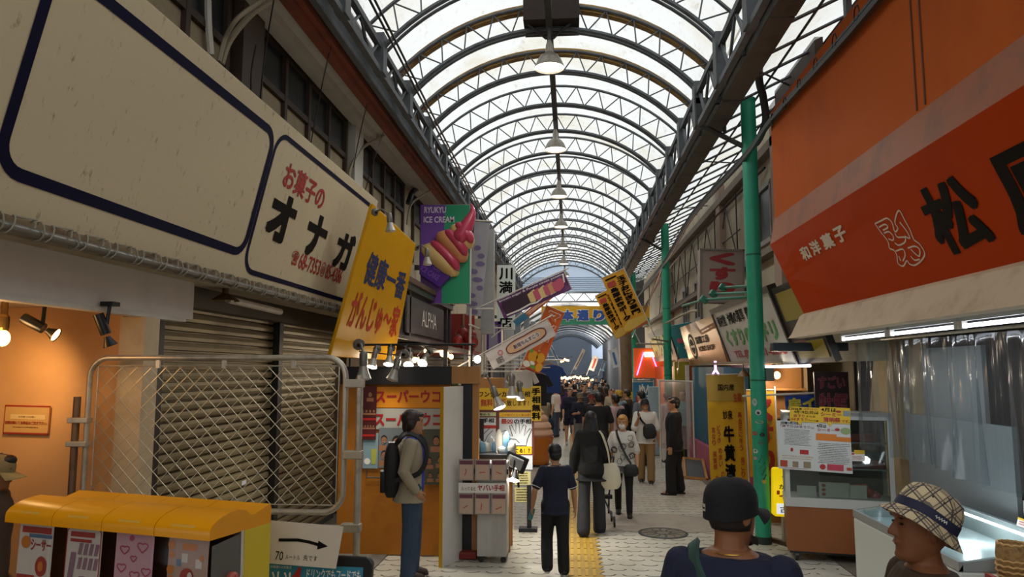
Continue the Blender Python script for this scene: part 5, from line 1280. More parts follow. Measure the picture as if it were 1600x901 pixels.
pt(P(885, 580, Y=35), 150, (1, .82, .55)); pt(P(905, 580, Y=41), 200, (1, .82, .55)); pt((1.5, 46, 3.2), 250, (1, .9, .75)); pt((-2.3, 13, 2.3), 20, (1, .85, .65)); pt((-2.4, 18, 2.3), 25, (1, .85, .65)); pt((-2.5, 23, 2.3), 25, (1, .85, .65)); pt((1.6, 32, 3.2), 40, (1, .9, .8)); pt((1, 60, 3.5), 500, (.95, .97, 1))  # point lights without modelled bulbs; far arcade ones are added to brighten it
# far small flags
def dec_far(col):
    def d(g, w, h, t):
        mb = MB(); stroke(mb, g, [(w*.5, h*.15), (w*.5, h*.85)], w*.3, .02); mb.build('print', mat('far_print_%s' % col.strip('#'), col, .6), t)
    return d
flag('far_flag', 'pale blue lettered flag hanging at the foot of the left columns', [(872, 568), (876, 566), (886, 534), (874, 530)], 30, mat('flag_pale', '#a9b6c4', .6), dec_far('#3d5f9a'), 'L')
flag('far_flag', 'grey flag slanting beyond the pale blue one', [(896, 576), (900, 578), (914, 548), (909, 545)], 38, mat('flag_grey', '#a39d9a', .6), dec_far('#5a3a3a'), 'L')
flag('far_flag', 'red lettered far flag in the middle of the street end', [(920, 577), (928, 580), (938, 560), (931, 557)], 42, mat('flag_pale2', '#b9aeb0', .6), dec_far('#a03a34'), 'L')
flag('far_flag', 'tall pale far flag with blue print before the daylit end', [(958, 575), (970, 572), (958, 545), (949, 548)], 40, mat('flag_pale3', '#c3c6cc', .6), dec_far('#3f6aa8'), 'R')
flag('far_flag', 'small blue far flag left of the tall pale one', [(938, 578), (944, 580), (950, 567), (945, 564)], 43, mat('flag_sky', '#5f8fb4', .6), dec_far('#c3c6cc'), 'L')

# pipe rack that carries the slanting flags, lamp rail over the booth, bulb wires
t = thing('flag_rack', 'white steel pipe rack at the left stalls carrying the slanting flags', 'rack', (-1.8, 14.0, 0))
MB().tube([(-1.82, 13.2, 0.012), (-1.82, 13.2, 3.3)], .024, 8).build('upright', white_paint, t); MB().tube([(-1.82, 15.0, 0.012), (-1.82, 15.0, 3.7)], .024, 8).build('upright', white_paint, t)
for z in (2.45, 3.0): MB().tube([(-1.82, 13.1, z), (-1.82, 15.1, z)], .02, 8).build('crossbar', white_paint, t)
for (px, py, y) in ((771, 482, 14.0), (748, 560, 13.2), (800, 512, 14.9), (816, 580, 14.6)):
    q = P(px, py, Y=y); MB().tube([(-1.82, y, q.z), (q.x, y, q.z)], .016, 6).build('arm', white_paint, t)
t = thing('lamp_rail', 'thin black lamp rail above the black beam of the orange booth', 'rail', (-2.0, 8.75, 2.235))
zr = P(612, 541, Y=8.9).z+.02
MB().tube([(-2.78, 8.85, zr), (-1.15, 8.85, zr)], .014, 8).build('bar', black_plastic, t)
for x in (-2.7, -1.2): MB().tube([(x, 8.85, 2.235), (x, 8.85, zr)], .012, 6).build('support', black_plastic, t)
for (px, py, y) in ((632, 552, 8.7), (640, 548, 9.2), (672, 550, 9.4), (590, 545, 8.7)):
    q = P(px, py, Y=y); MB().tube([q, (q.x, 8.85, zr)], .01, 6).build('bracket', black_plastic, t)
cable([(-2.6, 8.9, 2.42)]+[P(px, py-5, Y=y) for px, py, y in ((648, 562, 9.6), (652, 560, 10.6), (665, 548, 11), (692, 552, 11.5), (698, 554, 11.8), (705, 557, 12), (746, 561, 12.4))], .008, black_plastic, 'black wire stringing the small bulbs over the booth', 'wire', 'wire')
for k, (xa, xb, py, y) in enumerate(((873, 892, 588, 36), (896, 910, 588, 40), (912, 926, 590, 44), (877, 888, 561, 38))):
    cable([P(xa-6, py-4, Y=y), P((xa+xb)/2, py-1, Y=y), P(xb+6, py-4, Y=y)], .02, black_plastic, ['nearest', 'second', 'furthest', 'upper'][k]+' wire carrying tiny warm globes in the dim arcade beyond', 'wire', 'wire')
MB().bb(-3.15, P(760, 430, Y=14.6).x-.1, 14.55, 14.62, 4.2, 4.3).build('wall_arm', dark_steel); tag(bpy.data.objects['wall_arm'], 'dark steel arm fixing the pale grey casing to the left wall', 'arm')
q = P(759, 520, Y=17); MB().bb(-3.62, q.x, 17.02, 17.08, q.z, q.z+.06).build('sign_arm', dark_steel); tag(bpy.data.objects['sign_arm'], 'dark steel arm fixing the purple framed sign to the left shops', 'arm')
# ================================================================ RIGHT SIDE
orange_p = mat('orange_awning', '#bd5a1c', .6, spec=.06, dirt='#a34a1c', dscale=1.1, damt=.7, stretch=(1, .6, .5))
orange_s = mat('orange_sign_face', '#b83c02', .5, spec=.06, dirt='#a83804', dscale=1.2, damt=.6)
orange_b = mat('orange_band_worn', '#9a552f', .6, dirt='#6e4a34', dscale=2.5, damt=.8)
beige_t = mat('beige_awning_trim', '#c0a98a', .6, dirt='#8f7a5e', dscale=3, damt=.6)
YA, YB = 1.2, 8.6
t = thing('awning', 'huge orange shop awning with folded lower sign face and beige lip', 'awning', (3.2, 5, 2.5))
MB().bb(2.36, 4.18, YA, YB, 3.93, 5.2).build('upper_fascia', orange_p, t)
mb = MB()
for y in (5.05, 4.93): mb.bb(2.353, 2.362, y-.008, y+.008, 3.95, 5.2)
mb.build('seam', mat('seam_brown', '#5a2c16', .7), t)
mb = MB(); mb.prism([(2.36, YB, 3.93), (2.295, YB, 3.63), (2.7, YB, 3.63), (2.7, YB, 3.93)], (0, YA-YB, 0)); mb.build('band', orange_b, t)
mb = MB(); mb.prism([(2.295, YB, 3.63), (2.64, YB, 2.83), (4.1, YB, 2.83), (4.1, YB, 3.63)], (0, YA-YB, 0)); mb.build('sign_face', orange_s, t)
mb = MB(); mb.prism([(2.64, YB+.02, 2.83), (2.60, YB+.02, 2.80), (2.50, YB+.02, 2.60), (2.46, YB+.02, 2.55), (2.62, YB+.02, 2.55), (2.72, YB+.02, 2.64), (2.8, YB+.02, 2.83)], (0, YA-YB, 0)); mb.build('lip', beige_t, t)
MB().bb(2.70, 4.18, YA, YB, 2.62, 2.68).build('underside', mat('awning_underside', '#8d8a86', .6, dirt='#5f5b57', dscale=2), t)
MB().bb(2.62, 2.74, YA, YB+.05, 2.585, 2.63).build('rail', mat('pale_rail', '#aab0b0', .4, .4), t)
f = FR((2.64, 8.6, 2.83), (0, -1, 0), (-.345, 0, .80))
mb = MB()
for ch, a, b, lo in (('和', .80, 1.06, .53), ('洋', 1.12, 1.38, .535), ('菓', 1.46, 1.74, .54), ('子', 1.80, 2.06, .545)): letters(mb, f, ch, a, b, lo, lo+.145, .004, .035)
Z = lambda x, y: uv(f, 1200+x/3.2175, 280+y/3.2175)
for pts in ([(540, 222), (575, 205), (600, 195), (625, 215), (640, 262), (655, 245), (640, 212), (660, 155), (690, 205), (715, 250), (735, 300), (765, 325), (790, 370), (775, 405), (742, 430), (715, 425), (700, 408), (682, 435), (655, 420), (650, 380), (635, 355), (613, 345), (605, 310), (570, 265), (540, 222)],
            [(560, 240), (590, 225), (605, 240), (580, 255)], [(585, 270), (610, 262), (632, 285), (630, 305), (608, 298)], [(640, 270), (655, 290), (690, 290), (690, 315), (660, 330), (640, 318)], [(665, 215), (700, 260), (715, 295), (690, 285)],
            [(645, 360), (680, 350), (692, 380), (680, 410)], [(705, 345), (740, 335), (765, 352), (762, 385), (740, 370), (720, 350)], [(720, 385), (740, 405), (765, 400)], [(660, 385), (670, 410)]):
    stroke(mb, f, curve([Z(*p) for p in pts], 4), .013, .004)
mb.build('white_lettering', mat('awning_white', '#d8c8b4', .5), t)
mb = MB(); letters(mb, f, '松', 3.36, 4.00, .15, .64, .004, .032); letters(mb, f, '原', 4.22, 4.95, .12, .62, .004, .032); mb.build('black_lettering', ink, t)
# fluorescent tubes under the awning
tube_g = mat('tube_glow', '#ffffff', emit='#e8f0ff', es=5)
for i, (ya, yb) in enumerate(((8.14, 7.05), (6.93, 5.81), (5.69, 4.57), (4.45, 3.3))):
    t = thing('fluorescent_tube', ['far', 'middle', 'near', 'nearest'][i]+' fluorescent tube in the row under the orange awning', 'fluorescent light', (2.9, (ya+yb)/2, 2.52), 'fluorescent tubes under the awning')
    MB().tube([(2.9, ya, 2.52), (2.9, yb, 2.52)], .016, 10).build('tube', tube_g, t, smooth=True)
    MB().bb(2.885, 2.915, yb-.03, ya+.03, 2.555, 2.62).build('batten', mat('batten_white', '#b9bab8', .5), t)
    for y in (ya+.02, yb-.02): MB().bb(2.88, 2.92, y-.02, y+.02, 2.5, 2.56).build('holder', white_paint, t)
    if i < 3:
        ld = bpy.data.lights.new('tube_light', 'AREA'); ld.shape = 'RECTANGLE'; ld.size = .05; ld.size_y = 1.1; ld.energy = 9; ld.color = (.92, .96, 1)
        lo = bpy.data.objects.new('tube_light', ld); COL.objects.link(lo); lo.location = (2.9, (ya+yb)/2, 2.49)
# inside the orange shop
struct(MB().bb(4.0, 4.1, 0, 8.7, 0, 2.64), 'wall_shop_right', mat('dark_brown_interior', '#3a2c22', .8, dirt='#241b15', dscale=1), loc=(0, 0, 0), label='dark brown back wall of the orange shop')
struct(MB().bb(3.05, 4.2, 8.62, 8.70, 0, 2.64), 'wall_shop_right_end', mat('dark_brown_interior', '#3a2c22'), loc=(0, 0, 0), label='dark end wall of the orange shop') if False else None
vinyl = clear_mat('clear_vinyl', '#e6ecf0', .02, .09, .035)
def curtain(name, label, ya, yb, x, z0, z1, amp, seed, n=60, mm=None):
    R = random.Random(seed); ph = [R.uniform(0, 6) for _ in range(4)]
    def off(s, z): 
        k = 1-.6*(z-z0)/(z1-z0)
        return amp*k*(math.sin(s*21+ph[0]+.6*z)+.6*math.sin(s*47+ph[1])+.4*math.sin(s*9+ph[2]-z))
    mb = MB(); vs = []; fs = []; rows = 9
    for j in range(rows+1):
        z = z0+(z1-z0)*j/rows
        for i in range(n+1):
            s = i/n; vs.append((x+off(s*abs(yb-ya)/1.5, z), ya+(yb-ya)*s, z+(.03*math.sin(s*9) if j == 0 else 0)))
    for j in range(rows):
        for i in range(n): a = j*(n+1)+i; fs.append((a, a+1, a+n+2, a+n+1))
    mb.add(vs, fs); return tag(mb.build(name, mm or vinyl, smooth=True), label, 'curtain')
curtain('vinyl_curtain', 'clear vinyl curtain hung under the awning above the freezer, in soft vertical folds', 8.4, 4.2, 3.42, 1.26, 2.5, .055, 4, 130)
curtain('vinyl_curtain', 'bunched clear vinyl sheet at the far end of the awning beside the display case', 8.75, 8.3, 3.25, 1.35, 2.5, .05, 8, 40)
tag(MB().tube([(3.42, 8.8, 2.53), (3.42, 4, 2.53)], .015, 8).build('curtain_rail', steel), 'thin steel rail carrying the clear vinyl curtain', 'rail')
gboard = mat('pale_grey_board', '#7d8486', .5, dirt='#7b8082', dscale=1)
tag(MB().bb(3.72, 3.76, 7.05, 8.2, .9, 2.42).build('white_board', gboard), 'large pale grey board standing behind the vinyl curtain', 'board')
tag(MB().bb(3.66, 3.70, 6.55, 8.5, .6, 1.72).build('white_board', gboard), 'lower pale grey board behind the freezer', 'board')
tag(MB().bb(3.62, 3.66, 5.75, 6.4, .55, 1.15).build('white_board', mat('pale_cream_board', '#a8a495', .5)), 'small cream board leaning behind the freezer on the right', 'board')
tag(MB().bb(3.3, 3.36, 4.3, 5.55, 2.05, 2.48).build('hanging_board', mat('hung_white_panel', '#b9c2c4', .5)), 'white board hanging under the awning at the right edge', 'board')
tag(MB().bb(3.55, 3.6, 4.3, 5.2, .4, 1.75).build('grey_cabinet', mat('cabinet_grey', '#8b9296', .5), bevel=.01), 'pale grey cabinet at the right edge behind the vinyl curtain', 'cabinet')
for k, (y, d) in enumerate(((8.62, 0), (8.78, .1), (8.9, .2))):
    tag(MB().box((3.72+.09*k, 10.05+.06*k, 1.9), (.07, .05, 1.6), M4.Rotation(.06*k, 3, 'Y')).build('timber_post', mat('dark_timber', '#33271e', .7)), '%s dark timber leaning beside the red oyster board' % ordinal(k), 'timber', 'leaning timbers')
R = random.Random(15)
for k in range(6): tag(MB().bb(3.85, 3.95, 4.2+.38*k, 4.2+.38*k+.3, .3, 2.2+.05*R.random()).build('wall_plank', mat('plank_brown', '#5c4330', .7, dirt='#3b2a1e', dscale=3)), '%s brown vertical plank of the back wall behind the vinyl, from the right' % ordinal(k), 'plank', 'back wall planks')
# display case
R3 = M4.Rotation(math.radians(-12), 3, 'Z')
cc = V((3.10, 9.15, 0))
def cbox(mb, x0, x1, y0, y1, z0, z1):
    return mb.prism([cc+R3 @ V(q) for q in ((x0, y0, z0), (x1, y0, z0), (x1, y1, z0), (x0, y1, z0))], (0, 0, z1-z0))
wframe = mat('case_white', '#b9bab6', .4); brown_lam = mat('brown_laminate', '#8a4f22', .5, dirt='#7a451d', dscale=2)
t = thing('display_case', 'white framed glass display case on a brown cabinet with casters', 'display case', cc)
cw = .58
cbox(MB(), -cw, cw, -.25, .25, .12, .62).build('cabinet', brown_lam, t)
cbox(MB(), -cw-.01, cw+.01, -.26, .26, .62, .72).build('sill', wframe, t)
cbox(MB(), -cw, cw, .22, .25, .72, 1.62).build('back_panel', mat('case_inside', '#585b56', .5), t)
for x0, x1 in ((-cw, -cw+.05), (cw-.05, cw)):
    for y0, y1 in ((-.25, -.2), (.2, .25)): cbox(MB(), x0, x1, y0, y1, .72, 1.66).build('upright', wframe, t)
cbox(cbox(MB(), -cw, cw, -.25, -.2, 1.62, 1.70), -cw, cw, -.25, .25, 1.66, 1.70).build('top', wframe, t)
caseglass = clear_mat('case_glass', '#e6ece8', .03, .03)
cbox(MB(), -cw+.05, cw-.05, -.235, -.23, .72, 1.62).build('glass_front', caseglass, t)
for z in (1.05, 1.35): cbox(MB(), -cw+.05, cw-.05, -.18, .2, z, z+.012).build('shelf', mat('glass_shelf', '#7d8a86', .2), t)
for sx in (-cw+.1, cw-.1):
    for sy in (-.18, .18):
        c = cc+R3 @ V((sx, sy, .06)); MB().lathe(c, [(.001, -.02), (.055, -.02), (.055, .02), (.001, .02)], 14, R3 @ V((1, 0, 0))).build('caster', black_plastic, t)
cbox(MB(), -cw+.02, cw-.02, -.22, .22, .09, .12).build('plinth', black_plastic, t)
for k, (x, z) in enumerate(((.2, 1.362), (.3, 1.062))):
    o = cbox(MB(), x-.17, x+.22, -.1, .1, z, z+.09).build('red_tray', mat('tray_red', '#7a1f1c', .4), bevel=.01); tag(o, ['upper', 'lower'][k]+' red lacquer tray on a shelf in the display case', 'tray', 'red trays')
for k, (x, w_) in enumerate(((-.42, .18), (-.18, .3), (.14, .16))):
    o = cbox(MB(), x-.03, x+w_, -.16, -.145, .725, .725+[.12, .17, .15][k]).build('menu_card', mat('menu_white', '#b4b4ae', .5)); tag(o, ['left', 'middle', 'right'][k]+' white card standing at the bottom of the display case', 'card', 'cards in the display case')
    if k == 1:
        fr = FR(cc+R3 @ V((x-.03, -.162, .725)), R3 @ V((1, 0, 0)), (0, 0, 1)); mb = MB()
        for j in range(3): blob(mb, fr, .05, .035+.05*j, .022, .018, .003)
        mb.build('food_photo', mat('card_brown', '#8a3d26', .5), o); WL[o.name] = WL[o.name]
R = random.Random(6)
for k in range(7):
    c = cc+R3 @ V((.3+.24*(R.random()-.5)+.05, -.05+.1*R.random(), .74+.045*(k % 3)))
    tag(MB().ell(c, (.055, .05, .045)).build('wrapped_sweet', mat(['sweet_pink', 'sweet_red', 'sweet_orange'][k % 3], ['#b05a66', '#a03a30', '#c0602a'][k % 3], .3), smooth=True), '%s wrapped sweet in the pile at the right of the case, %s counted upward' % (['pink', 'red', 'orange'][k % 3], ordinal(k)), 'sweet', 'sweets piled in the display case')
# posters on the case
f = FR(cc+R3 @ V((-cw-.06, -.285, 1.08)), R3 @ V((1, 0, 0)), (0, .02, 1))
g, w, h = f, .80, .56
q = lambda x, y: uv(f, 1200+x/5.63, 600+y/5.63)
def qb(x0, y0, x1, y1): a = q(x0, y1); b = q(x1, y0); return a[0], b[0], a[1], b[1]
c4_ = [q(95, 740), q(745, 788), q(720, 338), q(75, 318)]
t = thing('announcement_board', 'white announcement board of small print with orange and pink panels on the display case', 'poster', f.p(.4, 0))
mb = MB(); mb.prism([f.p(*c, 0) for c in c4_], f.N*.006); mb.build('sheet', mat('announce_white', '#c6c8c6', .5), t)
slp = FR(f.p(*c4_[0]), V(f.p(*c4_[1]))-V(f.p(*c4_[0])), V(f.p(*c4_[3]))-V(f.p(*c4_[0])))
WW = (V(f.p(*c4_[1]))-V(f.p(*c4_[0]))).length; HH = (V(f.p(*c4_[3]))-V(f.p(*c4_[0]))).length
def fx(x0, x1, y0, y1): return x0*WW, x1*WW, y0*HH, y1*HH
mb = MB(); letters(mb, slp, '旧暦3月3日は', *fx(.03, .32, .935, .985), .009, .01); letters(mb, slp, '4月は', *fx(.52, .65, .90, .975), .009, .015)
lines_of_small_print(mb, slp, *fx(.06, .46, .50, .84), 11, .009, 3, .35); lines_of_small_print(mb, slp, *fx(.53, .97, .17, .60), 12, .009, 4, .35)
mb.build('black_lettering', ink, t)
mb = MB(); letters(mb, slp, '「浜下り(はまうり)」', *fx(.02, .48, .86, .925), .009, .01); lines_of_small_print(mb, slp, *fx(.05, .45, .02, .04), 1, .009, 8); mb.build('purple_lettering', mat('plum_ink', '#7a2d62', .5), t)
mb = MB(); letters(mb, slp, 'シーミー', *fx(.53, .77, .83, .89), .009, .02); blob(mb, slp, .60*WW, .1*HH, .04*WW, .055*HH, .009); blob(mb, slp, .80*WW, .88*HH, .035*WW, .03*HH, .009); rect(mb, slp, *fx(.29, .41, .33, .42), .009); blob(mb, slp, .18*WW, .41*HH, .02*WW, .04*HH, .009); mb.build('red_print', crim, t)
mb = MB(); rect(mb, slp, *fx(.51, .98, .64, .73), .009); rect(mb, slp, *fx(.51, .79, .73, .78), .009); mb.build('orange_panel', mat('announce_orange', '#d07820', .5), t)
mb = MB(); rect(mb, slp, *fx(.66, .88, .04, .165), .009); mb.build('pink_panel', mat('announce_pink', '#b83a4c', .5), t)
mb = MB(); rect(mb, slp, *fx(.02, .12, .05, .18), .009); rect(mb, slp, *fx(.92, .99, .06, .12), .009); mb.build('food_photo_red', mat('food_red', '#a8421f', .5), t)
mb = MB(); rect(mb, slp, *fx(.19, .27, .05, .17), .009); rect(mb, slp, *fx(.34, .44, .05, .18), .009); mb.build('food_photo_brown', mat('food_tan', '#8a7a60', .5), t)
mb = MB(); blob(mb, slp, .91*WW, .86*HH, .07*WW, .07*HH, .009); mb.build('food_photo_green', mat('food_green', '#8ba06a', .5), t)
mb = MB(); letters(mb, slp, '★浜下り(はまうり)の由来★', *fx(.04, .47, .255, .295), .009, .008); rect(mb, slp, *fx(.05, .45, .225, .232), .009); mb.build('gold_lettering', mat('gold_ink', '#b88a2a', .5), t)
ytag = mat('tag_yellow', '#dcb41e', .5)
for k, (bxq, lab) in enumerate((((192, 325, 445, 198), 'left'), ((452, 335, 715, 200), 'right'))):
    a0 = q(bxq[0], bxq[1]); a1 = q(bxq[2], bxq[3]); w_ = a1[0]-a0[0]; h_ = a1[1]-a0[1]
    s2 = FR(f.p(a0[0], a0[1], .012), slp.U, slp.W)
    t = thing('notice_tag', lab+' yellow speech bubble notice at the top of the white announcement board', 'notice', s2.p(w_/2, 0))
    mb = MB(); mb.prism([s2.p(*c, 0) for c in ((0, 0), (w_*.25, 0), (w_*.35, -.04), (w_*.42, 0), (w_, 0), (w_, h_), (0, h_))], s2.N*.004); mb.build('sheet', ytag, t)
    mb = MB(); m2_ = MB()
    if k == 0:
        letters(mb, s2, '2026年', .02*w_, .42*w_, .78*h_, .96*h_, .007, .012); letters(mb, s2, '4月19日(日)は', .14*w_, .97*w_, .53*h_, .76*h_, .007, .012)
        letters(m2_, s2, '浜下り', .12*w_, .5*w_, .3*h_, .5*h_, .007, .01); letters(m2_, s2, '(はまうり)', .03*w_, .66*w_, .05*h_, .26*h_, .007, .01); letters(m2_, s2, '(旧暦3月3日)', .46*w_, .95*w_, .82*h_, .93*h_, .007, .004)
        letters(mb, s2, 'その日', .55*w_, .85*w_, .33*h_, .45*h_, .007, .006); letters(mb, s2, 'の行事', .68*w_, .97*w_, .06*h_, .18*h_, .007, .006)
    else:
        letters(mb, s2, '4月は', .05*w_, .55*w_, .70*h_, .95*h_, .007, .02); letters(m2_, s2, 'シーミー', .04*w_, .72*w_, .42*h_, .66*h_, .007, .025); letters(m2_, s2, '清明祭', .12*w_, .68*w_, .05*h_, .36*h_, .007, .03); letters(m2_, s2, 'です。', .72*w_, .98*w_, .07*h_, .24*h_, .007, .012)
        blob(m2_, s2, .62*w_, .74*h_, .09*w_, .08*h_, .007)
    mb.build('black_lettering', ink, t); m2_.build('red_lettering', mat('tag_red', '#a8322c', .5), t)
    if k: mb = MB(); rect(mb, s2, .77*w_, .98*w_, .48*h_, .82*h_, .007); mb.build('photo', mat('tag_photo', '#7e8a92', .5), t)
f2 = FR(cc+R3 @ V((.12, -.262, 1.16)), R3 @ V((1, 0, 0)), (0, 0, 1))
t = thing('price_tag', 'small white price tag with yellow top on the glass of the display case', 'tag', f2.p(.08, 0))
mb = MB(); slab(mb, f2, 0, .16, 0, .10, 0, .003); mb.build('card', white_ink, t)
mb = MB(); rect(mb, f2, .05, .16, .08, .125, .004); mb.build('yellow_top', ytag, t)
mb = MB(); rect(mb, f2, .01, .05, .07, .095, .005); lines_of_small_print(mb, f2, .02, .14, .015, .06, 3, .005, 2); mb.build('print', mat('tag_pink', '#b04a6a', .5), t)
# freezer chest
fz0, fz1, fy0, fy1 = 2.68, 3.52, 5.55, 7.5
chest = mat('freezer_white', '#d2d6d0', .35)
t = thing('freezer_chest', 'long white freezer chest with sliding glass top on the right under the awning', 'freezer', ((fz0+fz1)/2, 6.5, 0))
MB().bb(fz0, fz1, fy0, fy1, .1, .80).build('body', chest, t, bevel=.02)
MB().bb(fz0+.03, fz1-.03, fy0+.03, fy1-.03, .03, .1).build('plinth', black_plastic, t)
mb = MB(); mb.prism([(fz0, fy0, .80), (fz1, fy0, .80), (fz1, fy0, .98), (fz0+.04, fy0, .86)], (0, .04, 0)); mb.prism([(fz0, fy1-.04, .80), (fz1, fy1-.04, .80), (fz1, fy1-.04, .98), (fz0+.04, fy1-.04, .86)], (0, .04, 0)); mb.bb(fz1-.04, fz1, fy0, fy1, .80, .98); mb.build('rim', mat('freezer_grey_rim', '#8f9696', .35), t)
mb = MB(); mb.prism([(fz0+.02, fy0, .855), (fz1, fy0, .975), (fz1, fy0, .985), (fz0+.02, fy0, .865)], (0, fy1-fy0, 0)); mb.build('glass_lid', clear_mat('freezer_glass', '#e6eeee', .0, .04, 0, 1.25), t)
MB().bb(fz0, fz0+.03, fy0, fy1, .80, .865).build('front_strip', mat('freezer_strip', '#a3a8a8', .3, .4), t)
MB().bb(fz0+.05, fz1-.05, fy0+.05, fy1-.05, .803, .806).build('tray', mat('freezer_tray', '#c9d0d2', .3), t)
MB().tube([(fz1-.12, fy0+.15, .955), (fz1-.12, fy1-.4, .955)], .012, 8).build('inner_light', mat('inner_glow', '#ffffff', emit='#f4f8ff', es=6), t)
MB().bb(fz0-.004, fz0, fy1-.2, fy1-.11, .17, .19).build('badge', black_plastic, t)
pt((3.2, 6.4, .90), 7, (.95, .98, 1))
for k, y in enumerate((6.15, 5.8)):
    g = FR((fz1-.05, y+.09, .985), (0, -1, 0), (.3, 0, 1)); tt = thing('price_tag', ['further', 'nearer'][k]+' yellow trimmed price tag on the back rim of the freezer', 'tag', g.p(.08, 0))
    mb = MB(); slab(mb, g, 0, .17, 0, .06, 0, .003); mb.build('card', white_ink, tt); mb = MB(); slab(mb, g, 0, .17, .05, .065, .003, .005); (slab(mb, g, .06, .13, .06, .09, .0, .005) if k else None); mb.build('yellow_top', ytag, tt); mb = MB(); lines_of_small_print(mb, g, .02, .15, .01, .045, 2, .005, 3); mb.build('print', crim, tt)
# sweets table in the near right corner
t = thing('sweets_table', 'white covered table with a red edge in the lower right corner holding sweets', 'table', (3.4, 4.9, 0))
MB().bb(2.84, 3.95, 4.3, 5.5, .78, .80).build('table_top', mat('table_cream', '#c4bba8', .5), t); MB().bb(2.83, 2.86, 4.29, 5.51, .76, .805).build('red_edge', mat('table_red', '#9a3a34', .5), t)
for xx in (2.9, 3.9):
    for yy in (4.36, 5.42): MB().bb(xx-.02, xx+.02, yy-.02, yy+.02, 0.012, .78).build('leg', steel, t)
R = random.Random(31)
swc = [('cup_pink', '#b84f86', 'pink'), ('cup_green', '#6fa878', 'green'), ('cup_cream', '#c9bd8a', 'cream'), ('cup_orange', '#c8802c', 'orange')]
for r_ in range(4):
    for k in range(6):
        c = V((3.1+.15*k, 4.62+.23*r_, .80)); nm, cl, w_ = swc[(k+2*r_+(k//3)) % 4]
        tt = thing('sweet_cup', '%s sweet in a clear cup, %s cup of the %s row on the covered table' % (w_, ordinal(k), ordinal(r_)), 'sweet', c, 'sweets on the covered table')
        MB().lathe(c, [(.001, .002), (.05, .0), (.068, .055), (.072, .057)], 14).build('cup', mat('clear_cup', '#a9b8a8', .15), tt, smooth=True)
        MB().ell(c+V((0, 0, .06)), (.055, .055, .03), nu=10, nv=6).build('sweet', mat(nm, cl, .35), tt, smooth=True)
        mb = MB(); rect(mb, FR(c+V((-.02, -.02, .088)), (1, 0, 0), (0, 1, .0)), 0, .04, 0, .04, .002); mb.build('label_sticker', white_ink, tt)

# green posts with brackets
green = mat('post_green', '#259a7a', .45, dirt='#1f8064', dscale=2.5, damt=.6)
for i, (x, y) in enumerate(((2.42, 9.9), (2.38, 18.6), (2.36, 28.0))):
    t = thing('green_post', ['nearest green steel post covered with stickers and scribbles', 'second green steel post, beside the teal hanging sign', 'furthest green steel post near the yellow flags'][i], 'post', (x, y, 0), 'green posts')
    MB().tube([(x, y, 0), (x, y, 5.86)], .098, 24).build('shaft', green, t, smooth=True)
    MB().tube([(x, y, 0), (x, y, .09)], .104, 24).build('base_collar', mat('base_black', '#23302a', .6), t, smooth=True)
    mb = MB()
    for z in (3.7, 2.05): mb.lathe((x, y, z), [(.101, 0), (.101, .02)], 24)
    mb.build('band', mat('band_dark', '#125c42', .5), t)
    mb = MB()
    mb.bb(1.72, x+.02, y-.04, y+.04, 5.80, 5.88); mb.bb(1.72, 1.80, y-.04, y+.04, 5.50, 5.88)
    mb.tube([(1.76, y, 5.52), (x, y, 5.15)], .035, 6); mb.tube([(2.1, y, 5.80), (2.1, y, 5.38)], .025, 6)
    mb.build('bracket', dark_steel, t)
    if i == 0:
        g = FR((x-.07, y-.101, 0), (1, 0, 0), (0, 0, 1)); R = random.Random(4)
        def sticker(px, py, rx, rz, m_, lab):
            c = P(px, py, Y=y-.1); pts = []
            du = c.x-x
            for k in range(16):
                u = du+rx*math.cos(2*PI*k/16); zz = c.z+rz*math.sin(2*PI*k/16)
                u = max(min(u, .095), -.095); pts.append((x+u, y-math.sqrt(.1005**2-u*u)-.0015, zz))
            tag(MB().add(pts, [tuple(range(16))]).build('sticker', mat(m_[0], m_[1], .5)), lab, 'sticker', 'stickers on the green post')
        sticker(1180, 628, .025, .05, ('st_pale', '#9fa69f'), 'pale tall sticker high on the green post')
        sticker(1185, 644, .035, .035, ('st_white', '#b8bdb8'), 'white round sticker with a dark ring on the green post')
        sticker(1185, 645, .018, .018, ('st_black', '#1c2420'), 'dark dot in the round white sticker')
        sticker(1187, 659, .05, .02, ('st_cream', '#a59f7c'), 'cream wide sticker below the round one on the green post')
        sticker(1180, 677, .025, .025, ('st_red', '#a83a30'), 'red sticker on the left of the green post')
        sticker(1191, 679, .035, .025, ('st_dark', '#2f3a3a'), 'dark sticker right of the red one on the green post')
        sticker(1189, 692, .04, .02, ('st_grey', '#5d6d68'), 'grey green sticker under the dark one')
        sticker(1181, 705, .03, .03, ('st_white', '#b8bdb8'), 'white sticker above the scribble on the green post')
        sticker(1181, 716, .022, .02, ('st_pink', '#b08a94'), 'pinkish sticker beside the scribble on the green post')
        sticker(1194, 752, .03, .025, ('st_gold', '#a89a3c'), 'gold sticker below the scribble on the green post')
        mb = MB(); gg = FR((x, y-.1, 0), (1, 0, 0), (0, 0, 1)); q_ = [(1181, 708), (1191, 712), (1186, 722), (1196, 722), (1187, 732), (1197, 731), (1190, 742), (1198, 741), (1193, 749)]
        qq = []
        for p_ in q_:
            u, zz = uv(gg, *p_); u = max(min(u, .085), -.085); qq.append(V((x+u, y-math.sqrt(.1015**2-u*u), zz)))
        mb.tube(qq, .004, 4); mb.build('scribble', ink, t)
        MB().bb(x+.09, x+.2, y-.06, y+.08, 2.05, 2.22).build('switch_box', mat('switch_grey', '#5d655c', .5), t, bevel=.008)
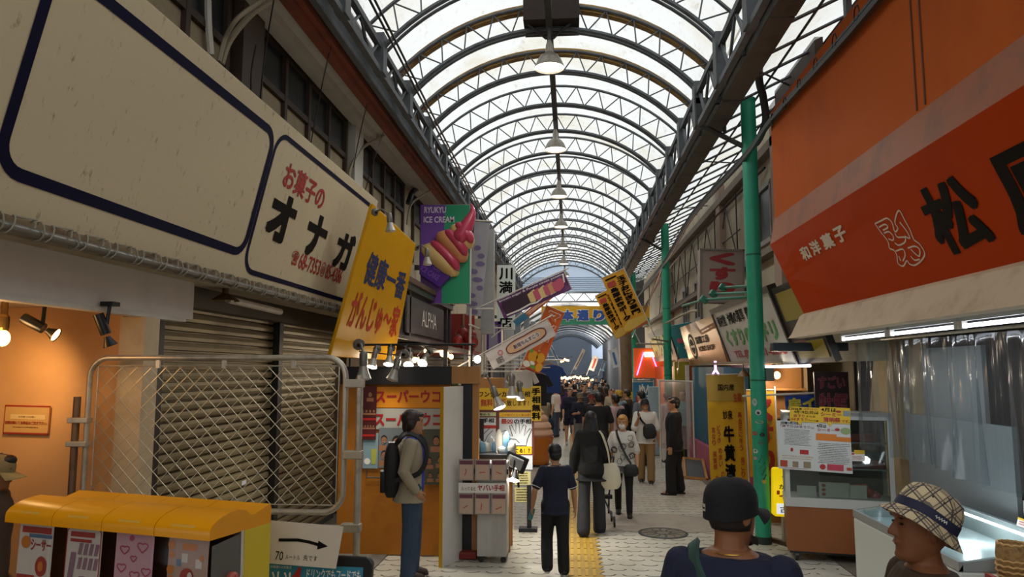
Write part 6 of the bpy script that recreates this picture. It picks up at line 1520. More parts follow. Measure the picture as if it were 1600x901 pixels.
# drain pipe beside the post top
cable([(2.25, 8.0, 6.4), (2.35, 9.0, 5.9), (2.55, 9.6, 5.75), (2.62, 9.8, 5.5), (2.52, 9.88, 5.25), (2.42, 9.9, 5.2)], .05, dark_steel, 'dark drain pipe bending into the top of the nearest green post', 'pipe', 'pipe', 10)
for k in range(3):
    cable([(2.25+.02*k, 3.0, 5.05+.03*k), (2.30, 5.4, 4.93+.03*k), (2.31, 8.3, 5.03+.02*k), (2.33, 9.8, 5.0+.03*k), (2.3, 14, 5.05+.05*k), (2.3, 18.6, 4.75+.05*k), (2.25, 28, 4.6)], .018 if k else .03, black_plastic, ['thick', 'upper thin', 'lower thin'][k]+' black cable of the bundle running along the top of the orange awning', 'cable')
for k in range(9):
    y = 4.3+.5*k; c = V((2.29, y, 4.97))
    tag(MB().tube([c+V((0, .05*math.cos(a), .07*math.sin(a)+.05)) for a in [2*PI*i/9 for i in range(10)]], .006, 4).build('cable_loop', black_plastic), '%s wire loop tied round the cable bundle, from the near end' % ordinal(k), 'wire loop', 'wire loops on the cable bundle')
cable([(2.38, 18.6, 4.95), (2.3, 24, 3.9), (2.3, 28, 3.4)], .03, black_plastic, 'thick black cable sagging between the second and furthest green posts')
cable([(3.3, 12.5, 5.6), (2.6, 18.6, 4.9), (2.5, 27, 4.2)], .02, black_plastic, 'thin black cable slanting across the beige right wall')
# dark slatted awning arms at the post: green folding arm
t = thing('folding_arm', 'green folding awning arm reaching left from the nearest green post', 'awning arm', (2.4, 10.2, 3.0))
for k, (a, b) in enumerate((((1168, 447), (1130, 449)), ((1168, 457), (1115, 459)), ((1168, 464), (1100, 468)))):
    MB().tube([P(*a, Y=10.1), P(*b, Y=10.8)], .02, 6).build('rod', mat('arm_green', '#2b6b58', .4, .2), t)
    c = P(*b, Y=10.8); MB().box(c, (.12, .08, .1), M4.Rotation(.6, 3, 'Y')).build('elbow', mat('arm_green', '#2b6b58'), t, bevel=.02)
MB().tube([P(1100, 468, Y=10.8), P(1066, 478, Y=11.6)], .018, 6).build('rod', mat('arm_green', '#2b6b58'), t)
cable([P(1090, 485, Y=12), P(1075, 488, Y=13), P(1040, 505, Y=15)], .02, pale_pipe, 'pale awning roller pole slanting above the copper sign', 'pole', 'pole')
# kusuri box sign
g, w, h = quadframe(P(1093, 472, Y=13.6), P(1163, 474, Y=13.6), P(1093, 388, Y=13.6))
t = thing('pharmacy_sign', 'weathered grey box sign with red brush characters on the right wall', 'sign', g.p(w/2, 0))
mb = MB(); slab(mb, g, 0, w, 0, h, -.25, 0); mb.build('box', mat('grey_pink_sign', '#8f8078', .6, dirt='#77685f', dscale=3, stretch=(1, 1, .3)), t)
mb = MB(); 
for q_ in ((0, w, 0, .03), (0, w, h-.03, h), (0, .03, 0, h), (w-.03, w, 0, h)): slab(mb, g, *q_, 0, .02)
mb.build('frame', mat('sign_frame_grey', '#77706a', .5), t)
mb = MB(); letters(mb, g, 'くすり', w*.22, w*.8, h*.14, h*.95, .006, .055, True); mb.build('lettering', mat('dull_red', '#8c1f22', .5), t)
MB().bb(g.o.x+w, 3.36, 13.62, 13.7, g.o.z+.2, g.o.z+.28).build('wall_bracket', dark_steel, t)
# slanted signs along the right wall: common plane
def slant(y0, y1, xb=2.95, zb=2.28, xt=2.62, zt=3.22): return FR((xb, y0, zb), (0, -1, 0), (xt-xb, 0, zt-zb)), y0-y1, math.hypot(xt-xb, zt-zb)
f, w, h = slant(13.9, 9.95)
t = thing('slanted_sign', 'white slanting sign with black, green and red rows behind the nearest green post', 'sign', (2.95, 12, 2.28))
mb = MB(); slab(mb, f, 0, w, 0, h, -.08, 0); mb.build('panel', mat('slant_white', '#b4b1ab', .5, dirt='#a09c95', dscale=2), t)
mb = MB(); 
for q_ in ((-.08, w+.06, -.05, 0), (-.08, w+.06, h, h+.09), (-.08, 0, 0, h), (w, w+.06, 0, h)): slab(mb, f, *q_, -.1, .02)
mb.build('frame', mat('frame_dark_brown', '#2a211c', .5), t)
mb = MB(); letters(mb, f, '東村堂', w*.05, w*.22, h*.72, h*.93, .005, .02); letters(mb, f, '沖縄の薬草', w*.26, w*.56, h*.72, h*.93, .005, .02); letters(mb, f, '健康食', w*.59, w*.80, h*.72, h*.93, .005, .02); mb.build('black_lettering', ink, t)
mb = MB(); letters(mb, f, 'くすりのミドリ', w*.10, w*.92, h*.34, h*.64, .005, .045); mb.build('green_lettering', mat('leaf_green_ink', '#2f8a3a', .5), t)
mb = MB(); letters(mb, f, 'TEL.(098)861-0298', w*.14, w*.94, h*.10, h*.26, .005, .03); mb.build('red_lettering', mat('sign_red_ink', '#a8343c', .5), t)
f, w, h = slant(9.85, 8.55, 2.95, 2.28, 2.62, 3.25)
t = thing('slanted_sign', 'dark framed yellow slanting sign between the green post and the orange awning', 'sign', (2.95, 9.2, 2.28))
mb = MB(); slab(mb, f, 0, w, 0, h, -.08, 0); mb.build('frame', mat('frame_black_brown', '#1d1814', .5), t)
mb = MB(); rect(mb, f, .1, w-.1, h*.55, h*.92, .004); rect(mb, f, .1, w-.1, h*.06, h*.28, .004); mb.build('yellow_panel', mat('dull_yellow', '#8f7d14', .5, dirt='#77680f', dscale=2), t)
mb = MB(); rect(mb, f, .25, w*.45, h*.16, h*.30, .006); mb.build('red_panel', mat('dull_maroon', '#5a1f18', .5), t)
tag(MB().bb(2.42, 3.3, 9.1, 9.25, 2.42, 2.52).build('awning_beam', mat('blue_black_beam', '#22303a', .5), bevel=.01), 'blue black beam reaching from the green post under the orange awning', 'beam')
f, w, h = slant(18.4, 14.1, 2.9, 2.32, 2.66, 3.22)
t = thing('slanted_sign', 'copper coloured slanting sign with a dark oval emblem left of the white one', 'sign', (2.9, 16, 2.32))
mb = MB(); slab(mb, f, 0, w, 0, h, -.08, 0); mb.build('panel', mat('copper_face', '#a8703c', .3, .35, dirt='#94602f', dscale=2), t)
mb = MB(); blob(mb, f, w*.26, h*.45, w*.10, h*.32, .005); mb.build('oval', ink, t)
mb = MB(); stroke(mb, f, [(w*.26+w*.07*math.cos(k*PI/8), h*.45+h*.22*math.sin(k*PI/8)) for k in range(16)], .05, .008, True); stroke(mb, f, [(w*.2, h*.45), (w*.32, h*.45)], .05, .008); mb.build('oval_pattern', mat('copper_line', '#8f6a44', .4), t)
mb = MB(); letters(mb, f, '国際工房', w*.40, w*.76, h*.48, h*.66, .006, .03); letters(mb, f, 'KOBO SHOP', w*.42, w*.84, h*.30, h*.42, .006, .03); mb.build('lettering', ink, t)
g, w, h = quadframe(P(1062, 560, Y=19.2), P(1096, 557, Y=18.2), P(1041, 510, Y=19.2))
t = thing('teal_sign', 'teal slanting sign with small pink and white lettering beside the second green post', 'sign', g.p(w/2, 0))
mb = MB(); slab(mb, g, 0, w, 0, h, -.05, 0); mb.build('panel', mat('teal_face', '#1b8088', .4), t)
mb = MB(); rect(mb, g, w*.2, w*.8, h*.46, h*.6, .01); mb.build('pink_lettering', mat('teal_pink', '#b8546c', .5), t)
mb = MB(); rect(mb, g, w*.4, w*.7, h*.27, h*.33, .01); mb.build('white_lettering', white_ink, t)
f, w, h = slant(24.5, 19.5, 2.75, 2.45, 2.5, 3.35)
t = thing('slanted_sign', 'black slanting sign with bold yellow characters beyond the teal sign', 'sign', (2.75, 22, 2.4))
mb = MB(); slab(mb, f, 0, w, 0, h, -.06, 0); mb.build('panel', mat('sign_night', '#26211c', .5), t)
mb = MB(); letters(mb, f, '沖縄みやげ', w*.05, w*.95, h*.15, h*.85, .01, .05); mb.build('lettering', mat('sign_yellow_ink', '#b8a82c', .5), t)

# tall yellow nobori with black brush characters
def dec_medicine(g, w, h, t):
    mb = MB(); letters(mb, g, '牛黄清心', w*.40, w*.68, h*.05, h*.62, .022, .04, True); letters(mb, g, '妙泉', w*.40, w*.66, h*.66, h*.73, .022, .02); letters(mb, g, '国内産', w*.30, w*.74, h*.88, h*.93, .022, .015); mb.build('black_lettering', ink, t)
    mb = MB()
    for s_, u, a, b in (('どうき', .22, .48, .62), ('めまい', .24, .30, .45), ('のぼせ', .28, .12, .27), ('耳なり', .08, .46, .60), ('頭重感', .09, .28, .42), ('手足のし', .12, .05, .24), ('高血圧に伴う', .80, .42, .72), ('肩こり', .82, .22, .38)):
        letters(mb, g, s_, w*u, w*(u+.10), h*a, h*b, .022, .02, True)
    letters(mb, g, '生薬', w*.70, w*.92, h*.79, h*.86, .022, .02)
    mb.build('red_lettering', mat('nobori_red', '#a83a14', .5), t)
    mb = MB(); rect(mb, g, 0, w, h*.80, h, .016); mb.build('tan_header', mat('nobori_tan', '#a88a34', .5, dirt='#8a7030', dscale=4), t)
flag('medicine_flag', 'tall yellow upright flag with black brush characters behind the man in the black cap', [(1112, 792), (1171, 792), (1156, 584), (1096, 586)], 11.9, mat('nobori_yellow', '#d3a416', .55, dirt='#c0930f', dscale=1.5), dec_medicine, 'R')
# folded wooden easel on the floor
t = thing('wooden_easel', 'low wooden framed board lying behind the yellow upright flag', 'easel', (2.62, 16, 0))
mb = MB()
a, b, c, d = V((2.28, 15.5, .03)), V((2.66, 15.2, .03)), V((2.70, 15.9, .33)), V((2.36, 16.2, .33))
for p, q_ in ((a, b), (b, c), (c, d), (d, a)): mb.tube([p, q_], .035, 4)
mb.build('frame', wood, t); MB().add([a, b, c, d], [(0, 1, 2, 3)]).build('board', black_paint, t)
# banners behind the post
t_, g, w, h = flag('yellow_banner', 'broad yellow banner with big red characters behind the nearest green post', [(1172, 745), (1216, 745), (1228, 612), (1168, 610)], 10.9, mat('banner_gold', '#c08a14', .55, dirt='#a8780f', dscale=2), lambda g, w, h, t: [letters(mb_ := MB(), g, 'くすり', w*.4, w*.9, h*.05, h*.92, .022, .06, True), mb_.build('lettering', mat('gold_red', '#8f1f14', .5), t)], 'R')
t_, g, w, h = flag('blue_banner', 'blue and yellow short banner above the display case', [(1228, 642), (1276, 640), (1276, 614), (1228, 618)], 10.2, mat('banner_deep_blue', '#1d3f8f', .5), lambda g, w, h, t: [letters(mb_ := MB(), g, '戻イ', w*.05, w*.95, h*.08, h*.85, .022, .05), mb_.build('lettering', mat('blue_yellow', '#c0b02a', .5), t)], 'T')
g, w, h = quadframe(P(1276, 668, Y=9.9), P(1330, 668, Y=9.9), P(1276, 581, Y=9.9))
t = thing('oyster_board', 'dark red board with outlined characters behind the display case', 'signboard', g.p(w/2, 0))
mb = MB(); slab(mb, g, 0, w, 0, h, -.03, 0); mb.build('panel', mat('oyster_dark', '#2a1418', .5), t)
mb = MB(); letters(mb, g, 'すごい', w*.10, w*.9, h*.70, h*.93, .004, .05); letters(mb, g, '牡蠣', w*.10, w*.95, h*.30, h*.62, .004, .05); mb.build('outline', mat('oyster_pink', '#8f5a66', .5), t)
mb = MB(); letters(mb, g, 'すごい', w*.11, w*.89, h*.71, h*.92, .008, .015); letters(mb, g, '牡蠣', w*.11, w*.94, h*.31, h*.61, .008, .015); mb.build('lettering', mat('oyster_red', '#7a1f2c', .5), t)
MB().bb(g.o.x+.05, g.o.x+.1, 9.93, 9.98, 0, g.o.z).build('leg', black_paint, t); MB().bb(g.o.x+w-.1, g.o.x+w-.05, 9.93, 9.98, 0, g.o.z).build('leg', black_paint, t)
# backlit yellow sign box
ly = 9.75
g, w, h = quadframe(P(1209, 806, Y=ly), P(1246, 808, Y=ly), P(1209, 731, Y=ly))
t = thing('lit_sign_box', 'glowing yellow stand sign box partly hidden behind the display case', 'sign', (g.o.x+w/2, ly, 0))
mb = MB(); mb.prism([g.p(a, b, -.12) for a, b in rrect(0, w, 0, h, .03)], g.N*.12); mb.build('box', mat('sign_lit_yellow', '#d8c020', .4, emit='#d8b808', es=.8), t)
mb = MB(); rect(mb, g, w*.12, w*.9, .03, h*.27, .004); mb.build('white_panel', mat('sign_lit_white', '#e0e4e8', .4, emit='#dfe8f4', es=.7), t)
mb = MB(); stroke(mb, g, [(w*.75, h*.96), (w*.38, h*.83), (w*.75, h*.72)], .03, .005); mb.build('green_mark', mat('sign_green', '#2f9a3a', .4), t)
mb = MB(); letters(mb, g, 'か～', w*.22, w*.8, h*.57, h*.67, .005, .02); letters(mb, g, '(', w*.5, w*.7, h*.3, h*.4, .005, .02); letters(mb, g, '古', w*.26, w*.6, h*.08, h*.22, .007, .02); mb.build('black_lettering', ink, t)
mb = MB(); letters(mb, g, 'リ', w*.12, w*.55, h*.41, h*.54, .005, .05); mb.build('red_lettering', crim, t)
MB().bb(g.o.x+w*.4, g.o.x+w*.52, ly+.02, ly+.1, 0, g.o.z).build('stand_leg', steel, t); MB().box((g.o.x+w*.46, ly+.05, .03), (.06, .5, .04), M4.Rotation(.5, 3, 'Z')).build('foot', mat('brown_foot', '#4a3424', .6), t)
pt((g.o.x+w/2, ly-.25, g.o.z+h/2), 1.5, (1, .85, .2))

# shop fronts along the right, beyond the post
struct(MB().bb(3.35, 3.45, 11.2, 16.4, 0, 2.3), 'wall_right_shop', mat('pharmacy_wall', '#c7a57a', .6), loc=(0, 0, 0), label='cream back wall of the pharmacy')
t = thing('pharmacy_shelf', 'lit wooden shelf unit inside the pharmacy behind the nearest post', 'shelf', (3.1, 11.3, 0))
MB().bb(2.65, 3.35, 11.15, 11.2, 0.012, 2.28).build('back_board', mat('amber_board', '#a5713c', .5), t)
for z in (.5, 1.0, 1.5, 1.9): MB().bb(2.62, 3.35, 10.95, 11.15, z, z+.03).build('shelf_board', wood, t)
tag(MB().tube([P(1192, 573, Y=10.6), P(1266, 571, Y=9.6)], .018, 8).build('fluorescent_tube', tube_g), 'fluorescent tube in the pharmacy right of the nearest green post', 'fluorescent light')
tag(MB().ell(P(1214, 586, Y=10.9), (.05, .05, .055)).build('light_bulb', warm_s), 'round warm bulb glowing inside the pharmacy', 'light bulb')
b0 = P(1162, 585, Y=11.4)
t = thing('shade_lamp', 'small brown cone lamp hanging beside the yellow upright flag', 'lamp', b0)
MB().lathe(b0, [(.09, -.03), (.06, .03), (.02, .07), (.015, .1)], 14).build('lamp_shade', mat('brown_shade', '#7a5a3a', .5), t, smooth=True); MB().tube([b0+V((0, 0, .1)), b0+V((0, 0, 2.28-b0.z))], .006).build('cord', black_plastic, t)
pt((2.9, 10.7, 2.1), 14, (1, .85, .62)); pt((2.8, 13, 2.0), 14, (1, .8, .6))
t = thing('teal_shop', 'teal painted shop front with pink base beyond the yellow upright flag', 'shop front', (2.9, 17, 0))
MB().bb(2.85, 3.3, 14.2, 17.9, .62, 2.25).build('teal_wall', mat('teal_wall', '#1a5a72', .5), t); MB().bb(2.75, 3.3, 14.1, 18, .014, .62).build('pink_base', mat('pink_base', '#a8506a', .5), t)
MB().bb(2.7, 2.78, 17.85, 17.93, 0.014, 2.3).build('white_post', white_paint, t)
# clear partition with people behind
mb = MB(); mb.quad(P(1030, 700, Y=17), P(1081, 702, Y=17), P(1083, 596, Y=17), P(1030, 594, Y=17))
pn = thing('clear_partition', 'tall clear vinyl partition across the right side behind the man in black', 'partition', (2.3, 17, 0))
mb.build('sheet', clear_mat('partition_vinyl', '#e8d9d8', .06, .15, .22), pn)
for px in (1030, 1082): MB().tube([P(px, 594, Y=17), V((P(px, 594, Y=17).x, 17, .013))], .02, 8).build('post', white_paint, pn)
MB().tube([P(1030, 594, Y=17), P(1083, 596, Y=17)], .02, 8).build('top_rail', white_paint, pn)
# orange neon shop, brown trunk-like pillar, blue nobori
t = thing('orange_shop', 'orange lit shop front with pink neon on the right, far behind the green posts', 'shop front', (2.9, 24, 0))
MB().bb(2.95, 3.3, 20.5, 26.5, .014, 2.3).build('wall', mat('neon_orange_wall', '#c05a1c', .5), t)
MB().bb(2.2, 3.3, 26.5, 26.6, 1.9, 2.95).build('header_board', mat('neon_orange_board', '#d0601a', .5, emit='#d05a10', es=.1), t)
g = FR((2.2, 26.45, 1.9), (1, 0, 0), (0, 0, 1)); mb = MB()
mb.tube([g.p(.1, .1, .03), g.p(.35, .9, .03)], .02, 6); mb.tube([g.p(.6, .9, .03), g.p(.85, .2, .03)], .02, 6); mb.build('neon_line', mat('neon_pink', '#ff70c0', emit='#ff60c0', es=6), t)
mb = MB(); rect(mb, g, .38, .95, .75, .9, .02); mb.build('lit_strip', cool_s, t)
pt((2.2, 24, 2.2), 30, (1, .55, .3))
c = P(978, 600, Y=30); tag(MB().tube([(c.x, 30, 0), (c.x+.05, 30, 2), (c.x, 30, 4.2)], [.26, .24, .26], 14).build('wrapped_pillar', mat('brown_wrap', '#7a6650', .8, dirt='#574734', dscale=4), smooth=True), 'brown wrapped pillar on the right at the foot of the yellow flags', 'pillar')
def dec_blue(g, w, h, t):
    mb = MB(); letters(mb, g, 'んみ', w*.6, w*.9, h*.4, h*.95, .02, .05, True); letters(mb, g, 'ゆ', w*.3, w*.6, h*.6, h*.95, .02, .05); mb.build('white_lettering', white_ink, t)
    mb = MB(); rect(mb, g, w*.12, w*.38, h*.30, h*.62, .02); mb.build('red_panel', mat('nobori_crimson', '#a8383c', .5), t)
flag('blue_flag', 'blue upright flag with white characters near the second green post', [(990, 655), (1022, 655), (1014, 594), (983, 597)], 20.5, mat('nobori_blue', '#3a7fa8', .55), dec_blue, 'R')
t = thing('yellow_banner', 'yellow strip sign with black writing left of the blue upright flag', 'banner', P(982, 640, Y=20.7))
g, w, h = quadframe(P(978, 650, Y=20.7), P(989, 650, Y=20.7), P(978, 612, Y=20.7)); mb = MB(); slab(mb, g, 0, w, 0, h, 0, .02); mb.build('sheet', yel, t); mb = MB(); lines_of_small_print(mb, g, .02, w-.02, .02, h-.02, 7, .024, 3); mb.build('print', ink, t)
MB().bb(g.o.x, g.o.x+.03, 20.7, 20.73, 0, g.o.z).build('leg', steel, t)
for k, (px, w_, y, col, nm, zt) in enumerate(((1003, 26, 23, '#8a8f92', 'pale grey', 1.9), (1022, 16, 19.5, '#a3b4c0', 'pale blue', 1.75), (1066, 22, 19.2, '#b8a22c', 'yellow', 2.4))):
    c = P(px, 600, Y=y); o = MB().bb(c.x-w_*y/2300, c.x+w_*y/2300, y, y+.3, 0.014, zt).build('shop_board', mat('board_%s' % nm.replace(' ', '_'), col, .5), bevel=.01); tag(o, nm+' upright board by the right hand shops behind the crowd', 'board')
curtain('vinyl_sheet', 'clear vinyl sheet hanging over the yellow board far right of the street', 18.6, 18.9, 2.65, 2.1, 2.75, .02, 3, 20)

struct(MB().bb(2.5, 3.45, 10.6, 14, 2.28, 2.32), 'ceiling_pharmacy', mat('pharmacy_ceiling', '#8a7a64', .7), loc=(0, 0, 0), label='low ceiling of the pharmacy')
c = P(1118, 577, Y=14.0); mb = MB()
mb.tube([c, c+V((0, 0, .16))], .022, 6); mb.tube([c+V((-.06, 0, .1)), c+V((.06, 0, .1))], .018, 6); mb.tube([c, c+V((-.06, 0, -.1))], .018, 6); mb.tube([c, c+V((.06, 0, -.1))], .018, 6)
tag(mb.build('neon_figure', mat('neon_lilac', '#ff9cf0', emit='#ff90f0', es=5)), 'tiny glowing lilac neon figure above the yellow upright flag', 'neon light')
# bracket holding the yellow flags
t = thing('flag_bracket', 'steel bracket holding the yellow flags out from the second green post', 'bracket', (2.0, 18, 2.9))
q = P(1013, 512, Y=17.0); q2 = P(990, 524, Y=18.2)
MB().tube([(2.38, 18.5, q.z-.25), (q.x+.08, 17.0, q.z-.25)], .02, 6).build('arm', steel, t); MB().tube([(2.38, 18.6, q2.z-.2), (q2.x+.06, 18.2, q2.z-.2)], .02, 6).build('arm', steel, t)
# ================================================================ PEOPLE
SK = {k: mat('skin_'+k, c, .5, spec=.35) for k, c in dict(light='#c79a7c', mid='#b0805f', tan='#94623f', dark='#7a4c30').items()}
HAIRM = {k: mat('hair_'+k, c, .45, bump=.25, bscale=120, stretch=(1, 1, .1)) for k, c in dict(black='#121013', brown='#2a1d17', blond='#b3792f', grey='#5a5652').items()}
eyem = mat('eye_dark', '#120e0c', .3); lipm = mat('lip', '#8a4a40', .5)
CL = {}
def cloth(n, c, r=.85): return mat('cloth_'+n, c, r, bump=.15, bscale=60)

class Figure:
    def __init__(s, loc, heading, H, la=None, ra=None, ll=None, rl=None, head=(0, 0), sex='m', build=1., vox=.012, hs=1.):
        s.hs = hs
        s.loc = V((loc[0], loc[1], 0)); s.H = H; k = s.k = H/1.70; s.vox = vox; s.b = build; s.sex = sex
        s.R = M4.Rotation(math.radians(heading), 3, 'Z')
        D = lambda v: V(v).normalized()
        la = la or ((-.14, -.02, -1), (-.04, .16, -1)); ra = ra or ((.14, -.02, -1), (.04, .16, -1))
        ll = ll or ((-.02, .02, -1), (0, -.02, -1)); rl = rl or ((.02, .02, -1), (0, -.02, -1))
        sw = (.172 if sex == 'm' else .152)*build
        s.hz = .90*k
        s.leg = {}; s.arm = {}
        for sd, q, l in ((-1, ll, 'l'), (1, rl, 'r')):
            hp = V((sd*.088*k, 0, s.hz)); kn = hp+D(q[0])*.43*k; an = kn+D(q[1])*.40*k
            s.leg[sd] = [hp, kn, an]
        mn = min(s.leg[1][2].z, s.leg[-1][2].z); dz = .078*k-mn
        s.dz = dz
        for sd in (-1, 1): s.leg[sd] = [p+V((0, 0, dz)) for p in s.leg[sd]]
        s.Z = lambda z: z*k+dz
        for sd, q in ((-1, la), (1, ra)):
            sh = V((sd*sw*k, -.015*k, s.Z(1.37))); el = sh+D(q[0])*.285*k; wr = el+D(q[1])*.245*k
            s.arm[sd] = [sh, el, wr, D(q[1])]
        s.HR = M4.Rotation(math.radians(head[0]), 3, 'Z') @ M4.Rotation(math.radians(head[1]), 3, 'X')
        s.hp = V((0, -.01*k, s.Z(1.462)))
    def hd(s, p): return s.hp + s.HR @ (V((0, .012, .115))*s.k*s.hs + V(p)*s.k*s.hs)
    def W(s, mb):
        mb.v = [s.loc + s.R @ p for p in mb.v]; return mb
    def torso(s, rows, infl=0):
        k = s.k; b = s.b; mb = MB(); rings = []
        for z, w, d, y in rows:
            ring = []
            for i in range(20):
                a = 2*PI*i/20; c, q = math.cos(a), math.sin(a)
                ring.append(V(((w*b+infl)*k*math.copysign(abs(c)**.85, c), y*k+(d*b+infl)*k*math.copysign(abs(q)**.85, q), s.Z(z))))
            rings.append(ring)
        return mb.loft(rings)
    def TR(s):
        if s.sex == 'm': return [(.78, .10, .09, -.01), (.84, .155, .108, -.012), (.92, .162, .112, -.012), (1.0, .15, .105, -.005), (1.1, .145, .10, .0), (1.2, .158, .108, 0), (1.29, .176, .112, -.005), (1.36, .176, .098, -.012), (1.395, .158, .084, -.016), (1.425, .115, .07, -.018), (1.455, .066, .062, -.018)]
        return [(.78, .10, .09, -.01), (.84, .158, .112, -.018), (.92, .162, .112, -.015), (1.0, .138, .098, -.005), (1.08, .122, .09, .0), (1.18, .135, .10, .005), (1.25, .145, .112, .01), (1.33, .150, .095, -.005), (1.385, .130, .078, -.014), (1.42, .09, .064, -.016), (1.45, .056, .056, -.016)]
    def body(s, skin, label, group=None, face=True, ears=True, nose=1.):
        k = s.k; mb = s.torso(s.TR()); vx = s.vox
        mb.capsule([V((0, -.022*k, s.Z(1.40))), V((0, -.012*k, s.Z(1.50))), s.hd((0, -.015, -.03))], [.062*k, .053*k, .055*k], 12)
        rows = [(-.122, .055, .0, .022), (-.112, .083, -.015, .04), (-.095, .090, -.03, .050), (-.072, .086, -.055, .059), (-.05, .088, -.078, .065), (-.02, .089, -.092, .070), (.01, .090, -.099, .0735), (.028, .087, -.101, .0745), (.05, .094, -.101, .0755), (.075, .090, -.097, .0735), (.098, .074, -.082, .063), (.113, .045, -.055, .042), (.121, .012, -.02, .015)]
        rings = []
        for z, f, b, w in rows:
            ring = []
            for i in range(24):
                a = 2*PI*i/24; c, q = math.cos(a), math.sin(a)
                y = (f if q > 0 else -b)*math.copysign(abs(q)**.9, q)
                ring.append(s.hd((w*math.copysign(abs(c)**.9, c), y*1.0, z)))
            rings.append(ring)
        mb.loft(rings)
        n = nose; kk = k; k = k*s.hs
        mb.loft([[s.hd((dx*w, y, z)) for dx, y in ((-1, .075), (-.5, y1), (.5, y1), (1, .075))] for z, w, y1 in ((.036, .008, .088), (.01, .010, .101*n), (-.012, .015, .113*n), (-.024, .019, .111*n), (-.031, .014, .094))])
        mb.ell(s.hd((0, .088, -.046)), (.020*k, .011*k, .006*k), s.HR); mb.ell(s.hd((0, .087, -.056)), (.017*k, .010*k, .006*k), s.HR); mb.ell(s.hd((0, .078, -.094)), (.02*k, .016*k, .016*k), s.HR)
        mb.ell(s.hd((0, .083, .045)), (.055*k, .013*k, .010*k), s.HR)
        if ears:
            for sd in (-1, 1): mb.ell(s.hd((sd*.076, -.012, -.004)), (.009*k, .019*k, .032*k), s.HR @ M4.Rotation(sd*-.35, 3, 'Z'))
        k = kk
        for sd in (-1, 1):
            sh, el, wr, d = s.arm[sd]
            mb.capsule([sh, (sh+el)/2, el, (el*.65+wr*.35), wr], [.056*k, .048*k, .040*k, .040*k, .026*k], 12)
            t = V((0, 1, 0)) if abs(d.y) < .75 else V((0, 0, 1)); t = (t-d*t.dot(d)).normalized(); pn = (d.cross(t))*(-sd) if abs(d.y) < .75 else V((-sd, 0, 0))
            pn = (pn-d*pn.dot(d)-t*pn.dot(t)).normalized()
            mb.loft([[wr+d*u*k+t*(wd*k*math.cos(2*PI*i/10))+pn*(th*k*math.sin(2*PI*i/10)) for i in range(10)] for u, wd, th in ((-.01, .024, .02), (.02, .031, .017), (.06, .040, .016), (.088, .038, .013))])
            for j, (o, l) in enumerate(((.031, .068), (.011, .078), (-.010, .072), (-.030, .056))):
                b0 = wr+d*.082*k+t*o*k; b1 = b0+(d*.9+pn*.25)*l*.5*k; b2 = b1+(d*.7+pn*.65)*l*.5*k
                mb.capsule([b0, b1, b2], [.0095*k, .0088*k, .0075*k], 8)
            b0 = wr+d*.025*k+t*.026*k; b1 = b0+(d*.7+t*.65+pn*.3)*.045*k; b2 = b1+(d*.9+t*.1+pn*.35)*.032*k
            mb.capsule([b0, b1, b2], [.013*k, .0115*k, .009*k], 8)
            hp, kn, an = s.leg[sd]
            mb.capsule([hp, hp*.5+kn*.5, kn, kn*.65+an*.35+V((0, -.012, 0)), an], [.088*k, .072*k, .054*k, .053*k, .036*k], 12)
            fd = V((0, 1, 0)); mb.capsule([an+V((0, -.03*k, -.035*k)), an+V((0, .06*k, -.04*k)), an+V((0, .13*k, -.05*k))], [.036*k, .036*k, .026*k], 10)
        o = s.W(mb).build('person', skin, None, remesh=vx, smit=2, loc=s.loc)
        s.o = tag(o, label, 'person', group)
        if face:
            e = MB(); m = MB()
            for sd in (-1, 1):
                e.ell(s.hd((sd*.031, .0845, .019)), (.012*k, .006*k, .005*k), s.HR, 8, 6); e.ell(s.hd((sd*.033, .088, .040)), (.019*k, .006*k, .0035*k), s.HR, 8, 6)
            m.ell(s.hd((0, .0945, -.051)), (.020*k, .004*k, .0035*k), s.HR, 8, 6)
            s.W(e).build('eyes_and_brows', eyem, o, True); s.W(m).build('mouth', lipm, o, True)
        return s
    def garment(s, mb, name, m, wob=.004, vox=None, smit=3, wfreq=9):
        return s.W(mb).build(name, m, s.o, remesh=vox or s.vox, smit=smit, wob=wob*s.k, wfreq=wfreq)
    def top(s, m, hem=.86, sleeve=.55, infl=.016, name='shirt', flare=0, collar=True, wob=.005, cuff=1.):
        rows = [r for r in s.TR() if r[0] > hem]; first = s.TR()[1] if hem < .84 else min(s.TR(), key=lambda r: abs(r[0]-hem))
        rows = [(hem, first[1]+flare, first[2]+flare*.7, first[3])]+rows
        rows = [(z, max(w, .13 if z < 1.3 else 0), d, y) for z, w, d, y in rows if z < 1.445]
        if collar: rows[-1] = (1.435, rows[-1][1], rows[-1][2], rows[-1][3])
        mb = s.torso(rows, infl); k = s.k
        for sd in (-1, 1):
            sh, el, wr, d = s.arm[sd]
            if sleeve <= 0: continue
            if sleeve <= 1: e = sh+(el-sh)*sleeve; mb.capsule([sh-(el-sh)*.05, (sh+e)/2, e], [.064*k, .068*k, .069*k*cuff], 12)
            else:
                w = el+(wr-el)*(sleeve-1); mb.capsule([sh, (sh+el)/2, el, (el+w)/2, w], [.066*k, .062*k, .055*k*cuff, .052*k*cuff, .046*k*cuff], 12)
        return s.garment(mb, name, m, wob)
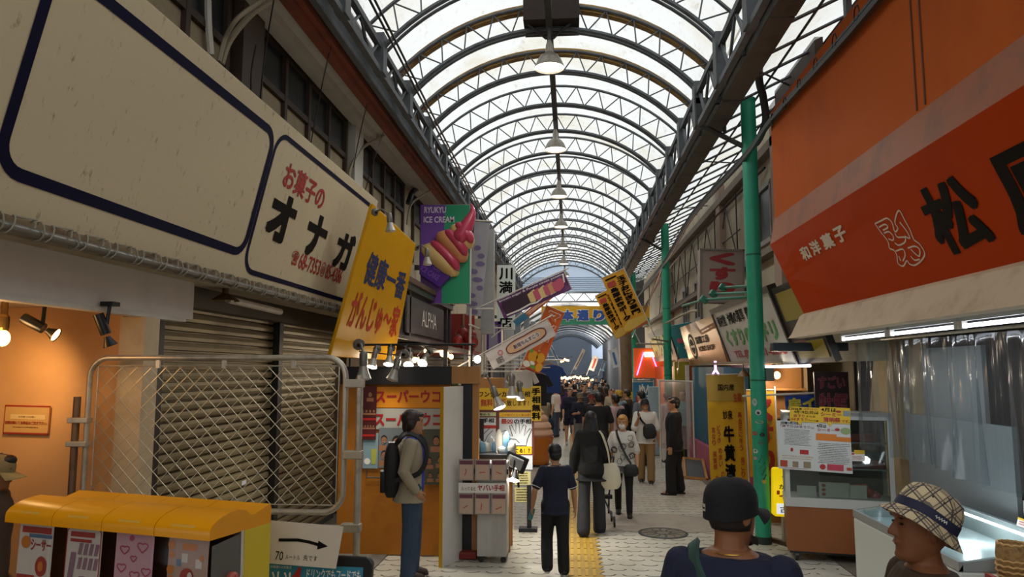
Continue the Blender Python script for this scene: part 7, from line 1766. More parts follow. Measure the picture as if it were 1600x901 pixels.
    def bottoms(s, m, length=2., infl=.012, flare=0, waist=1.0, name='trousers', wob=.005):
        rows = [(z, w, d, y) for z, w, d, y in s.TR() if z <= waist]
        mb = s.torso(rows, infl); k = s.k
        for sd in (-1, 1):
            hp, kn, an = s.leg[sd]; hp = hp+V((0, -.005, .02*k))
            if length <= 1: e = hp+(kn-hp)*length; mb.capsule([hp, (hp+e)/2, e], [(.092+infl)*k, (.088+infl+flare)*k, (.085+infl+flare)*k], 12)
            else:
                e = kn+(an-kn)*(length-1)-V((0, 0, .0)); mb.capsule([hp, hp*.5+kn*.5, kn, kn*.5+e*.5, e], [(.092+infl)*k, (.076+infl)*k, (.058+infl+flare*.4)*k, (.052+infl+flare*.8)*k, (.046+infl+flare)*k], 12)
        return s.garment(mb, name, m, wob)
    def shoes(s, m, sole=None, name='shoe'):
        k = s.k
        for sd in (-1, 1):
            an = s.leg[sd][2]; g = an.z-.078*k
            mb = MB().capsule([an+V((0, -.04*k, -.03*k)), an+V((0, .05*k, -.034*k)), an+V((0, .14*k, -.05*k))], [.046*k, .046*k, .036*k], 12)
            mb.v = [V((p.x, p.y, max(p.z, g+.003))) for p in mb.v]
            s.W(mb).build(name, m, s.o, smooth=True)
            if sole:
                mb = MB().loft([[an+V((.046*k*math.cos(2*PI*i/16)*(1.05 if math.sin(2*PI*i/16) > 0 else .9), .045*k+.135*k*math.sin(2*PI*i/16), z)) for i in range(16)] for z in (-.077*k, -.052*k)])
                s.W(mb).build('sole', sole, s.o)
        return s
    def hair(s, kind, m, length=.3, vox=None):
        k = s.k*s.hs; mb = MB()
        mb.ell(s.hd((0, -.014, .040)), (.086*k, .106*k, .090*k), s.HR, 16, 12)
        if kind == 'short': mb.ell(s.hd((0, .045, .090)), (.066*k, .052*k, .036*k), s.HR, 12, 8)
        if kind in ('short', 'bob'): mb.ell(s.hd((0, -.05, -.01)), (.078*k, .064*k, .070*k), s.HR, 14, 10)
        if kind == 'bob':
            for sd in (-1, 1): mb.ell(s.hd((sd*.066, -.038, -.015)), (.024*k, .046*k, .062*k), s.HR, 10, 8)
            mb.ell(s.hd((0, .062, .083)), (.060*k, .036*k, .024*k), s.HR, 10, 8)
        if kind == 'shaggy':
            mb.ell(s.hd((0, -.03, .05)), (.094*k, .110*k, .095*k), s.HR, 16, 12); mb.ell(s.hd((0, -.06, -.03)), (.082*k, .066*k, .085*k), s.HR, 14, 10); mb.ell(s.hd((0, .058, .088)), (.066*k, .050*k, .030*k), s.HR, 12, 8)
            for sd in (-1, 1): mb.ell(s.hd((sd*.07, -.03, .0)), (.026*k, .052*k, .07*k), s.HR, 10, 8)
        if kind == 'long':
            top = s.hd((0, -.055, .02)); rows = []
            for i in range(9):
                u = i/8; z = top.z-u*length*k; rows.append([V((top.x*(1-u)+(.09+.055*math.sin(u*PI*.7))*k*(1-.2*u)*math.cos(2*PI*j/16), top.y-.055*k*u*1.1+(.058-.02*u)*k*math.sin(2*PI*j/16), z)) for j in range(16)])
            mb.loft(rows[::-1])
        if kind == 'bun':
            mb.ell(s.hd((0, -.05, -.01)), (.076*k, .062*k, .066*k), s.HR); mb.ell(s.hd((0, -.075, .11)), (.045*k, .045*k, .042*k), s.HR)
        return s.garment(mb, 'hair', m, .004, vox, 1, 22)
    def cap(s, m, brim=True, bm=None, lift=0):
        k = s.k*s.hs; rings = []
        for i in range(9):
            a = -.42+(PI/2+.42)*i/8*.985; zz = .03+lift+.096*(math.sin(a)**.85 if a > 0 else math.sin(a)); r = max(math.cos(a), .0001)**.72 if a > 0 else 1-.0*a
            rings.append([s.hd((.0885*r*math.cos(2*PI*j/24), -.008+.110*r*math.sin(2*PI*j/24), zz+(.0 if a > 0 else .014*math.sin(2*PI*j/24)))) for j in range(24)])
        c = s.W(MB().loft(rings)).build('cap', m, s.o, True)
        s.W(MB().ell(s.hd((0, -.008, .129+lift)), (.009*k, .009*k, .006*k), s.HR, 8, 6)).build('button', m, c)
        if brim:
            vs = []; n = 12
            for t_ in (0, 1):
                for rr in (0, .5, 1):
                    for i in range(n+1):
                        a = math.radians(25+130*i/n); sd = math.cos(a)
                        y0 = -.008+.110*math.sin(a); x0 = .0885*sd
                        vs.append(s.hd((x0*(1-.05*rr), y0+.084*rr*(math.sin(a)**.7), .012+lift-.012*rr-.042*sd*sd*rr-(.005 if t_ else 0))))
            fs = []; w = n+1
            for t_ in (0, 1):
                b = t_*3*w
                for r_ in (0, 1):
                    for i in range(n): fs.append((b+r_*w+i, b+r_*w+i+1, b+(r_+1)*w+i+1, b+(r_+1)*w+i))
            for i in range(n): fs.append((2*w+i, 2*w+i+1, 5*w+i+1, 5*w+i))
            s.W(MB().add(vs, fs)).build('brim', bm or m, c, True)
        return c
    def at(s, p): return s.loc + s.R @ V((p[0]*s.k, p[1]*s.k, s.Z(p[2])))
    def strap(s, pts, w, m, name='strap', parent=None):
        q = [s.at(p) for p in pts]; P_ = []
        for i in range(len(q)-1):
            p0, p1, p2, p3 = q[max(i-1, 0)], q[i], q[i+1], q[min(i+2, len(q)-1)]
            for j in range(5): t = j/5; P_.append(.5*((2*p1)+(p2-p0)*t+(2*p0-5*p1+4*p2-p3)*t*t+(3*p1-p0-3*p2+p3)*t**3))
        P_.append(q[-1]); mb = MB(); rings = []
        for i, p in enumerate(P_):
            tg = (P_[min(i+1, len(P_)-1)]-P_[max(i-1, 0)]).normalized(); c = s.loc+s.R @ V((0, -.01, 0)); o = p-c; zz = (p.z-s.Z(1.40))/s.k; o.z = 0; o = o.normalized() if o.length > 1e-4 else o
            o.z = min(max(zz/.05, 0), 1)*1.2
            o = (o-tg*o.dot(tg)).normalized() if o.length > 1e-4 else V((0, 0, 1)); sd = tg.cross(o)
            p = p+o*.014; rings.append([p+sd*w/2-o*.012, p+sd*w/2+o*.006, p-sd*w/2+o*.006, p-sd*w/2-o*.012])
        mb.loft(rings); return mb.build(name, m, parent if parent is not None else s.o, True)
    def softbox(s, name, c, size, m, label, cat, tilt=0, group=None, taper=.85, vox=.012):
        "a soft bag: c in figure coordinates; top-level thing"
        cc_ = s.at(c); Rb = s.R @ M4.Rotation(tilt, 3, 'Y'); x, y, z = [v*s.k/2 for v in size]
        t = thing(name, label, cat, cc_, group); mb = MB(); rings = []
        for u in (-1, -.96, -.85, -.5, 0, .5, .8, .95, 1):
            sc_ = (1-.45*max(0, abs(u)-.55)**1.6/.28)*(1-(1-taper)*(u+1)/2)
            rings.append([cc_+Rb @ V((x*sc_*math.copysign(abs(math.cos(a))**.6, math.cos(a)), y*sc_*math.copysign(abs(math.sin(a))**.7, math.sin(a)), z*u)) for a in [2*PI*i/20 for i in range(20)]])
        mb.loft(rings); mb.build('bag_body', m, t, True); return t

blackc = cloth('black', '#131316'); whitec = cloth('white', '#cfccc6'); navyc = cloth('navy', '#14182f'); khaki = cloth('khaki', '#8f7148'); denim = mat('cloth_denim', '#33465c', .8, dirt='#4d6278', dscale=4, bump=.15, bscale=90)
char = cloth('charcoal', '#26282d'); blackp = mat('black_leather', '#141315', .4); soleb = mat('sole_black', '#101010', .7); solew = mat('sole_white', '#b9b6ae', .6)
def fpos(px, py): q = P(px, py, Z=0); return (q.x, q.y)
def dpos(px, y): q = P(px, 600, Y=y); return (q.x, y)

# --- boy walking away
F = Figure((-.19, 8.23), 4, 1.36, la=((-.42, -.22, -1), (-.12, .45, -1)), ra=((.30, .1, -1), (.08, .2, -1)), ll=((-.06, .16, -1), (-.02, -.72, -1)), rl=((.03, -.02, -1), (.02, -.05, -1)), head=(6, -6), vox=.008, build=1.0, hs=1.14).body(SK['mid'], 'person, boy in a navy polo shirt with white trimmed collar and black trousers walking away', face=False)
F.top(navyc, hem=.80, sleeve=.72, infl=.024, flare=.02, name='polo_shirt', wob=.006); F.bottoms(blackc, 2., .022, .012); F.shoes(mat('black_trainer', '#17171a', .5), solew); F.hair('short', HAIRM['black'])
F.W(MB().tube([V((.068*F.k*math.cos(a), -.016*F.k+.066*F.k*math.sin(a), F.Z(1.445+.01*math.sin(a)))) for a in [2*PI*i/20 for i in range(21)]], .011, 6)).build('collar', navyc, F.o, True)
F.W(MB().tube([V((.080*F.k*math.cos(a), -.018*F.k+.078*F.k*math.sin(a), F.Z(1.432))) for a in [2*PI*i/20 for i in range(21)]], .0045, 5)).build('collar_trim', whitec, F.o, True)
for sd in (-1, 1):
    sh, el, wr, d = F.arm[sd]; e = sh+(el-sh)*.80; ax = (el-sh).normalized(); u = ax.orthogonal().normalized(); w = ax.cross(u)
    F.W(MB().tube([e+(u*math.cos(2*PI*i/16)+w*math.sin(2*PI*i/16))*.071*F.k for i in range(17)], .004, 5)).build('sleeve_trim', whitec, F.o, True)
w = F.loc+F.R @ (F.arm[-1][2]+F.arm[-1][3]*.10)
tag(MB().box(w, (.05, .03, .13), M4.Rotation(.3, 3, 'Y')).build('bottle', mat('teal_case', '#3a6f70', .4), bevel=.012), 'small teal case held in the walking boy\'s left hand', 'case')

# --- woman with very long black hair
F = Figure((.255, 10.29), -6, 1.63, la=((-.30, -.05, -1), (-.1, .1, -1)), ra=((.22, .1, -1), (.12, .45, -1)), ll=((-.02, -.28, -1), (0, -.35, -1)), rl=((.03, .22, -1), (0, .0, -1)), head=(0, -4), sex='f', vox=.009).body(SK['light'], 'person, woman in a long black jacket with waist length black hair walking away', face=False)
F.top(cloth('black_jacket', '#0e0e11'), hem=.74, sleeve=1.95, infl=.03, flare=.05, name='jacket', wob=.008, cuff=1.25); F.bottoms(char, 2.04, .014, .035); F.shoes(blackp, soleb); F.hair('long', HAIRM['black'], .62)
t = F.softbox('tote_bag', (.27, -.02, .80), (.30, .09, .36), mat('tote_cream', '#c8c2ae', .8), 'cream white tote bag hanging from the long haired woman\'s right shoulder', 'bag', -.12, taper=.9)
F.strap([(.12, -.05, 1.42), (.17, -.09, 1.35), (.23, -.06, 1.15), (.25, -.02, .97)], .03, mat('tote_cream', '#c8c2ae'), 'shoulder_strap', t)
# stroller ahead of her
st = thing('stroller', 'dark folding stroller just ahead of the long haired woman', 'stroller', (.44, 10.85, 0))
MB().tube([(.30, 10.6, .98), (.38, 10.95, .4), (.40, 11.1, .12)], .014).tube([(.58, 10.6, .98), (.52, 10.95, .4), (.52, 11.1, .12)], .014).tube([(.30, 10.6, .98), (.58, 10.6, .98)], .016).build('push_frame', dark_steel, st)
MB().prism([(.34, 10.75, .38), (.56, 10.75, .38), (.56, 11.1, .34), (.34, 11.1, .34)], (0, 0, .05)).build('seat', blackc, st)
for (x, y) in ((.33, 10.72), (.58, 10.72), (.36, 11.12), (.56, 11.12)):
    MB().lathe((x-.012, y, .075), [(.05, 0), (.075, 0), (.075, .024), (.05, .024)], 16, (1, 0, 0)).build('wheel', black_plastic, st); MB().tube([(x, y, .075), (.45, 10.92, .36)], .01).build('strut', dark_steel, st)

# --- blond woman in white patterned top, mask, walking towards us
F = Figure((.773, 11.56), 176, 1.50, la=((-.25, .08, -1), (-.05, .25, -1)), ra=((.38, 0, -1), (.10, .18, -1)), ll=((-.02, .28, -1), (0, .05, -1)), rl=((.02, -.12, -1), (0, -.35, -1)), head=(-8, -4), sex='f', vox=.008, build=1.05).body(SK['light'], 'person, woman with short blond hair, white mask and white patterned top')
F.top(whitec, hem=.86, sleeve=1.05, infl=.035, flare=.03, name='top', wob=.008, cuff=1.25); F.top(mat('cloth_striped', '#a9a5a8', .8), hem=.74, sleeve=0, infl=.022, flare=.02, name='striped_undershirt')
F.bottoms(blackc, 2., .008); F.shoes(mat('black_trainer', '#17171a'), soleb); F.hair('shaggy', HAIRM['blond'])
mb = MB(); R = random.Random(12); k = F.k
for i in range(14):
    x = R.uniform(-.16, .16); z = R.uniform(.92, 1.34); q = []
    for j in range(7):
        a = j*1.05+R.uniform(-.3, .3); q.append(V(((x+.045*math.cos(a))*k, 0, F.Z(z+.05*math.sin(a)))))
    q = [V((p.x, (.150+.012*math.cos(p.x*9))*k*math.sqrt(max(1-(p.x/(.215*k))**2, .1))+.018, p.z)) for p in q]
    mb.tube(q, .004, 4)
F.W(mb).build('line_print', ink, F.o)
mb = MB()
for i in range(5): mb.tube([V((.187*k*math.cos(a), -.012*k+.140*k*math.sin(a), F.Z(.755+.022*i))) for a in [2*PI*j/24 for j in range(25)]], .0045, 4)
F.W(mb).build('stripes', navyc, F.o)
F.W(MB().ell(F.hd((0, .066, -.048)), (.058*k, .046*k, .047*k), F.HR, 14, 10)).build('face_mask', mat('mask_white', '#d4d4d2', .8), F.o, True)
t = F.softbox('shoulder_bag', (-.13, .23, .80), (.27, .11, .20), mat('bag_black_nylon', '#1a1b1d', .6), 'black shoulder bag worn in front by the blond woman', 'bag', 0)
F.strap([(.10, .0, 1.445), (.08, .13, 1.36), (.02, .185, 1.2), (-.06, .20, 1.02), (-.13, .21, .90)], .03, blackp, 'cross_strap', t)

# --- man in white tee, hand to mouth
F = Figure((1.43, 14.78), 172, 1.62, la=((-.22, .02, -1), (-.06, .12, -1)), ra=((.12, .35, -1), (-.42, .62, 1.0)), ll=((-.03, .12, -1), (0, 0, -1)), rl=((.03, -.08, -1), (0, -.18, -1)), head=(10, 15), vox=.009, build=1.05).body(SK['mid'], 'person, man in white tee, black cap and khaki trousers touching his mouth')
F.top(whitec, hem=.80, sleeve=.95, infl=.03, flare=.02, wob=.007, cuff=1.15); F.bottoms(khaki, 2., .022, .012); F.shoes(mat('black_trainer', '#17171a'), solew); F.hair('short', HAIRM['black']); F.cap(mat('cap_black', '#15161a', .7))
mb = MB()
for sd in (-1, 1): mb.tube([F.hd((sd*.033+.022*math.cos(a), .094, .018+.017*math.sin(a))) for a in [2*PI*i/10 for i in range(11)]], .002, 4)
mb.tube([F.hd((-.011, .097, .02)), F.hd((.011, .097, .02))], .002, 4); F.W(mb).build('glasses', black_plastic, F.o)
t = F.softbox('shoulder_bag', (-.09, .20, 1.06), (.28, .10, .30), mat('bag_black_nylon', '#1a1b1d'), 'black cross body bag on the man in the white tee', 'bag', .1)
F.strap([(.13, -.02, 1.44), (.12, .11, 1.38), (.04, .155, 1.24), (-.06, .16, 1.16)], .035, blackp, 'cross_strap', t)

# --- man in black at right
F = Figure((1.81, 13.55), 76, 1.70, la=((-.10, .05, -1), (-.02, .14, -1)), ra=((.08, -.1, -1), (.02, .1, -1)), ll=((-.02, .14, -1), (0, -.02, -1)), rl=((.02, -.06, -1), (0, -.14, -1)), head=(8, 4), vox=.008, build=1.08).body(SK['mid'], 'person, man all in black with sandals standing side on at the right')
F.top(cloth('black_soft', '#0f0f12'), hem=.76, sleeve=1.85, infl=.028, flare=.02, name='jacket', wob=.007, cuff=1.2); F.bottoms(blackc, 1.95, .028, .02); F.hair('short', HAIRM['black'])
for sd in (-1, 1):
    an = F.leg[sd][2]; g = an.z-.078*F.k
    F.W(MB().loft([[V((an.x+.05*math.cos(2*PI*i/16), an.y+.05+.14*math.sin(2*PI*i/16), z)) for i in range(16)] for z in (g+.002, g+.026)])).build('sandal_sole', soleb, F.o)
    F.W(MB().tube([V((an.x+.048*math.cos(a), an.y+.09, g+.022+.05*math.sin(a))) for a in [PI*i/8 for i in range(9)]], .012, 6)).build('sandal_strap', blackp, F.o)
w = F.loc+F.R @ (F.arm[1][2]+F.arm[1][3]*.12)
t = thing('plastic_bag', 'white translucent carrier bag hanging behind the man in black', 'bag', w-V((0, 0, .35)))
mb = MB(); mb.loft([[w+V((.02, .0, 0))+V((x*math.cos(2*PI*i/12), y*math.sin(2*PI*i/12), z)) for i in range(12)] for x, y, z in ((.01, .01, .0), (.05, .03, -.1), (.10, .06, -.2), (.11, .07, -.38), (.08, .05, -.42))]); mb.build('bag_body', mat('bag_film', '#a9abae', .3), t, True)

# --- man with backpack at the booth
F = Figure((-1.72, 8.0), -78, 1.74, la=((-.16, -.10, -1), (.10, .30, -1)), ra=((.26, -.28, -1), (-.16, .62, -1)), ll=((-.03, .06, -1), (0, -.06, -1)), rl=((.03, -.03, -1), (0, -.05, -1)), head=(2, -2), vox=.0075, build=1.0).body(SK['mid'], 'person, man in beige jacket and jeans with black backpack, side on by the booth')
F.top(mat('cloth_royal_blue', '#1d3a9a', .8), hem=.90, sleeve=.4, infl=.026, name='tee_shirt')
jk = cloth('beige_jacket', '#9a8f78')
# open jacket: torso shell left open at the front, plus sleeves
mb = MB(); k = F.k; rings = []
for z, w_, d_, y_ in [(.78, .205, .160, -.012)]+[r for r in F.TR() if r[0] > .88 and r[0] < 1.44]:
    ring = []
    for io in (0, 1):
        inf = .036 if io == 0 else .024
        seq = range(25) if io == 0 else range(24, -1, -1)
        for i in seq:
            a = math.radians(90+42)+math.radians(360-84)*i/24
            c, q = math.cos(a), math.sin(a); ring.append(V(((max(w_, .145)+inf)*k*c, y_*k+(d_+inf)*k*q, F.Z(z))))
    rings.append(ring)
mb.loft(rings)
for sd in (-1, 1):
    sh, el, wr, d = F.arm[sd]; mb.capsule([sh, (sh+el)/2, el, (el+wr)/2, wr-d*.02], [.073*k, .069*k, .063*k, .058*k, .05*k], 14)
F.garment(mb, 'jacket', jk, .007, .0085, 2)
mb = MB(); mb.tube([V((.078*k*math.cos(a), -.012*k+.075*k*math.sin(a), F.Z(1.435+.012*math.sin(a)))) for a in [math.radians(125+290*i/16) for i in range(17)]], .018, 8); F.W(mb).build('collar', jk, F.o, True)
F.bottoms(denim, 2.03, .024, .012, waist=1.0, name='jeans'); F.shoes(mat('brown_shoe', '#3a2a20', .5), soleb); F.hair('shaggy', HAIRM['brown'])
F.W(MB().tube([V((.168*k*math.cos(a), -.008*k+.120*k*math.sin(a), F.Z(.965))) for a in [2*PI*i/28 for i in range(29)]], .018, 8)).build('belt', mat('belt_brown', '#5a2f1c', .5), F.o, True)
t = F.softbox('backpack', (0, -.215, 1.10), (.30, .19, .56), mat('backpack_black', '#121215', .65), 'black backpack on the back of the man in the beige jacket', 'backpack', 0, taper=.82)
p = F.at((0, -.30, .98)); Rb = F.R
mb = MB(); rings = []
for u in (-1, -.8, 0, .8, 1): rings.append([p+Rb @ V((.11*(1 if abs(u) < .9 else .85)*math.copysign(abs(math.cos(a))**.5, math.cos(a)), .035*math.copysign(abs(math.sin(a))**.5, math.sin(a)), .11*u)) for a in [2*PI*i/16 for i in range(16)]])
mb.loft(rings); mb.build('front_pocket', mat('backpack_black', '#121215'), t, True)
for sd in (-1, 1): F.strap([(sd*.10, -.17, 1.36), (sd*.125, -.06, 1.47), (sd*.13, .09, 1.40), (sd*.15, .135, 1.25), (sd*.185, .06, 1.08), (sd*.14, -.18, 1.0)], .05, mat('backpack_black', '#121215'), 'shoulder_strap', t)
q = F.at((-.12, -.30, 1.36)); tag(MB().ell(q, (.012, .012, .012)).build('badge', mat('badge_teal', '#3a8f98', .4)), 'small teal badge on the black backpack', 'badge')

# --- cap man in the foreground, from behind
c0 = P(1140, 800, Y=2.95)
F = Figure((c0.x, c0.y), -22, c0.z/1.585*1.70+.0, la=((-.22, 0, -1), (-.1, .2, -1)), ra=((.22, 0, -1), (.1, .2, -1)), head=(-30, -2), vox=.006, build=1.06).body(mat('skin_warm_tan', '#8f5d3f', .5, spec=.3), 'person in a black cap and navy tee seen from behind, close to us', face=False)
F.top(cloth('navy_tee', '#141a34'), hem=.84, sleeve=.8, infl=.018, wob=.005, name='tee_shirt'); F.bottoms(char, 2., .014); F.shoes(blackp, soleb)
cp = F.cap(mat('cap_black_wool', '#0c0c10', .85, bump=.2, bscale=150), lift=.002)
k = F.k
mb = MB()  # cropped hair below the cap: thin shell
rings = []
for z, f_, b_, w_ in ((.03, .088, -.104, .0775), (.0, .088, -.103, .0765), (-.03, .088, -.094, .0725), (-.055, .083, -.080, .067)):
    rings.append([F.hd((w_*math.cos(a), (f_ if math.sin(a) > 0 else -b_)*math.sin(a), z)) for a in [math.radians(168+204*i/20) for i in range(21)]])
F.W(mb.loft(rings, False, False)).build('cropped_hair', mat('cropped_hair', '#241812', .8), F.o, True, solid=.002)
mb = MB(); mb.loft([[F.hd((sd_*.066, y, z)) for y, z in ((.03, -.07), (.06, -.085), (.062, -.11), (.03, -.10))] for sd_ in (.92, 1.0)]); mb.ell(F.hd((0, .07, -.10)), (.045*k, .026*k, .022*k), F.HR); F.W(mb).build('beard', mat('cropped_hair', '#241812'), F.o, True)
ps = []
for i in range(6):   # small white label on the back left of the cap
    pass
def cap_pt(a, z, o=.001): return F.hd(((.0895+o)*math.cos(a), -.008+(.111+o)*math.sin(a), z))
lb = F.W(MB().add([cap_pt(math.radians(a), z) for z in (.008, .034) for a in (238, 244, 250, 256)], [(0, 1, 5, 4), (1, 2, 6, 5), (2, 3, 7, 6)])).build('cap_label', mat('label_white', '#c4c0b4', .6), cp)
lb2 = F.W(MB().add([cap_pt(math.radians(a), z, .002) for z in (.015, .027) for a in (240, 244)], [(0, 1, 3, 2)]).add([cap_pt(math.radians(a), z, .002) for z in (.016, .022) for a in (246, 254)], [(0, 1, 3, 2)])).build('label_print', ink, lb)
F.strap([(-.18, .10, 1.34), (-.13, .02, 1.445), (-.105, -.08, 1.42), (-.04, -.137, 1.28), (.03, -.145, 1.12), (.12, -.12, .98)], .042, mat('strap_green', '#2c4a44', .7), 'bag_strap')
F.W(MB().tube([V((.074*k*math.cos(a), -.022*k+.070*k*math.sin(a), F.Z(1.447+.012*math.cos(a)*0))) for a in [2*PI*i/40 for i in range(41)]], .0028, 5)).build('necklace', mat('gold', '#b08a3c', .3, 1), F.o, True)

# --- man in the plaid bucket hat, in profile
c0 = P(1437, 826, Y=2.95)
F = Figure((c0.x+.0, c0.y), 94, c0.z/1.585*1.70, la=((-.2, .1, -1), (0, .3, -1)), ra=((.2, .1, -1), (0, .3, -1)), head=(-2, 3), vox=.0055, build=.95).body(mat('skin_deep_tan', '#7d4d30', .5, spec=.3), 'person in a plaid bucket hat in profile at the bottom right', face=True, nose=1.06)
F.top(cloth('brown_shirt', '#43301f'), hem=.84, sleeve=.8, infl=.016, name='shirt'); F.bottoms(char, 2., .014); F.shoes(blackp, soleb)
def plaid():
    m = bpy.data.materials.new('plaid_cotton'); m.use_nodes = True; nt = m.node_tree; b = nt.nodes['Principled BSDF']; N = nt.nodes.new; L = nt.links.new
    tc = N('ShaderNodeTexCoord'); mp = N('ShaderNodeMapping'); mp.inputs['Rotation'].default_value = (.45, .55, .5); L(tc.outputs['Object'], mp.inputs[0])
    sp = N('ShaderNodeSeparateXYZ'); L(mp.outputs[0], sp.inputs[0]); acc = None
    def M_(op, a, b_):
        q = N('ShaderNodeMath'); q.operation = op
        for i, v in enumerate((a, b_)):
            if isinstance(v, (int, float)): q.inputs[i].default_value = v
            else: L(v, q.inputs[i])
        return q.outputs[0]
    for ax in range(3):
        fr = M_('FRACT', M_('DIVIDE', sp.outputs[ax], .046), 0)
        l1 = M_('MULTIPLY', M_('LESS_THAN', M_('ABSOLUTE', M_('SUBTRACT', fr, .3), 0), .05), .92)
        l2 = M_('MULTIPLY', M_('LESS_THAN', M_('ABSOLUTE', M_('SUBTRACT', fr, .55), 0), .045), .75)
        l3 = M_('MULTIPLY', M_('LESS_THAN', M_('ABSOLUTE', M_('SUBTRACT', fr, .425), 0), .09), .2)
        s_ = M_('MAXIMUM', M_('MAXIMUM', l1, l2), l3); acc = s_ if acc is None else M_('MAXIMUM', acc, s_)
    mx = N('ShaderNodeMix'); mx.data_type = 'RGBA'; mx.inputs[6].default_value = lin('#cbb893'); mx.inputs[7].default_value = lin('#231f33'); L(acc, mx.inputs[0]); L(mx.outputs[2], b.inputs['Base Color']); b.inputs['Roughness'].default_value = .85
    return m
pm = plaid()
HT = F.HR @ M4.Rotation(math.radians(29), 3, 'X'); hc = F.hd((0, -.022, .048)); k = F.k
def hp_(x, y, z): return hc + HT @ (V((x, y, z))*k)
def hring(rx, ry, z, n=36): return [hp_(rx*math.cos(2*PI*i/n), ry*math.sin(2*PI*i/n), z+.004*math.sin(6*PI*i/n)) for i in range(n)]
hat = F.W(MB().loft([hring(.096, .116, -.012), hring(.095, .115, .03), hring(.09, .108, .062), hring(.078, .093, .088), hring(.055, .066, .104), hring(.02, .024, .110)])).build('bucket_hat', pm, F.o, True)
F.W(MB().loft([hring(.097, .117, -.012), hring(.112, .136, -.032), hring(.130, .158, -.054), hring(.132, .160, -.056), hring(.114, .138, -.036), hring(.096, .116, -.016)], False)).build('hat_brim', pm, hat, True)
F.W(MB().loft([hring(.0985, .1185, -.013), hring(.0975, .1175, .022), hring(.0965, .1165, .022)], False)).build('hat_band', mat('band_navy', '#1a1c3a', .7), hat, True)
mb = MB(); a0 = math.radians(178)
q = [hp_(.0995*math.cos(a), .1195*math.sin(a), .006+.006*math.sin(i*2.1)) for i, a in enumerate([math.radians(168+1.6*j) for j in range(15)])]
F.W(mb.tube(q, .0014, 4)).build('band_script', white_ink, hat)
for a_, z_ in ((172, .068), (150, .070)):
    F.W(MB().ell(hp_(.090*math.cos(math.radians(a_)), .108*math.sin(math.radians(a_)), .064), (.004, .004, .004))).build('eyelet', black_plastic, hat)
# woven straw basket on the covered table, just behind his hat
c = V((2.95, 5.38, .80))
t = thing('straw_basket', 'woven straw basket just behind the plaid bucket hat', 'basket', c)
MB().lathe(c, [(.07, 0), (.09, .06), (.10, .16), (.09, .24), (.08, .24), (.07, .02)], 24).build('basket_body', mat('straw', '#a07c4c', .8, dirt='#6a4a28', dscale=40, damt=.9), t, True)
mb = MB()
for j in range(7): mb.tube([c+V(((.092+.008*math.sin(j*.9))*math.cos(2*PI*i/24), (.092+.008*math.sin(j*.9))*math.sin(2*PI*i/24), .02+.035*j+.008*(i % 2))) for i in range(25)], .008, 5)
mb.build('weave', mat('straw_light', '#b9935c', .8), t)

# --- cap at the left edge behind the capsule machines
F = Figure((P(-8, 730, Y=4.75).x, 4.75), -72, 1.63, head=(0, -10), vox=.009).body(SK['tan'], 'person in a beige cap at the far left edge of the view', face=True)
F.top(cloth('brown_tee', '#4a3a30'), hem=.84, sleeve=.8); F.bottoms(char, 2., .014); F.shoes(blackp, soleb); F.hair('short', HAIRM['black']); cpp = F.cap(cloth('beige_cap', '#8a7a55'), bm=cloth('beige_brim', '#a08f5c'))

# --- the crowd
def simple(px, y, H, heading, label, topm, botm, hairk='short', hm='black', sleeve=.8, skin='light', blen=2., cap=None, pose=None, shoe=None, hem=.84, hl=.3, sex='m', bag=None, vox=.014, loc=None, head=(0, 0), group=None):
    pose = pose or {}
    F = Figure(loc or dpos(px, y), heading, H, sex=sex, vox=vox, head=head, **pose).body(SK[skin], label, group, face=abs(((heading+180) % 360)-180) > 75)
    F.top(topm, hem=hem, sleeve=sleeve, infl=.02, flare=.012); F.bottoms(botm, blen, .014, .01); F.shoes(shoe or mat('black_trainer', '#17171a'), None); F.hair(hairk, HAIRM[hm], hl)
    if cap: F.cap(cap)
    return F
walkA = dict(ll=((-.02, .25, -1), (0, 0, -1)), rl=((.02, -.15, -1), (0, -.3, -1)), la=((-.15, -.2, -1), (-.03, .1, -1)), ra=((.15, .2, -1), (.03, .35, -1)))
pinkc = cloth('pale_pink', '#b99d98'); ltblue = cloth('light_blue', '#8fa9b4'); greyc = cloth('grey', '#6b6e72'); brownc = cloth('brown', '#5a4430'); purplec = cloth('purple', '#4a2c72'); beigec = cloth('beige', '#a5977c'); tealc = cloth('teal', '#5f9a98'); redc = cloth('red', '#7a2622')
greytr = cloth('grey_trouser', '#7f807e'); yelcap = cloth('mustard_cap', '#b88f2a'); greycap = cloth('grey_cap', '#8a8d90'); beigecap = cloth('sand_cap', '#7a6a52')
simple(935, 15.0, 1.74, 8, 'person, man in a black tee, back turned, just beyond the long haired woman', blackc, char, pose=dict(ra=((.3, .1, -1), (.1, .5, -1))), skin='mid')
F = simple(961, 16.2, 1.66, 35, 'person in a pale pink tee carrying a black backpack, back turned', pinkc, khaki, skin='tan', pose=dict(la=((-.3, .4, -1), (.2, 1, -.3))))
F.softbox('backpack', (0, -.23, 1.18), (.28, .16, .42), mat('backpack_black', '#121215'), 'black backpack on the person in the pale pink tee', 'backpack')
F = simple(966, 18.0, 1.70, 40, 'person in light blue tee and mustard cap, back turned', ltblue, blackc, cap=yelcap, skin='mid')
F.softbox('backpack', (0, -.23, 1.18), (.28, .16, .42), mat('backpack_black', '#121215'), 'black backpack on the person in the mustard cap', 'backpack')
F = simple(979, 19.6, 1.68, 60, 'person with brown hair and dark backpack beside the mustard cap', brownc, char, hm='brown', skin='mid')
F.softbox('backpack', (0, -.23, 1.18), (.28, .16, .42), mat('backpack_slate', '#23283a', .7), 'slate backpack on the brown haired person in the crowd', 'backpack')
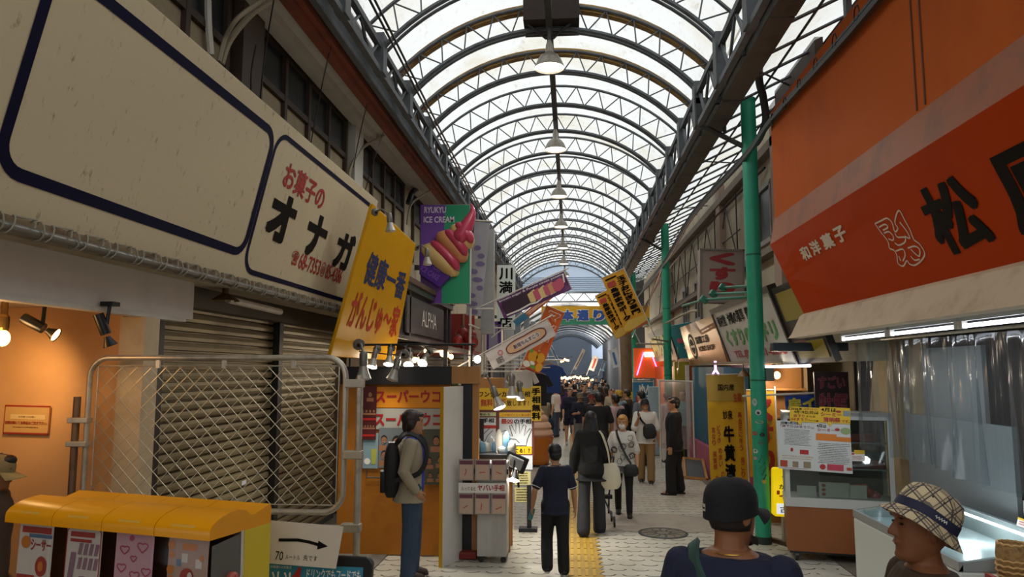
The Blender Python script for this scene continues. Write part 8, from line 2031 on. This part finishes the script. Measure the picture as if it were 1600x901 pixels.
simple(890, 21.9, 1.66, 184, 'person, woman in navy blouse and shorts with white shoes on the tactile strip', navyc, navyc, 'bob', 'brown', .9, blen=.55, pose=walkA, shoe=mat('white_trainer', '#c4c2bc', .6), sex='f', hem=.8)
simple(906, 19.8, 1.58, 190, 'person in sand cap, navy tee and pale grey trousers facing us', navyc, greytr, cap=beigecap, skin='mid', hm='grey', pose=dict(ra=((.2, .3, -1), (-.3, .8, .1))))
simple(913, 21.6, 1.80, 186, 'tall bearded person in a dark tee behind the sand cap', char, blackc, skin='light', hm='black')
simple(921, 20.6, 1.70, 175, 'person in a pale grey cap and dark shirt in the crowd', char, char, cap=greycap, skin='mid')
simple(924, 18.6, 1.60, 182, 'person in a dark red cap and black tee in the crowd', blackc, char, cap=redc, skin='mid')
simple(877, 27.0, 1.64, 10, 'person in a purple shirt walking away on the left of the crowd', purplec, char, 'long', 'black', hl=.3, sex='f', blen=.8)
F = simple(847, 19.2, 1.58, 25, 'person in a beige shirt and light shorts browsing the left stalls beyond the cone statue', beigec, ltblue, skin='mid', blen=.8, pose=dict(ra=((.2, .4, -1), (0, .8, -.5))))
F.softbox('tote_bag', (.22, -.05, .85), (.25, .1, .3), cloth('bag_navy', '#2c3446'), 'dark tote bag carried by the person in the beige shirt', 'bag')
simple(1001, 17.4, 1.70, 40, 'person with black hair in a grey top behind the man in the white tee', greyc, char, 'short', 'black')
simple(1022, 20.6, 1.22, 160, 'small child in a grey shirt near the clear partition', greyc, char, 'short', 'black')
F = simple(1041, 18.2, 1.62, 30, 'person in a long white coat behind the clear partition, left one', whitec, whitec, 'short', 'black', 1.9, hem=.45, sex='f')
F.softbox('hand_bag', (.24, .05, .72), (.18, .1, .2), mat('bag_hot_pink', '#b02a68', .5), 'hot pink bag held by the person in the white coat', 'bag')
simple(1066, 18.6, 1.66, 150, 'person in a teal top behind the clear partition, right one', tealc, char, 'bun', 'black', 1.5, sex='f')
simple(939, 24.0, 1.66, 10, 'person with long black hair in a dark dress further back in the crowd', char, char, 'long', 'black', hl=.35, sex='f', vox=.018)
simple(955, 23.2, 1.60, 175, 'person in a cream top facing us between backpacks', beigec, char, 'bob', 'brown', sex='f', vox=.018)
simple(868, 24.5, 1.62, 60, 'person in a pale tee looking at the left stalls beyond the flags', whitec, denim, 'short', 'black', vox=.018)
simple(898, 25.5, 1.72, 0, 'person in a black tee walking away behind the navy blouse', blackc, denim, 'short', 'black', vox=.018, pose=walkA)
# far crowd: three figures copied
R = random.Random(77); protos = []
for j, (tm, bm_) in enumerate(((char, blackc), (navyc, char), (greyc, denim))):
    F = simple(900, 30.0+.6*j, 1.68-.05*j, 180 if j else 0, 'distant person in dark clothes among the far crowd', tm, bm_, 'short' if j < 2 else 'bob', 'black', vox=.022, loc=(.2+.6*j-.4, 30+.6*j), group='far crowd')
    protos.append(F.o)
i = 0
for row in range(8):
    for c in range(4):
        y = 31.5+2.6*row+R.uniform(-.7, .7); x = -1.0+.75*c+R.uniform(-.25, .25)+.03*(y-30)
        dup(protos[i % 3], (x-protos[i % 3].location.x, y-protos[i % 3].location.y, 0), rotz=R.uniform(-.5, .5)); i += 1
bpy.data.scenes.remove(TMP)
